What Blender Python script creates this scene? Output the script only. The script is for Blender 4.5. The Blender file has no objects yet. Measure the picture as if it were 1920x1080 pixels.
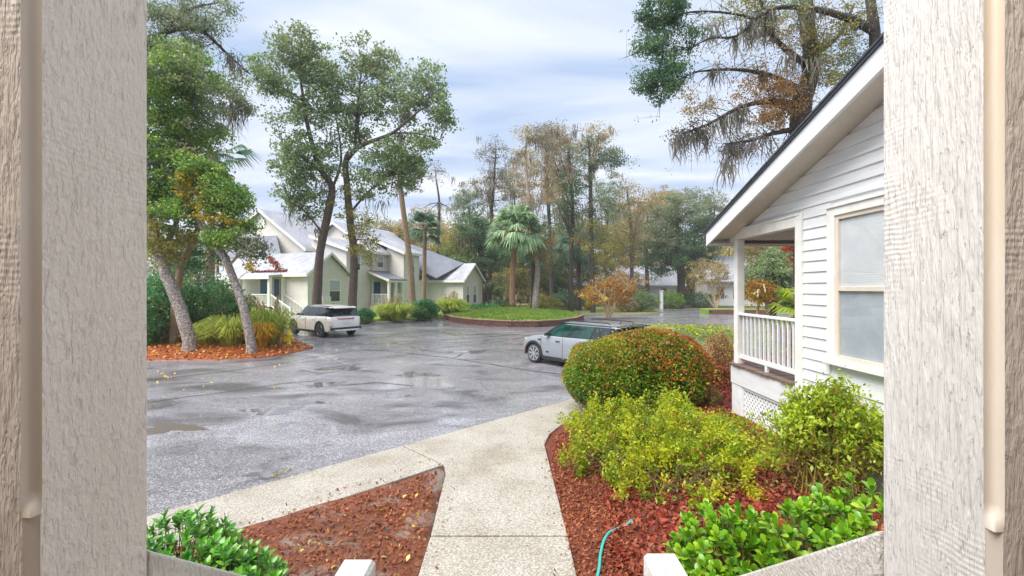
import bpy, bmesh, math, random
import numpy as np
from mathutils import Vector, Matrix

random.seed(7)
rng = np.random.default_rng(11)
SC = bpy.context.scene
COL = SC.collection
R = math.radians

# ------------------------------------------------------------------ camera
H = 2.5            # eye height above the road
F = 853.33         # focal length in photo pixels (16 mm on 36 mm)
cam_d = bpy.data.cameras.new('camera')
cam_d.lens = 16.0
cam_d.sensor_width = 36.0
cam_d.clip_start = 0.02
cam_d.clip_end = 2000
cam = bpy.data.objects.new('camera', cam_d)
COL.objects.link(cam)
cam.location = (0, 0, H)
cam.rotation_euler = (R(90), 0, 0)
SC.camera = cam

# ------------------------------------------------------------------ sky, sun, exposure
SUN_FROM = Vector((-0.44, -0.28, 0.85)).normalized()
elev = math.asin(SUN_FROM.z)
azim = math.atan2(SUN_FROM.x, SUN_FROM.y)
W = bpy.data.worlds.new('World')
SC.world = W
W.use_nodes = True
nt = W.node_tree
nt.nodes.clear()
def N(tree, t, **kw):
    n = tree.nodes.new(t)
    for k, v in kw.items():
        setattr(n, k, v)
    return n
def L(tree, a, b):
    tree.links.new(a, b)
sky = N(nt, 'ShaderNodeTexSky', sky_type='NISHITA')
sky.sun_disc = False
sky.sun_elevation = elev
sky.sun_rotation = azim
sky.air_density = 1.0
sky.dust_density = 2.0
tc = N(nt, 'ShaderNodeTexCoord')
sep = N(nt, 'ShaderNodeSeparateXYZ')
L(nt, tc.outputs['Generated'], sep.inputs[0])
zz = N(nt, 'ShaderNodeMath', operation='ADD'); zz.inputs[1].default_value = 0.12
zm = N(nt, 'ShaderNodeMath', operation='MAXIMUM'); zm.inputs[1].default_value = 0.0
L(nt, sep.outputs['Z'], zm.inputs[0]); L(nt, zm.outputs[0], zz.inputs[0])
dx = N(nt, 'ShaderNodeMath', operation='DIVIDE'); dy = N(nt, 'ShaderNodeMath', operation='DIVIDE')
L(nt, sep.outputs['X'], dx.inputs[0]); L(nt, zz.outputs[0], dx.inputs[1])
L(nt, sep.outputs['Y'], dy.inputs[0]); L(nt, zz.outputs[0], dy.inputs[1])
cmb = N(nt, 'ShaderNodeCombineXYZ')
L(nt, dx.outputs[0], cmb.inputs[0]); L(nt, dy.outputs[0], cmb.inputs[1])
mp = N(nt, 'ShaderNodeMapping'); mp.inputs['Scale'].default_value = (0.42, 1.25, 1); mp.inputs['Rotation'].default_value = (0, 0, 0.12)
L(nt, cmb.outputs[0], mp.inputs[0])
n1 = N(nt, 'ShaderNodeTexNoise'); n1.inputs['Scale'].default_value = 1.15; n1.inputs['Detail'].default_value = 7; n1.inputs['Roughness'].default_value = 0.52; n1.inputs['Distortion'].default_value = 0.5
L(nt, mp.outputs[0], n1.inputs[0])
cr = N(nt, 'ShaderNodeValToRGB')
cr.color_ramp.elements[0].position = 0.38; cr.color_ramp.elements[0].color = (2.1, 2.8, 4.0, 1)
cr.color_ramp.elements[1].position = 0.62; cr.color_ramp.elements[1].color = (4.5, 4.7, 5.15, 1)
L(nt, n1.outputs['Fac'], cr.inputs[0])
# pale haze near the horizon, as any overcast sky has
hz = N(nt, 'ShaderNodeMapRange'); hz.inputs[1].default_value = 0.0; hz.inputs[2].default_value = 0.26; hz.inputs[3].default_value = 0.7; hz.inputs[4].default_value = 0.0
L(nt, sep.outputs['Z'], hz.inputs[0])
mixh = N(nt, 'ShaderNodeMix', data_type='RGBA')
L(nt, hz.outputs[0], mixh.inputs[0]); L(nt, cr.outputs[0], mixh.inputs[6]); mixh.inputs[7].default_value = (4.3, 4.4, 4.9, 1)
mixs = N(nt, 'ShaderNodeMix', data_type='RGBA'); mixs.inputs[0].default_value = 0.94
L(nt, sky.outputs[0], mixs.inputs[6]); L(nt, mixh.outputs[2], mixs.inputs[7])
bg = N(nt, 'ShaderNodeBackground'); bg.inputs['Strength'].default_value = 0.05
L(nt, mixs.outputs[2], bg.inputs[0])
wo = N(nt, 'ShaderNodeOutputWorld'); L(nt, bg.outputs[0], wo.inputs[0])

sl = bpy.data.lights.new('sun', 'SUN'); sl.energy = 1.5; sl.angle = R(50); sl.color = (1, 0.97, 0.92)
so = bpy.data.objects.new('sun', sl); COL.objects.link(so)
so.rotation_euler = SUN_FROM.to_track_quat('Z', 'Y').to_euler()
so.location = (0, 0, 30)
SC.view_settings.view_transform = 'Standard'
SC.view_settings.look = 'None'
SC.view_settings.exposure = 2.2
SC.view_settings.gamma = 1.0
SC.view_settings.use_curve_mapping = False
try:
    SC.cycles.max_bounces = 6
    SC.cycles.diffuse_bounces = 3
    SC.cycles.transparent_max_bounces = 6
except Exception:
    pass

# ------------------------------------------------------------------ helpers
def G(px, py, z=0.0):
    D = (H - z) * F / (py - 540.0)
    return Vector(((px - 960) * D / F, D, z))
def V(px, py, D):
    return Vector(((px - 960) * D / F, D, H - (py - 540) * D / F))

def link(o, parent=None):
    COL.objects.link(o)
    if parent is not None:
        o.parent = parent
    return o
def tag(o, label=None, cat=None, group=None, kind=None):
    if label: o['label'] = label
    if cat: o['category'] = cat
    if group: o['group'] = group
    if kind: o['kind'] = kind
    return o
def thing(name, label, cat, loc=(0, 0, 0), rz=0, group=None):
    o = bpy.data.objects.new(name, None)
    o.empty_display_size = 0.2
    COL.objects.link(o)
    o.location = loc; o.rotation_euler = (0, 0, rz)
    return tag(o, label, cat, group)

class MB:
    def __init__(s):
        s.v = []; s.f = []
    def add(s, vs, fs):
        b = len(s.v)
        s.v += [tuple(p) for p in vs]
        s.f += [tuple(b + i for i in q) for q in fs]
        return s
    def box(s, x0, x1, y0, y1, z0, z1):
        return s.add([(x0,y0,z0),(x1,y0,z0),(x1,y1,z0),(x0,y1,z0),(x0,y0,z1),(x1,y0,z1),(x1,y1,z1),(x0,y1,z1)],
                     [(0,3,2,1),(4,5,6,7),(0,1,5,4),(1,2,6,5),(2,3,7,6),(3,0,4,7)])
    def hexa(s, p):   # 8 corners, bottom ring then top ring
        return s.add(p, [(0,3,2,1),(4,5,6,7),(0,1,5,4),(1,2,6,5),(2,3,7,6),(3,0,4,7)])
    def bar(s, a, b, w, h, up=(0, 0, 1)):
        a = Vector(a); b = Vector(b); d = (b - a).normalized(); up = Vector(up)
        x = d.cross(up)
        if x.length < 1e-4: x = d.cross(Vector((0, 1, 0)))
        x.normalize(); y = x.cross(d).normalized()
        x *= w / 2; y *= h / 2
        return s.hexa([a-x-y, a+x-y, b+x-y, b-x-y, a-x+y, a+x+y, b+x+y, b-x+y])
    def prism(s, poly, vec):
        n = len(poly); vec = Vector(vec)
        vs = [Vector(p) for p in poly]; vs += [p + vec for p in vs]
        fs = [tuple(range(n))[::-1], tuple(range(n, 2 * n))]
        for i in range(n):
            j = (i + 1) % n
            fs.append((i, j, n + j, n + i))
        return s.add(vs, fs)
    def tube(s, pts, rad, n=8, cap=True):
        pts = [Vector(p) for p in pts]
        if not hasattr(rad, '__len__'): rad = [rad] * len(pts)
        vs = []; fs = []
        ref = Vector((0.13, 0.97, 0.21)).normalized()
        for i, p in enumerate(pts):
            d = (pts[min(i+1, len(pts)-1)] - pts[max(i-1, 0)])
            if d.length < 1e-9: d = Vector((0, 0, 1))
            d.normalize()
            x = d.cross(ref)
            if x.length < 0.05: x = d.cross(Vector((1, 0, 0)))
            x.normalize(); y = d.cross(x)
            for k in range(n):
                t = 2 * math.pi * k / n
                vs.append(p + (x * math.cos(t) + y * math.sin(t)) * rad[i])
        for i in range(len(pts) - 1):
            for k in range(n):
                k2 = (k + 1) % n
                fs.append((i*n+k, i*n+k2, (i+1)*n+k2, (i+1)*n+k))
        if cap:
            fs.append(tuple(range(n))[::-1]); fs.append(tuple(range((len(pts)-1)*n, len(pts)*n)))
        return s.add(vs, fs)
    def lathe(s, prof, c=(0, 0, 0), n=16, axis='Z'):
        vs = []; fs = []
        for r, z in prof:
            for k in range(n):
                t = 2 * math.pi * k / n
                a, b = r * math.cos(t), r * math.sin(t)
                q = (a, b, z) if axis == 'Z' else ((a, z, b) if axis == 'Y' else (z, a, b))
                vs.append((q[0]+c[0], q[1]+c[1], q[2]+c[2]))
        m = len(prof)
        for i in range(m - 1):
            for k in range(n):
                k2 = (k + 1) % n
                fs.append((i*n+k, i*n+k2, (i+1)*n+k2, (i+1)*n+k))
        fs.append(tuple(range(n))[::-1]); fs.append(tuple(range((m-1)*n, m*n)))
        return s.add(vs, fs)
    def mesh(s, name, fix=True):
        me = bpy.data.meshes.new(name)
        me.from_pydata(s.v, [], s.f)
        if fix:
            bm = bmesh.new(); bm.from_mesh(me)
            bmesh.ops.recalc_face_normals(bm, faces=bm.faces)
            bm.to_mesh(me); bm.free()
        return me
    def build(s, name, mat, parent=None, smooth=False, bevel=0.0, fix=True):
        me = s.mesh(name, fix)
        if smooth:
            me.polygons.foreach_set('use_smooth', [True] * len(me.polygons))
        me.materials.append(mat)
        o = bpy.data.objects.new(name, me)
        link(o, parent)
        if bevel:
            b = o.modifiers.new('bevel', 'BEVEL'); b.width = bevel; b.segments = 2; b.limit_method = 'ANGLE'
        return o

def np_mesh(name, verts, quads, mat, parent=None, smooth=False):
    me = bpy.data.meshes.new(name)
    nv = len(verts); nq = len(quads); k = quads.shape[1]
    me.vertices.add(nv); me.vertices.foreach_set('co', np.ascontiguousarray(verts, dtype=np.float32).ravel())
    me.loops.add(nq * k); me.loops.foreach_set('vertex_index', np.ascontiguousarray(quads, dtype=np.int32).ravel())
    me.polygons.add(nq)
    me.polygons.foreach_set('loop_start', np.arange(0, nq * k, k, dtype=np.int32))
    if smooth: me.polygons.foreach_set('use_smooth', [True] * nq)
    me.update(calc_edges=True)
    me.materials.append(mat)
    o = bpy.data.objects.new(name, me)
    return link(o, parent)

def unit(a):
    return a / np.maximum(np.linalg.norm(a, axis=1, keepdims=True), 1e-9)

def leaf_arrays(C, size, aspect=0.5, droop=0.0, flat=0.0, out=None):
    """one folded quad for each leaf"""
    n = len(C)
    d = rng.normal(size=(n, 3))
    if out is not None: d = d * 0.7 + out
    d[:, 2] -= droop
    d = unit(d)
    nn = rng.normal(size=(n, 3)); nn[:, 2] += flat
    s = unit(np.cross(d, nn)); nrm = np.cross(s, d)
    l = np.asarray(size).reshape(-1, 1) * np.ones((n, 1))
    w = l * aspect * 0.5
    base = C - d * l * 0.5; tip = C + d * l * 0.5
    mid = C - d * l * 0.05
    v = np.empty((n, 4, 3))
    v[:, 0] = base; v[:, 1] = mid + s * w + nrm * w * 0.35; v[:, 2] = tip; v[:, 3] = mid - s * w + nrm * w * 0.35
    q = np.arange(4 * n).reshape(n, 4)
    return v.reshape(-1, 3), q

def leaves(name, C, size, mat, parent=None, aspect=0.5, droop=0.0, flat=0.0, out=None, kind='stuff'):
    v, q = leaf_arrays(C, size, aspect, droop, flat, out)
    o = np_mesh(name, v, q, mat, parent)
    if kind: o['kind'] = kind
    return o

def sheet(name, poly, step, hfun, mat, parent=None, skirt=0.15, smooth=True):
    bm = bmesh.new()
    vs = [bm.verts.new((p[0], p[1], 0)) for p in poly]
    bm.faces.new(vs)
    xs = [p[0] for p in poly]; ys = [p[1] for p in poly]
    for ax, lo, hi in ((0, min(xs), max(xs)), (1, min(ys), max(ys))):
        k = lo + step
        while k < hi:
            co = (k, 0, 0) if ax == 0 else (0, k, 0); no = (1, 0, 0) if ax == 0 else (0, 1, 0)
            bmesh.ops.bisect_plane(bm, geom=bm.verts[:] + bm.edges[:] + bm.faces[:], plane_co=co, plane_no=no)
            k += step
    for v in bm.verts: v.co.z = hfun(v.co.x, v.co.y)
    bmesh.ops.recalc_face_normals(bm, faces=bm.faces)
    if bm.faces and sum(f.normal.z for f in bm.faces) < 0:
        bmesh.ops.reverse_faces(bm, faces=bm.faces[:])
    if skirt:
        be = [e for e in bm.edges if e.is_boundary]
        r = bmesh.ops.extrude_edge_only(bm, edges=be)
        for v in [g for g in r['geom'] if isinstance(g, bmesh.types.BMVert)]: v.co.z -= skirt
    me = bpy.data.meshes.new(name); bm.to_mesh(me); bm.free()
    if smooth: me.polygons.foreach_set('use_smooth', [True] * len(me.polygons))
    me.materials.append(mat)
    o = bpy.data.objects.new(name, me)
    return link(o, parent)

def inside(poly, P):
    x, y = P[:, 0], P[:, 1]; c = np.zeros(len(P), bool); n = len(poly); j = n - 1
    for i in range(n):
        xi, yi, xj, yj = poly[i][0], poly[i][1], poly[j][0], poly[j][1]
        k = ((yi > y) != (yj > y)) & (x < (xj - xi) * (y - yi) / ((yj - yi) if yj != yi else 1e-9) + xi)
        c ^= k; j = i
    return c
def scatter(poly, n):
    xs = [p[0] for p in poly]; ys = [p[1] for p in poly]
    out = []; got = 0
    while got < n:
        P = np.column_stack([rng.uniform(min(xs), max(xs), n), rng.uniform(min(ys), max(ys), n)])
        P = P[inside(poly, P)]
        out.append(P); got += len(P)
    return np.vstack(out)[:n]

# ------------------------------------------------------------------ materials
def newmat(name):
    m = bpy.data.materials.new(name); m.use_nodes = True
    t = m.node_tree; t.nodes.clear()
    o = N(t, 'ShaderNodeOutputMaterial'); b = N(t, 'ShaderNodeBsdfPrincipled')
    L(t, b.outputs[0], o.inputs[0])
    return m, t, b, o
def ramp(t, pts):
    r = N(t, 'ShaderNodeValToRGB'); e = r.color_ramp.elements
    while len(e) < len(pts): e.new(0.5)
    for k, (p, c) in enumerate(pts):
        e[k].position = p; e[k].color = (*c, 1) if len(c) == 3 else c
    return r
def coords(t, scale=(1, 1, 1), kind='Object'):
    c = N(t, 'ShaderNodeTexCoord'); m = N(t, 'ShaderNodeMapping'); m.inputs['Scale'].default_value = scale
    L(t, c.outputs[kind], m.inputs[0]); return m.outputs[0]
def noise(t, vec, scale, detail=4, rough=0.55, dist=0.0):
    n = N(t, 'ShaderNodeTexNoise'); n.inputs['Scale'].default_value = scale; n.inputs['Detail'].default_value = detail
    n.inputs['Roughness'].default_value = rough; n.inputs['Distortion'].default_value = dist
    L(t, vec, n.inputs['Vector']); return n.outputs['Fac']
def mapr(t, v, a, b, c, d):
    m = N(t, 'ShaderNodeMapRange'); L(t, v, m.inputs[0])
    for k, x in zip((1, 2, 3, 4), (a, b, c, d)): m.inputs[k].default_value = x
    return m.outputs[0]
def bump(t, b, h, strength=0.3, dist=0.02):
    n = N(t, 'ShaderNodeBump'); n.inputs['Strength'].default_value = strength; n.inputs['Distance'].default_value = dist
    L(t, h, n.inputs['Height']); L(t, n.outputs[0], b.inputs['Normal']); return n
def mixc(t, f, a, b, mode='MIX'):
    m = N(t, 'ShaderNodeMix', data_type='RGBA', blend_type=mode)
    if hasattr(f, 'links'): L(t, f, m.inputs[0])
    else: m.inputs[0].default_value = f
    for k, x in ((6, a), (7, b)):
        if hasattr(x, 'links'): L(t, x, m.inputs[k])
        else: m.inputs[k].default_value = (*x, 1)
    return m.outputs[2]
def math2(t, op, a, b):
    m = N(t, 'ShaderNodeMath', operation=op)
    for k, x in ((0, a), (1, b)):
        if hasattr(x, 'links'): L(t, x, m.inputs[k])
        else: m.inputs[k].default_value = x
    return m.outputs[0]

def plain(name, c1, c2=None, scale=6, rough=0.6, metal=0.0, bmp=0.0, bscale=60, spec=0.5, stretch=(1, 1, 1), coat=0.0):
    m, t, b, o = newmat(name)
    c2 = c2 or tuple(x * 0.82 for x in c1)
    v = coords(t, stretch)
    f = noise(t, v, scale, 5)
    r = ramp(t, [(0.35, c2), (0.65, c1)]); L(t, f, r.inputs[0]); L(t, r.outputs[0], b.inputs['Base Color'])
    b.inputs['Roughness'].default_value = rough; b.inputs['Metallic'].default_value = metal
    b.inputs['Specular IOR Level'].default_value = spec
    b.inputs['Coat Weight'].default_value = coat
    if bmp:
        bump(t, b, noise(t, v, bscale, 3), bmp, 0.01)
    return m

def leafmat(name, cols, rough=0.45, transl=0.5, nscale=1.2, lo=0.75, hi=1.2, spec=0.5, patch=0.35, pscale=2.0):
    m, t, b, o = newmat(name)
    g = N(t, 'ShaderNodeNewGeometry'); oi = N(t, 'ShaderNodeObjectInfo')
    f = math2(t, 'FRACT', math2(t, 'ADD', g.outputs['Random Per Island'], oi.outputs['Random']), 0)
    pn = mapr(t, noise(t, coords(t), pscale, 3), 0.32, 0.68, 0.0, 1.0)
    f = math2(t, 'ADD', math2(t, 'MULTIPLY', f, 1 - patch), math2(t, 'MULTIPLY', pn, patch))
    r = ramp(t, cols); L(t, f, r.inputs[0])
    nf = mapr(t, noise(t, coords(t), nscale, 2), 0.3, 0.7, lo, hi)
    mul = N(t, 'ShaderNodeVectorMath', operation='SCALE'); L(t, r.outputs[0], mul.inputs[0]); L(t, nf, mul.inputs['Scale'])
    L(t, mul.outputs[0], b.inputs['Base Color'])
    b.inputs['Roughness'].default_value = rough; b.inputs['Specular IOR Level'].default_value = spec
    tr = N(t, 'ShaderNodeBsdfTranslucent'); L(t, mul.outputs[0], tr.inputs[0])
    mx = N(t, 'ShaderNodeMixShader'); mx.inputs[0].default_value = transl
    L(t, b.outputs[0], mx.inputs[1]); L(t, tr.outputs[0], mx.inputs[2]); L(t, mx.outputs[0], o.inputs[0])
    return m

def road_mat():
    m, t, b, o = newmat('wet_asphalt')
    v = coords(t)
    big = noise(t, v, 0.16, 4, 0.6, 0.6)
    patch = noise(t, coords(t, (1.0, 1.6, 1)), 0.5, 5, 0.6, 0.8)
    fine = noise(t, v, 95, 3, 0.75)
    vor = N(t, 'ShaderNodeTexVoronoi'); vor.inputs['Scale'].default_value = 70; L(t, v, vor.inputs[0])
    vor2 = N(t, 'ShaderNodeTexVoronoi'); vor2.inputs['Scale'].default_value = 75; L(t, v, vor2.inputs[0])
    sp = N(t, 'ShaderNodeSeparateColor'); L(t, vor2.outputs['Color'], sp.inputs[0])
    agg0 = ramp(t, [(0.0, (0.09, 0.089, 0.093)), (0.45, (0.176, 0.173, 0.18)), (0.8, (0.255, 0.25, 0.26)), (1.0, (0.44, 0.435, 0.45))]); L(t, sp.outputs[0], agg0.inputs[0])
    agg1 = ramp(t, [(0.33, (0.7, 0.7, 0.7)), (0.66, (1.3, 1.3, 1.3))]); L(t, fine, agg1.inputs[0])
    class _A: pass
    agg = _A(); agg.outputs = [mixc(t, 1.0, agg0.outputs[0], agg1.outputs[0], 'MULTIPLY')]
    tone = ramp(t, [(0.34, (0.42, 0.39, 0.39)), (0.46, (0.9, 0.88, 0.91)), (0.66, (1.35, 1.33, 1.37))]); L(t, patch, tone.inputs[0])
    c = mixc(t, 1.0, agg.outputs[0], tone.outputs[0], 'MULTIPLY')
    L(t, c, b.inputs['Base Color'])
    wet = mapr(t, big, 0.40, 0.54, 0.0, 1.0)
    wet2 = mapr(t, patch, 0.42, 0.58, 0.0, 1.0)
    w = math2(t, 'MULTIPLY', wet, wet2)
    L(t, mapr(t, w, 0, 1, 0.30, 0.05), b.inputs['Roughness'])
    b.inputs['Specular IOR Level'].default_value = 0.6
    bn = bump(t, b, math2(t, 'ADD', fine, mapr(t, vor.outputs['Distance'], 0, 0.8, 1, 0)), 0.5, 0.006)
    L(t, mapr(t, w, 0, 1, 0.22, 0.02), bn.inputs['Strength'])
    return m

def tabby_mat():
    m, t, b, o = newmat('shell_concrete')
    v = coords(t)
    vor = N(t, 'ShaderNodeTexVoronoi'); vor.inputs['Scale'].default_value = 42; vor.inputs['Randomness'].default_value = 1; L(t, v, vor.inputs[0])
    f = noise(t, v, 60, 3, 0.7)
    base = ramp(t, [(0.3, (0.25, 0.235, 0.205)), (0.55, (0.44, 0.42, 0.38)), (0.75, (0.68, 0.67, 0.64))]); L(t, f, base.inputs[0])
    stain = ramp(t, [(0.32, (0.74, 0.69, 0.62)), (0.52, (0.95, 0.93, 0.90)), (0.66, (1.04, 1.03, 1.02))]); L(t, noise(t, v, 1.3, 5, 0.6), stain.inputs[0])
    spot = ramp(t, [(0.0, (1.25, 1.25, 1.25)), (0.35, (1, 1, 1)), (0.7, (0.75, 0.7, 0.64))]); L(t, vor.outputs['Distance'], spot.inputs[0])
    c = mixc(t, 1.0, mixc(t, 1.0, base.outputs[0], stain.outputs[0], 'MULTIPLY'), spot.outputs[0], 'MULTIPLY')
    L(t, c, b.inputs['Base Color']); b.inputs['Roughness'].default_value = 0.55
    bump(t, b, f, 0.35, 0.006)
    return m

def mulch_mat(name, dark, mid, lit, sand=None, sand_lo=0.56):
    m, t, b, o = newmat(name)
    v = coords(t, (1, 1, 1)); v2 = coords(t, (1.0, 3.0, 1))
    f = noise(t, v2, 34, 5, 0.7, 1.5)
    c = ramp(t, [(0.32, dark), (0.5, mid), (0.7, lit)]); L(t, f, c.inputs[0])
    col = c.outputs[0]
    if sand:
        k = mapr(t, noise(t, v, 1.7, 5, 0.6, 0.4), sand_lo, sand_lo + 0.08, 0, 1)
        col = mixc(t, k, col, sand)
    L(t, col, b.inputs['Base Color']); b.inputs['Roughness'].default_value = 0.5
    bump(t, b, f, 0.8, 0.02)
    return m

def grass_mat(name, a, b_, c_, scale=1.2):
    m, t, b, o = newmat(name)
    v = coords(t)
    big = noise(t, v, scale * 0.25, 4, 0.6); f = noise(t, v, 45, 4, 0.75)
    r1 = ramp(t, [(0.35, a), (0.5, b_), (0.68, c_)]); L(t, big, r1.inputs[0])
    r2 = ramp(t, [(0.3, (0.55, 0.55, 0.5)), (0.65, (1.2, 1.2, 1.1))]); L(t, f, r2.inputs[0])
    L(t, mixc(t, 1.0, r1.outputs[0], r2.outputs[0], 'MULTIPLY'), b.inputs['Base Color'])
    b.inputs['Roughness'].default_value = 0.8
    bump(t, b, f, 0.8, 0.03)
    return m

def rough_paint_mat(name, c_hi, c_lo, crack, seed, vert=1.0):
    """thick paint on rough sawn timber: vertical torn grain, pits and saw marks"""
    m, t, b, o = newmat(name)
    c = N(t, 'ShaderNodeTexCoord')
    def mp(sc, loc=(0, 0, 0), rot=(0, 0, 0)):
        q = N(t, 'ShaderNodeMapping'); q.inputs['Scale'].default_value = sc; q.inputs['Location'].default_value = loc; q.inputs['Rotation'].default_value = rot
        L(t, c.outputs['Object'], q.inputs[0]); return q.outputs[0]
    s = seed
    g1 = noise(t, mp((1, 1, 0.27), (s, 0, s)), 165, 4, 0.6, 0.35)          # torn fibres
    g2 = noise(t, mp((1, 1, 0.05), (0, s, 2 * s)), 60, 3, 0.55, 1.2)       # grain bands
    lump = noise(t, mp((1, 1, 0.6 * vert), (s, s, 0)), 85, 3, 0.6, 0.4)
    wv = N(t, 'ShaderNodeTexWave', wave_type='BANDS', bands_direction='Z'); wv.inputs['Scale'].default_value = 34
    wv.inputs['Distortion'].default_value = 4; wv.inputs['Detail'].default_value = 2; wv.inputs['Detail Scale'].default_value = 0.6
    L(t, mp((1, 1, 1), (0, 0, s), (0.05, 0.05, 0)), wv.inputs[0])
    sawmask = mapr(t, noise(t, mp((1, 1, 1), (s * 3, 0, 0)), 4.0, 2), 0.52, 0.66, 0.0, 0.10)
    pit = mapr(t, g1, 0.30, 0.40, 0.0, 1.0)
    mid = noise(t, mp((1, 1, 0.38 * vert), (2 * s, s, 0)), 120, 3, 0.6, 0.5)
    h = math2(t, 'ADD', math2(t, 'MULTIPLY', pit, 0.3), math2(t, 'MULTIPLY', lump, 1.0))
    h = math2(t, 'ADD', h, math2(t, 'MULTIPLY', mid, 1.2))
    h = math2(t, 'ADD', h, math2(t, 'MULTIPLY', g2, 0.5))
    h = math2(t, 'ADD', h, math2(t, 'MULTIPLY', wv.outputs['Fac'], sawmask))
    tone = ramp(t, [(0.3, c_lo), (0.7, c_hi)]); L(t, noise(t, mp((1, 1, 0.5), (0, s, 0)), 7, 4), tone.inputs[0])
    L(t, mixc(t, mapr(t, g1, 0.24, 0.34, 0.12, 0.0), tone.outputs[0], crack), b.inputs['Base Color'])
    b.inputs['Roughness'].default_value = 0.5
    bump(t, b, h, 0.95, 0.0048)
    return m

def bark_mat(name, a, b_, lichen=None, amount=0.55):
    m, t, b, o = newmat(name)
    v = coords(t, (1, 1, 0.35)); f = noise(t, v, 14, 5, 0.7, 0.6)
    r = ramp(t, [(0.35, a), (0.65, b_)]); L(t, f, r.inputs[0]); col = r.outputs[0]
    if lichen:
        k = mapr(t, noise(t, coords(t), 15, 5, 0.7), amount, amount + 0.10, 0, 0.8)
        col = mixc(t, k, col, lichen)
    L(t, col, b.inputs['Base Color']); b.inputs['Roughness'].default_value = 0.85
    bump(t, b, f, 0.8, 0.04)
    return m

def roof_mat(name, a, b_, streak=0.5):
    m, t, b, o = newmat(name)
    v = coords(t)
    br = N(t, 'ShaderNodeTexBrick'); br.inputs['Scale'].default_value = 1.0
    br.inputs['Brick Width'].default_value = 0.33; br.inputs['Row Height'].default_value = 0.14; br.inputs['Mortar Size'].default_value = 0.008
    br.inputs['Color1'].default_value = (*a, 1); br.inputs['Color2'].default_value = (*b_, 1); br.inputs['Mortar'].default_value = (*[x * 0.6 for x in a], 1)
    L(t, v, br.inputs[0])
    r = ramp(t, [(0.3, (0.8, 0.8, 0.8)), (0.7, (1.15, 1.15, 1.15))]); L(t, noise(t, v, 0.8, 4, 0.6), r.inputs[0])
    L(t, mixc(t, 1.0, br.outputs['Color'], r.outputs[0], 'MULTIPLY'), b.inputs['Base Color'])
    b.inputs['Roughness'].default_value = 0.45
    bump(t, b, noise(t, v, 30, 3), 0.4, 0.02)
    return m

def siding_mat(name, a, pitch=0.17):
    m, t, b, o = newmat(name)
    c = N(t, 'ShaderNodeTexCoord'); sp = N(t, 'ShaderNodeSeparateXYZ'); L(t, c.outputs['Object'], sp.inputs[0])
    fr = math2(t, 'FRACT', math2(t, 'DIVIDE', sp.outputs['Z'], pitch), 0)
    f = noise(t, coords(t), 2.5, 4)
    r = ramp(t, [(0.3, tuple(x * 0.88 for x in a)), (0.7, a)]); L(t, f, r.inputs[0])
    L(t, r.outputs[0], b.inputs['Base Color']); b.inputs['Roughness'].default_value = 0.5
    bump(t, b, mapr(t, fr, 0, 1, 1, 0), 0.6, 0.015)
    return m

def glass_mat(name, c, rough=0.04, spec=0.8):
    m, t, b, o = newmat(name)
    f = noise(t, coords(t), 3, 3)
    r = ramp(t, [(0.35, tuple(x * 0.4 for x in c)), (0.65, c)]); L(t, f, r.inputs[0]); L(t, r.outputs[0], b.inputs['Base Color'])
    b.inputs['Roughness'].default_value = rough; b.inputs['Specular IOR Level'].default_value = spec
    b.inputs['IOR'].default_value = 1.5
    return m

M = {}
M['road'] = road_mat()
M['tabby'] = tabby_mat()
M['crack'] = plain('crack_tar', (0.07, 0.065, 0.065), (0.035, 0.033, 0.033), 20, 0.3)
M['ground'] = grass_mat('leafy_ground', (0.10, 0.07, 0.035), (0.12, 0.10, 0.04), (0.10, 0.13, 0.04))
M['lawn'] = grass_mat('lawn_grass', (0.16, 0.28, 0.03), (0.20, 0.36, 0.035), (0.42, 0.40, 0.05))
M['lawn_dry'] = grass_mat('dry_lawn', (0.16, 0.16, 0.05), (0.18, 0.20, 0.05), (0.27, 0.22, 0.09))
M['mulch_red'] = mulch_mat('red_mulch', (0.05, 0.012, 0.008), (0.15, 0.03, 0.014), (0.30, 0.07, 0.03))
M['mulch_straw'] = mulch_mat('pine_straw', (0.06, 0.02, 0.01), (0.19, 0.06, 0.028), (0.32, 0.12, 0.06), (0.26, 0.20, 0.165), 0.52)
M['mulch_orange'] = mulch_mat('orange_mulch', (0.09, 0.018, 0.008), (0.28, 0.055, 0.014), (0.45, 0.12, 0.025))
M['post_l'] = rough_paint_mat('rough_painted_wood_grey', (0.95, 0.865, 0.77), (0.90, 0.81, 0.715), (0.30, 0.26, 0.22), 3.1)
M['post_r'] = rough_paint_mat('rough_painted_wood_white', (0.87, 0.83, 0.775), (0.82, 0.78, 0.725), (0.36, 0.33, 0.29), 8.7, 0.3)
M['post_shade_tan'] = rough_paint_mat('rough_painted_wood_shaded', (0.78, 0.67, 0.57), (0.70, 0.59, 0.49), (0.3, 0.22, 0.16), 5.2, 0.4)  # porch shade on the camera-facing sides, put into the colour as tan
M['chamfer'] = plain('chamfer_porch_tint', (0.80, 0.71, 0.60), (0.70, 0.57, 0.43), 9, 0.5, bmp=0.15, bscale=40, stretch=(1, 1, 0.2))  # tan tint holds warm light from the porch interior
M['rail_white'] = rough_paint_mat('newel_paint', (0.80, 0.78, 0.74), (0.70, 0.68, 0.64), (0.4, 0.36, 0.3), 2.3)
M['rail_wood'] = rough_paint_mat('rail_paint', (0.80, 0.76, 0.70), (0.66, 0.60, 0.52), (0.3, 0.25, 0.18), 1.7)
M['white_paint'] = plain('white_house_paint', (0.78, 0.785, 0.795), (0.70, 0.705, 0.715), 4, 0.45, bmp=0.06, bscale=25, stretch=(1, 0.3, 3))
M['trim'] = plain('cream_trim_paint', (0.84, 0.83, 0.79), (0.74, 0.72, 0.67), 5, 0.45)
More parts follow.
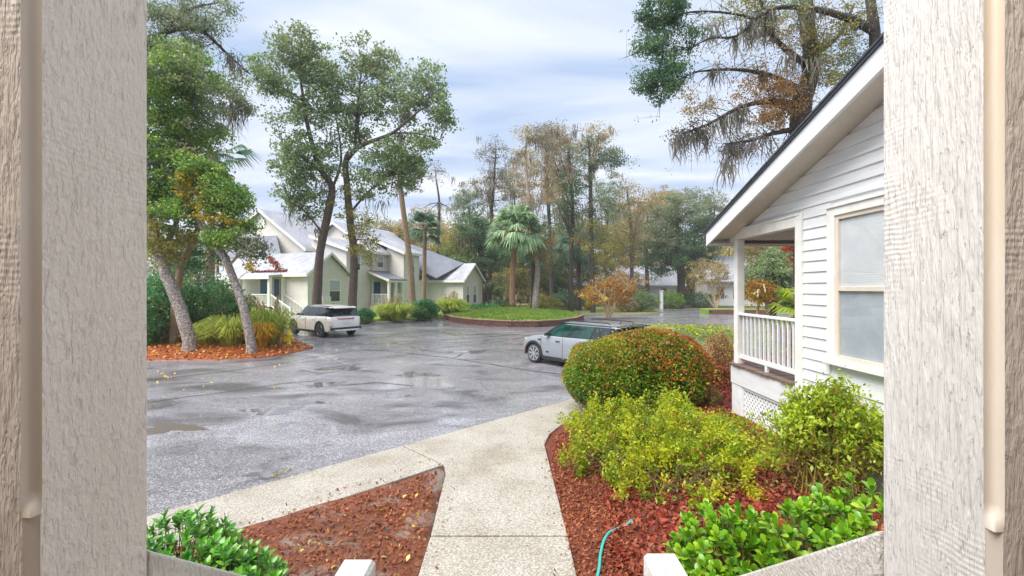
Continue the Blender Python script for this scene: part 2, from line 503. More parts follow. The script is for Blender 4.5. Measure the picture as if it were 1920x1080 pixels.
M['tan_frame'] = plain('tan_window_frame', (0.70, 0.61, 0.52), (0.62, 0.53, 0.44), 6, 0.4)
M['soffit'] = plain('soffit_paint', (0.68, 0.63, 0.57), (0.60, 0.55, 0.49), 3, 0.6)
M['shingle_dark'] = roof_mat('dark_shingles', (0.05, 0.05, 0.055), (0.075, 0.075, 0.08))
M['drip'] = plain('drip_edge_metal', (0.05, 0.06, 0.08), None, 8, 0.3)
M['deck'] = plain('weathered_deck', (0.20, 0.13, 0.10), (0.10, 0.07, 0.055), 12, 0.6, bmp=0.4, bscale=40, stretch=(0.15, 1, 1))
M['block'] = plain('painted_masonry', (0.80, 0.82, 0.84), (0.68, 0.69, 0.70), 10, 0.7, bmp=0.5, bscale=50)
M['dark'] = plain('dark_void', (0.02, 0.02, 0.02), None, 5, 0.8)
M['blind'] = plain('window_blind', (0.86, 0.86, 0.86), (0.78, 0.78, 0.78), 3, 0.6)
M['pane'] = None
M['siding_cream'] = siding_mat('cream_siding', (0.74, 0.70, 0.645))
M['siding_shade'] = siding_mat('pale_siding', (0.70, 0.70, 0.62))
M['roof_grey'] = roof_mat('grey_shingles', (0.32, 0.325, 0.365), (0.42, 0.42, 0.46))
M['roof_slate'] = roof_mat('slate_grey_shingles', (0.15, 0.16, 0.20), (0.19, 0.20, 0.24))
M['blue_door'] = plain('blue_door_paint', (0.02, 0.11, 0.25), (0.015, 0.08, 0.19), 3, 0.4)
M['cream_trim'] = plain('cream_trim', (0.84, 0.83, 0.79), (0.76, 0.74, 0.69), 4, 0.5)
M['far_glass'] = glass_mat('far_window_glass', (0.10, 0.12, 0.12))
M['brick'] = plain('brown_block', (0.17, 0.075, 0.05), (0.09, 0.045, 0.035), 7, 0.8, bmp=0.5, bscale=30)
M['brick_top'] = plain('pale_cap_block', (0.38, 0.25, 0.18), (0.26, 0.15, 0.11), 6, 0.8, bmp=0.5, bscale=30)
M['kerb'] = plain('kerb_concrete', (0.56, 0.52, 0.45), (0.42, 0.38, 0.32), 5, 0.7, bmp=0.3, bscale=40)
M['hydrant'] = plain('hydrant_yellow', (0.88, 0.70, 0.03), (0.80, 0.60, 0.02), 6, 0.4)
M['hose'] = plain('teal_hose', (0.05, 0.42, 0.36), (0.04, 0.34, 0.30), 8, 0.35)
M['steel'] = plain('galvanised', (0.45, 0.46, 0.46), None, 8, 0.4, 0.6)
M['bark_oak'] = bark_mat('oak_bark', (0.055, 0.04, 0.03), (0.16, 0.12, 0.09))
M['bark_dark'] = bark_mat('dark_bark', (0.03, 0.025, 0.022), (0.09, 0.075, 0.062))
M['bark_lichen'] = bark_mat('lichen_bark', (0.13, 0.10, 0.085), (0.34, 0.28, 0.24), (0.62, 0.57, 0.52), 0.50)
M['bark_tan'] = bark_mat('tan_bark', (0.20, 0.13, 0.08), (0.38, 0.27, 0.17))
M['bark_palm'] = bark_mat('palm_bark', (0.16, 0.08, 0.05), (0.34, 0.19, 0.12))
M['bark_myrtle'] = bark_mat('myrtle_bark', (0.42, 0.30, 0.15), (0.66, 0.52, 0.32))
M['stem'] = plain('shrub_stem', (0.24, 0.15, 0.07), (0.13, 0.08, 0.04), 15, 0.7)
M['stem_yellow'] = plain('mossy_stem', (0.40, 0.27, 0.05), (0.26, 0.16, 0.04), 15, 0.7)
M['moss'] = leafmat('spanish_moss', [(0, (0.16, 0.14, 0.11)), (0.5, (0.25, 0.23, 0.19)), (1, (0.34, 0.31, 0.25))], 0.9, 0.3)
M['moss_tan'] = leafmat('tan_moss', [(0, (0.20, 0.15, 0.09)), (0.5, (0.33, 0.26, 0.16)), (1, (0.42, 0.34, 0.22))], 0.9, 0.3)
LEAF_GAIN = dict(oak_green=2.45, oak_dark=2.15, fresh_green=2.0, deep_green=2.2, grey_green=1.8, olive=1.75, autumn=1.9, rust=1.59, wood_far=1.8, palm_leaf=1.85, palm_dark=1.9, laurel_dark=1.25, moss=2.4, moss_tan=1.8, oak_light=1.35)
def lm(name, *c, **k):
    g_ = LEAF_GAIN.get(name, 1.0); c = [tuple(min(0.75, x * g_) for x in q) for q in c]
    n = len(c); M[name] = leafmat(name, [(i / max(n - 1, 1), q) for i, q in enumerate(c)], **k)
lm('oak_green', (0.04, 0.07, 0.028), (0.075, 0.115, 0.045), (0.125, 0.165, 0.07), (0.22, 0.23, 0.11))
lm('oak_light', (0.09, 0.14, 0.06), (0.14, 0.19, 0.08), (0.21, 0.25, 0.11), (0.30, 0.30, 0.16))
lm('oak_dark', (0.02, 0.05, 0.025), (0.035, 0.075, 0.035), (0.06, 0.11, 0.05), (0.10, 0.15, 0.07))
lm('fresh_green', (0.025, 0.075, 0.018), (0.065, 0.14, 0.025), (0.14, 0.22, 0.035), (0.32, 0.33, 0.06))
lm('deep_green', (0.012, 0.06, 0.018), (0.025, 0.10, 0.03), (0.05, 0.15, 0.045), (0.18, 0.28, 0.13), rough=0.3)
lm('grey_green', (0.07, 0.10, 0.05), (0.11, 0.14, 0.08), (0.16, 0.19, 0.10), (0.24, 0.24, 0.13))
lm('olive', (0.09, 0.10, 0.025), (0.15, 0.15, 0.03), (0.22, 0.20, 0.05), (0.30, 0.24, 0.07))
lm('autumn', (0.13, 0.11, 0.055), (0.22, 0.18, 0.09), (0.31, 0.25, 0.13), (0.26, 0.175, 0.085))
lm('rust', (0.15, 0.09, 0.035), (0.25, 0.14, 0.05), (0.34, 0.20, 0.07), (0.20, 0.18, 0.06))
lm('orange_yellow', (0.50, 0.30, 0.01), (0.60, 0.42, 0.02), (0.42, 0.36, 0.03), (0.50, 0.22, 0.01))
lm('myrtle_leaf', (0.50, 0.30, 0.02), (0.60, 0.42, 0.03), (0.42, 0.17, 0.02), (0.26, 0.07, 0.03), (0.50, 0.38, 0.05))
lm('straw', (0.30, 0.22, 0.08), (0.42, 0.32, 0.13), (0.52, 0.42, 0.20))
lm('palm_leaf', (0.08, 0.15, 0.08), (0.14, 0.22, 0.12), (0.24, 0.32, 0.19), (0.38, 0.44, 0.29), rough=0.35)
lm('palm_dark', (0.05, 0.10, 0.06), (0.08, 0.14, 0.09), (0.14, 0.21, 0.13), rough=0.4)
lm('azalea', (0.08, 0.19, 0.012), (0.22, 0.36, 0.015), (0.44, 0.52, 0.02), (0.64, 0.64, 0.03), (0.72, 0.66, 0.03), transl=0.5, lo=0.75, hi=1.15, patch=0.5, pscale=2.6)
lm('azalea_bright', (0.16, 0.28, 0.015), (0.30, 0.44, 0.02), (0.44, 0.56, 0.03), (0.52, 0.50, 0.05), transl=0.35)
lm('hedge_green', (0.03, 0.12, 0.012), (0.08, 0.22, 0.015), (0.20, 0.33, 0.02), (0.42, 0.46, 0.03), patch=0.5, pscale=2.2)
lm('hedge_top', (0.22, 0.26, 0.02), (0.34, 0.32, 0.03), (0.42, 0.24, 0.03), (0.44, 0.10, 0.03), patch=0.6, pscale=1.6)
lm('red_leaf', (0.40, 0.03, 0.012), (0.52, 0.07, 0.02), (0.50, 0.16, 0.03))
lm('laurel', (0.06, 0.22, 0.012), (0.15, 0.36, 0.015), (0.28, 0.48, 0.02), (0.42, 0.58, 0.035), rough=0.28, transl=0.25, spec=0.6)
lm('laurel_dark', (0.03, 0.14, 0.015), (0.06, 0.22, 0.02), (0.12, 0.32, 0.03), (0.26, 0.44, 0.06), rough=0.28, transl=0.25, spec=0.6)
lm('litter', (0.20, 0.02, 0.012), (0.30, 0.04, 0.02), (0.36, 0.075, 0.04), (0.12, 0.014, 0.01), (0.42, 0.15, 0.08), (0.26, 0.03, 0.016), rough=0.6, spec=0.25, transl=0.1)
lm('straw_litter', (0.13, 0.035, 0.016), (0.25, 0.07, 0.03), (0.36, 0.13, 0.055), (0.20, 0.045, 0.02), (0.44, 0.22, 0.12), spec=0.25, rough=0.6, transl=0.1)
lm('litter_orange', (0.40, 0.08, 0.02), (0.52, 0.17, 0.03), (0.58, 0.32, 0.05), (0.26, 0.04, 0.015), rough=0.4, transl=0.1)
lm('litter_yellow', (0.62, 0.42, 0.04), (0.70, 0.52, 0.10), (0.50, 0.30, 0.06), rough=0.4, transl=0.1)
lm('grass_blade', (0.13, 0.22, 0.03), (0.21, 0.33, 0.045), (0.38, 0.41, 0.08), patch=0.5, pscale=0.5)
lm('grass_tall', (0.24, 0.38, 0.03), (0.46, 0.58, 0.06), (0.70, 0.72, 0.20), (0.34, 0.50, 0.07), transl=0.5)
lm('grass_gold', (0.66, 0.40, 0.02), (0.74, 0.52, 0.05), (0.60, 0.32, 0.03), transl=0.5)
lm('plume', (0.60, 0.42, 0.24), (0.70, 0.52, 0.30), (0.75, 0.60, 0.40))
lm('wood_far', (0.09, 0.11, 0.04), (0.16, 0.16, 0.05), (0.26, 0.22, 0.07), (0.34, 0.26, 0.09), (0.11, 0.15, 0.06), nscale=0.12, lo=0.6, hi=1.3)

def pane_mat():
    m, t, b, o = newmat('window_pane')
    t.nodes.remove(b)
    tr = N(t, 'ShaderNodeBsdfTransparent'); tr.inputs[0].default_value = (0.93, 0.95, 0.96, 1)
    gl = N(t, 'ShaderNodeBsdfGlossy'); gl.inputs['Roughness'].default_value = 0.02
    bn = N(t, 'ShaderNodeBump'); bn.inputs['Strength'].default_value = 0.02; L(t, noise(t, coords(t), 2.5, 2), bn.inputs['Height']); L(t, bn.outputs[0], gl.inputs['Normal'])
    fr = N(t, 'ShaderNodeFresnel'); gm = N(t, 'ShaderNodeNewGeometry'); L(t, mapr(t, gm.outputs['Backfacing'], 0, 1, 1.6, 1 / 1.6), fr.inputs[0])
    mx = N(t, 'ShaderNodeMixShader'); L(t, fr.outputs[0], mx.inputs[0]); L(t, tr.outputs[0], mx.inputs[1]); L(t, gl.outputs[0], mx.inputs[2]); L(t, mx.outputs[0], o.inputs[0])
    return m
M['pane'] = pane_mat()

# ------------------------------------------------------------------ ground, road, walks, beds
def hn(x, y, s=1.0):
    return (math.sin(x * 2.1 * s + 1.3) * math.cos(y * 1.7 * s + 0.4) + 0.6 * math.sin(x * 4.7 * s + y * 3.9 * s)) * 0.5
def clamp(x, a=0.0, b=1.0): return max(a, min(b, x))

g = MB().add([(-600, -600, -0.05), (600, -600, -0.05), (600, 600, -0.05), (-600, 600, -0.05)], [(0, 1, 2, 3)]).build('ground', M['ground'])
tag(g, kind='structure')
road = sheet('road', [(-60, -8), (60, -8), (60, 60), (-60, 60)], 4.0, lambda x, y: 0.0, M['road'], skirt=0.04)
tag(road, kind='structure')

def ribbon(name, pts, w, z, mat, parent, seg=0.25, jit=0.06):
    P = [Vector((p[0], p[1], z)) for p in pts]
    Q = []
    for a, b in zip(P[:-1], P[1:]):
        n = max(1, int((b - a).length / seg))
        for k in range(n): Q.append(a.lerp(b, k / n))
    Q.append(P[-1])
    off = 0
    vs = []; fs = []
    for i, p in enumerate(Q):
        d = (Q[min(i + 1, len(Q) - 1)] - Q[max(i - 1, 0)]); d.z = 0; d.normalize()
        n = Vector((-d.y, d.x, 0)); off = 0.75 * off + random.uniform(-jit, jit)
        ww = w * random.uniform(0.25, 1.2) * (0.3 if i in (0, len(Q) - 1) else 1)
        vs += [p + n * (off - ww / 2), p + n * (off + ww / 2)]
    for i in range(len(Q) - 1): fs.append((2*i, 2*i+2, 2*i+3, 2*i+1))
    o = MB().add(vs, fs).build(name, mat, parent, fix=False)
    return o
CR = [[(262, 716), (400, 698), (500, 686), (590, 669), (640, 660), (760, 650)],
      [(262, 757), (400, 737), (520, 719), (620, 712)],
      [(600, 640), (690, 646), (760, 640), (850, 636), (940, 630)],
      [(680, 655), (760, 662), (850, 672), (960, 690), (1060, 702)],
      [(700, 628), (800, 622), (880, 628), (1000, 622)],
      [(820, 620), (880, 634), (985, 626)],
      [(640, 722), (700, 716), (780, 722)],
      [(900, 645), (985, 632)],
      [(1180, 607), (1235, 604), (1300, 612)],
      [(1230, 604), (1262, 597), (1310, 592)],
      [(600, 655), (560, 664), (520, 668)],
      [(735, 642), (790, 655), (830, 662), (900, 662)], [(850, 672), (880, 660), (930, 655)], [(560, 693), (600, 700), (660, 694), (720, 700)],
      [(480, 640), (560, 652), (640, 646)], [(1080, 612), (1130, 606), (1180, 607)], [(660, 636), (740, 630), (800, 634)]]
for k, c in enumerate(CR):
    ribbon('road_crack', [G(*p) for p in c], 0.10 if 1 < k < 9 else 0.075, 0.004, M['crack'], road)

# shallow puddles and a brown damp stain
M['water'] = plain('puddle_water', (0.15, 0.15, 0.16), (0.10, 0.10, 0.11), 9, 0.03, spec=0.9)
M['stain'] = plain('damp_stain', (0.16, 0.135, 0.115), (0.09, 0.072, 0.06), 40, 0.3, bmp=0.3, bscale=90)
def blot(name, px, py, wx, wy, mat, z):
    c = G(px, py); vs = []; a0 = random.uniform(0, 6)
    ex = abs(G(px + wx, py).x - c.x); ey = abs(G(px, py - wy).y - c.y)
    for k in range(30):
        t = 2 * math.pi * k / 30; r = 1 + 0.28 * math.sin(3 * t + a0) + 0.20 * math.sin(5 * t + 2 * a0) + random.uniform(-0.10, 0.10)
        vs.append((c.x + math.cos(t) * ex * r, c.y + math.sin(t) * ey * r, z))
    MB().add(vs, [tuple(range(30))]).build(name, mat, road, fix=False)
for q in ((510, 770, 46, 7), (575, 755, 34, 4), (492, 889, 30, 6), (742, 742, 22, 4), (535, 795, 12, 4), (640, 690, 40, 4), (880, 660, 30, 3), (610, 720, 30, 5), (780, 702, 36, 4)): blot('puddle', *q, M['water'], 0.0025)
for q in ((318, 803, 56, 9),): blot('damp_stain', *q, M['stain'], 0.0018)

# shell concrete walk
Q0 = Vector((-1.67, 6.94)); e1 = Vector((0.712, 0.702)); n1v = Vector((0.702, -0.712)); e2 = Vector((0.60, 0.80)); n2v = Vector((0.80, -0.60))
SWW = 1.05
def slab(name, poly, parent, z0=-0.04, z1=0.1):
    return MB().prism([(p[0], p[1], z0) for p in poly], (0, 0, z1 - z0)).build(name, M['tabby'], parent, bevel=0.012)
walk = bpy.data.objects.new('walkway', None); COL.objects.link(walk); tag(walk, kind='structure')
gap = 0.012
slab('paving_slab', [(-0.775, 2.75), (0.545, 2.75), (0.54, 4.40), (-0.79, 4.40)], walk)
slab('paving_slab', [(-0.775, 1.0), (0.545, 1.0), (0.545, 2.73), (-0.775, 2.73)], walk)
S1 = Q0 + e1 * 4.08; S1i = S1 + n1v * SWW
slab('paving_slab', [(-0.79, 4.425), (0.54, 4.425), (0.50, 7.0), (0.62, 7.5), (0.88, 8.02), (1.40, 8.72), tuple(S1i), tuple(S1), tuple(Q0 + e1 * gap), tuple(Q0 + n1v * SWW + e1 * gap), (-0.86, 5.9)], walk)
for k in range(3):
    a = Q0 - e1 * (gap + k * 3.1); b = Q0 - e1 * (3.1 * (k + 1) - gap)
    slab('paving_slab', [tuple(b), tuple(b + n1v * SWW), tuple(a + n1v * SWW), tuple(a)], walk)
for k in range(5):
    a = S1 + e2 * (0.02 + k * 2.6); b = S1 + e2 * (2.6 * (k + 1)); off = n1v if k == 0 else n2v
    slab('paving_slab', [tuple(a), tuple(b), tuple(b + n2v * SWW), tuple(a + (n1v if k == 0 else n2v) * SWW)], walk)

def bedR_h(x, y): return 0.075 + 0.2 * clamp((x - 0.6) / 3.0) + 0.035 * hn(x, y, 1.3)
bedR = [(0.55, 0.9), (14, 0.9), (14, 27)] + [tuple(S1 + e2 * s + n2v * (SWW + 0.01)) for s in (13, 8, 4, 1.5)] + [tuple(S1i + n1v * 0.01), (1.41, 8.71), (0.89, 8.01), (0.63, 7.49), (0.51, 7.0), (0.545, 4.4)]
o = sheet('planting_bed_right', bedR, 0.25, bedR_h, M['mulch_red']); tag(o, kind='structure')
bedL = [(-0.94, 6.16), (-0.87, 5.9), (-0.80, 4.4), (-0.785, 0.9), (-7, 0.9), tuple(Q0 + n1v * (SWW + 0.01) - e1 * 6.5)]
def bedL_h(x, y): return 0.07 + 0.02 * hn(x, y, 1.5) + 0.10 * clamp((-x - 1.2) / 2)
o = sheet('planting_bed_left', bedL, 0.2, bedL_h, M['mulch_straw']); tag(o, kind='structure')
bedI_px = [(200, 680), (262, 677), (330, 675), (400, 676), (480, 672), (540, 664), (586, 654), (575, 647), (552, 637), (528, 624), (515, 617.5)]
bedI = [tuple(G(*p)[:2]) for p in bedI_px] + [(-22, 30), (-26, 22)]
def dist_poly(poly, x, y):
    best = 1e9
    for (ax, ay), (bx, by) in zip(poly, poly[1:] + poly[:1]):
        ddx, ddy = bx - ax, by - ay; t = clamp(((x - ax) * ddx + (y - ay) * ddy) / (ddx * ddx + ddy * ddy + 1e-9))
        best = min(best, math.hypot(x - ax - t * ddx, y - ay - t * ddy))
    return best
def bedI_h(x, y): return 0.02 + 0.22 * clamp(dist_poly(bedI, x, y) / 2.0) + 0.02 * hn(x, y, 1.2)
o = sheet('planting_bed_corner', bedI, 0.4, bedI_h, M['mulch_orange']); tag(o, kind='structure')

kerb_px = [(515, 618.5), (560, 616), (620, 612), (690, 607.5), (760, 603), (836, 597.5)]
kerb_pts = [G(*p) for p in kerb_px]
lawnF = [tuple((p + Vector((0.02, 0.16, 0)))[:2]) for p in kerb_pts] + [(-4.6, 42), (-6, 48), (-8, 75), (-60, 75), (-60, 30), (-20.5, 30)]
o = sheet('lawn_front', lawnF, 1.2, lambda x, y: 0.09 + 0.02 * hn(x, y, 0.6), M['lawn']); tag(o, kind='structure')
kb = bpy.data.objects.new('kerb', None); COL.objects.link(kb); tag(kb, kind='structure')
for a, b in zip(kerb_pts[:-1], kerb_pts[1:]):
    nseg = max(1, round((b - a).length / 1.6))
    for k in range(nseg):
        p = a.lerp(b, k / nseg); q = a.lerp(b, (k + 1) / nseg); d = (q - p).normalized() * 0.006
        MB().bar(p + d + Vector((0, 0.07, 0.04)), q - d + Vector((0, 0.07, 0.04)), 0.15, 0.18).build('kerb_stone', M['kerb'], kb, bevel=0.02)

isl_px = [(834, 598), (850, 604), (880, 608.5), (920, 611.5), (960, 613.5), (1010, 613.2), (1050, 610.5), (1078, 606), (1092, 600)]
isl_front = [G(*p) for p in isl_px]
isl = [tuple(p[:2]) for p in isl_front] + [(5.0, 38.5), (4.2, 42), (1.5, 45), (-3, 46.5), (-6, 45), (-6.2, 40)]
def isl_h(x, y): return 0.40 + 0.30 * clamp(dist_poly(isl, x, y) / 5.0) + 0.03 * hn(x, y, 0.8)
o = sheet('lawn_island', isl, 0.6, isl_h, M['lawn'], skirt=0.36); tag(o, kind='structure')
wall = thing('retaining_wall', 'low curved brown block wall holding the grass island behind the silver car', 'wall', tuple(isl_front[4]))
base = Vector(isl_front[4])
arc = []
for a, b in zip(isl_front[:-1], isl_front[1:]):
    for k in range(6): arc.append(a.lerp(b, k / 6))
arc.append(isl_front[-1])
cum = [0]
for a, b in zip(arc[:-1], arc[1:]): cum.append(cum[-1] + (b - a).length)
def arc_at(s):
    s = clamp(s, 0, cum[-1] - 1e-4)
    for i in range(len(cum) - 1):
        if cum[i + 1] >= s:
            return arc[i].lerp(arc[i + 1], (s - cum[i]) / (cum[i + 1] - cum[i] + 1e-9))
for row in range(4):
    Lb = 0.42; s = -0.21 * (row % 2); hh = 0.125 if row < 3 else 0.07
    while s < cum[-1] - 0.05:
        p = arc_at(max(s, 0) + 0.005); q = arc_at(s + Lb - 0.005)
        if (q - p).length > 0.1:
            d = (q - p).normalized(); n = Vector((d.y, -d.x, 0)); n = n if n.y < 0 else -n
            zc = row * 0.125 + hh / 2 - 0.01
            off = n * (random.uniform(-0.012, 0.012) + (0.03 if row == 3 else 0)) + Vector((0, 0, zc)) - base
            MB().bar(p + off, q + off, 0.22, hh - 0.01).build('wall_block', M['brick_top'] if row == 3 else M['brick'], wall)
        s += Lb

lawnB = [(-6.0, 47), (-2, 47.5), (3, 45.6), (6, 44.2), (10, 43.2), (14.2, 44.0), (15.6, 47), (16, 52), (14.5, 60), (12, 90), (-9, 90)]
o = sheet('lawn_far', lawnB, 2.0, lambda x, y: 0.04 + 0.02 * hn(x, y, 0.3), M['lawn_dry']); tag(o, kind='structure')
grR = [(18.5, 56), (27, 53), (60, 52), (60, 110), (15, 110)]
o = sheet('verge_far', grR, 3.0, lambda x, y: 0.04 + 0.02 * hn(x, y, 0.3), M['ground']); tag(o, kind='structure')
lawnR = [(14.5, 22), (60, 22), (60, 44), (21, 40), (16.5, 31)]
o = sheet('lawn_side', lawnR, 2.0, lambda x, y: 0.05, M['lawn_dry']); tag(o, kind='structure')

# ------------------------------------------------------------------ our own porch: posts, rails, newels, steps
porch = thing('porch', 'rough painted timber porch posts and stair rails framing the whole view', 'porch', (0, 0, 0))
DECK = 1.0
def corner_post(sx, xin, y0, y1, ch, zstop, mats, label):
    """square post, its inner near corner chamfered above zstop (rounded stop)"""
    W_ = 0.2; zt = 4.4; mA, mB, mC = mats
    s = sx
    root = MB()
    # inner face
    inner = MB(); c = ch
    zs = zstop
    inner.add([(xin, y0 + c, zs), (xin, y1, zs), (xin, y1, zt), (xin, y0 + c, zt),
               (xin, y0 + 0.012, DECK), (xin, y1 + 0.0, DECK), (xin, y1, zs), (xin, y0 + 0.012, zs - 0.02), (xin, y0 + c, zs)],
              [(0, 1, 2, 3), (4, 5, 6, 8, 7)])
    # far and outer side faces
    inner.add([(xin, y1, DECK), (xin + s * W_, y1, DECK), (xin + s * W_, y1, zt), (xin, y1, zt)], [(0, 1, 2, 3)])
    inner.add([(xin + s * W_, y1, DECK), (xin + s * W_, y0, DECK), (xin + s * W_, y0, zt), (xin + s * W_, y1, zt)], [(0, 1, 2, 3)])
    p = inner.build('post', mA, porch, fix=False)
    p['label'] = label
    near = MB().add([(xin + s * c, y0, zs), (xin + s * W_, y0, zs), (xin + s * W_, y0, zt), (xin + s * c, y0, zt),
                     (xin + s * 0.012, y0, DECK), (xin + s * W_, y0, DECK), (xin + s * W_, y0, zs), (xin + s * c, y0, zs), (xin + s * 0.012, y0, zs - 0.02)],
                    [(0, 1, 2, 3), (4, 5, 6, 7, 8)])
    near.build('post_side', mB, p, fix=False)  # near side takes the tan that paints in porch shade
    # hollow chamfer with a rounded stop at its foot
    cm = MB(); K = 8; rows = []
    A = Vector((xin, y0 + c, 0)); B = Vector((xin + s * c, y0, 0))
    O = Vector((xin, y0, 0))
    for (z, dep) in [(zt, 1.0), (zs + 0.022, 1.0), (zs + 0.012, 0.85), (zs + 0.004, 0.5), (zs - 0.004, 0.15), (zs - 0.012, 0.02)]:
        r = []
        for k in range(K + 1):
            t = k / K
            ch_pt = A.lerp(B, t)
            hollow = (Vector((s, 1, 0)).normalized()) * (0.42 * c * math.sin(math.pi * t))
            edge = (O + (A - O) * (1 - 2 * t)) if t < 0.5 else (O + (B - O) * (2 * t - 1))
            q = edge.lerp(ch_pt + hollow, dep); r.append((q.x, q.y, z))
        rows.append(r)
    vs = [p_ for r in rows for p_ in r]; fs = []
    for i in range(len(rows) - 1):
        for k in range(K): fs.append((i*(K+1)+k, i*(K+1)+k+1, (i+1)*(K+1)+k+1, (i+1)*(K+1)+k))
    # lower arris
    cm.add(vs, fs)
    cm.add([(xin, y0 + 0.0125, zs - 0.012), (xin + s * 0.0125, y0, zs - 0.012), (xin + s * 0.0125, y0, DECK), (xin, y0 + 0.0125, DECK)], [(0, 1, 2, 3)])
    cm.build('post_chamfer', mC, p, smooth=True, fix=False)
    return p
corner_post(-1, -0.655, 0.620, 0.816, 0.0145, 2.5 - 415 * 0.62 / F, (M['post_l'], M['post_shade_tan'], M['chamfer']), 'grey white rough sawn post at the left with chamfered corner')
corner_post(1, 0.665, 0.6275, 0.814, 0.0145, 2.5 - 440 * 0.63 / F, (M['post_r'], M['post_shade_tan'], M['chamfer']), 'white rough sawn post at the right with chamfered corner')
for s, xr, z0, z1 in ((-1, 0.650, 2.03, 1.22), (1, 0.660, 2.065, 1.25)):
    a = Vector((s * (xr + 0.02), 0.817, z0)); b = Vector((s * (xr + 0.0), 1.84, z1))
    MB().hexa([(a.x-0.02, a.y, a.z-0.085), (a.x+0.02, a.y, a.z-0.085), (b.x+0.02, b.y, b.z-0.085), (b.x-0.02, b.y, b.z-0.085),
               (a.x-0.02, a.y, a.z), (a.x+0.02, a.y, a.z), (b.x+0.02, b.y, b.z), (b.x-0.02, b.y, b.z)]).build('handrail', M['rail_wood'], porch, bevel=0.006)
    a2 = a - Vector((0, 0, 0.72)); b2 = b - Vector((0, 0, 0.72))
    MB().bar(a2, b2, 0.04, 0.07).build('bottom_rail', M['rail_wood'], porch)
    for k in range(7):
        t = (k + 0.7) / 7.4; p = a.lerp(b, t)
        MB().box(p.x - 0.018, p.x + 0.018, p.y - 0.018, p.y + 0.018, p.z - 0.70, p.z - 0.086).build('baluster', M['rail_wood'], porch)
for s, x0, x1, zt in ((-1, -0.728, -0.588, 1.337), (1, 0.567, 0.707, 1.363)):
    y0, y1 = 1.82, 1.96; c = 0.012
    mb = MB(); mb.box(x0, x1, y0, y1, 0.05, zt - 0.02)
    mb.hexa([(x0, y0, zt-0.02), (x1, y0, zt-0.02), (x1, y1, zt-0.02), (x0, y1, zt-0.02), (x0+c, y0+c, zt), (x1-c, y0+c, zt), (x1-c, y1-c, zt), (x0+c, y1-c, zt)])
    mb.build('newel_post', M['rail_white'], porch)
for k in range(11):
    y = -1.2 + k * 0.19
    if y + 0.18 < 0.9: MB().box(-2.2, 2.2, y, y + 0.183, DECK - 0.04, DECK).build('deck_board', M['deck'], porch)
for k in range(4):
    z = DECK - 0.19 * (k + 1)
    MB().box(-0.58, 0.56, 0.88 + 0.27 * k, 0.88 + 0.27 * (k + 1) + 0.02, z - 0.04, z).build('step', M['deck'], porch)
MB().box(-0.64, -0.595, 0.83, 2.0, 0.1, 0.3).build('stringer', M['rail_wood'], porch)
MB().box(0.575, 0.62, 0.83, 2.0, 0.1, 0.3).build('stringer', M['rail_wood'], porch)
MB().box(-2.2, 2.2, -1.2, 0.86, 0.1, DECK - 0.05).build('porch_base', M['block'], porch)

M['unseen_house_tan'] = siding_mat('unseen_house_siding', (0.42, 0.33, 0.25))
MB().box(-7, 3.3, -1.5, -1.3, 0.1, 4.6).build('unseen_house_wall', M['unseen_house_tan'], porch)  # unseen wall added behind the camera to cut sky light on the posts
MB().box(-7, 3.3, -1.3, -0.35, 4.0, 4.1).build('porch_ceiling', M['unseen_house_tan'], porch)  # unseen short ceiling, added to hold back sky light from behind

# ------------------------------------------------------------------ white cottage on the right
cot = thing('cottage', 'white clapboard cottage with corner porch at the right edge', 'house', (4.0, 8.2, 0.25))
CO = Vector((4.0, 8.2, 0.25))
def cb(mb, name, mat, parent=None, **k):     # built in world coordinates, stored relative to the house
    mb.v = [(p[0] - CO.x, p[1] - CO.y, p[2] - CO.z) for p in mb.v]
    return mb.build(name, mat, parent or cot, **k)
PIT = 0.34
RY, RX0, RX1 = 2.5, 3.6, 12.0
def roof_z(y): return 3.54 + (8.46 - y) * PIT if y >= RY else 3.54 + (8.46 - RY) * PIT - (RY - y) * PIT
FZ = 0.27
ZB = 3.36; ZB1 = 3.54    # porch beam
DK = 1.16
# wall core
core = MB()
core.prism([(4.03, -3.0, 0.3), (4.03, 6.36, 0.3), (4.03, 6.36, roof_z(6.36) - FZ + 0.045), (4.03, RY, roof_z(RY) - FZ + 0.045), (4.03, -3.0, roof_z(-3.0) - FZ + 0.045)], (7.4, 0, 0))
cb(core, 'wall', M['white_paint'])
gb = MB().prism([(4.03, 6.36, ZB1), (4.03, 8.16, ZB1), (4.03, 8.16, roof_z(8.16) - FZ + 0.045), (4.03, 6.36, roof_z(6.36) - FZ + 0.045)], (0.1, 0, 0))
cb(gb, 'gable_wall', M['white_paint'])
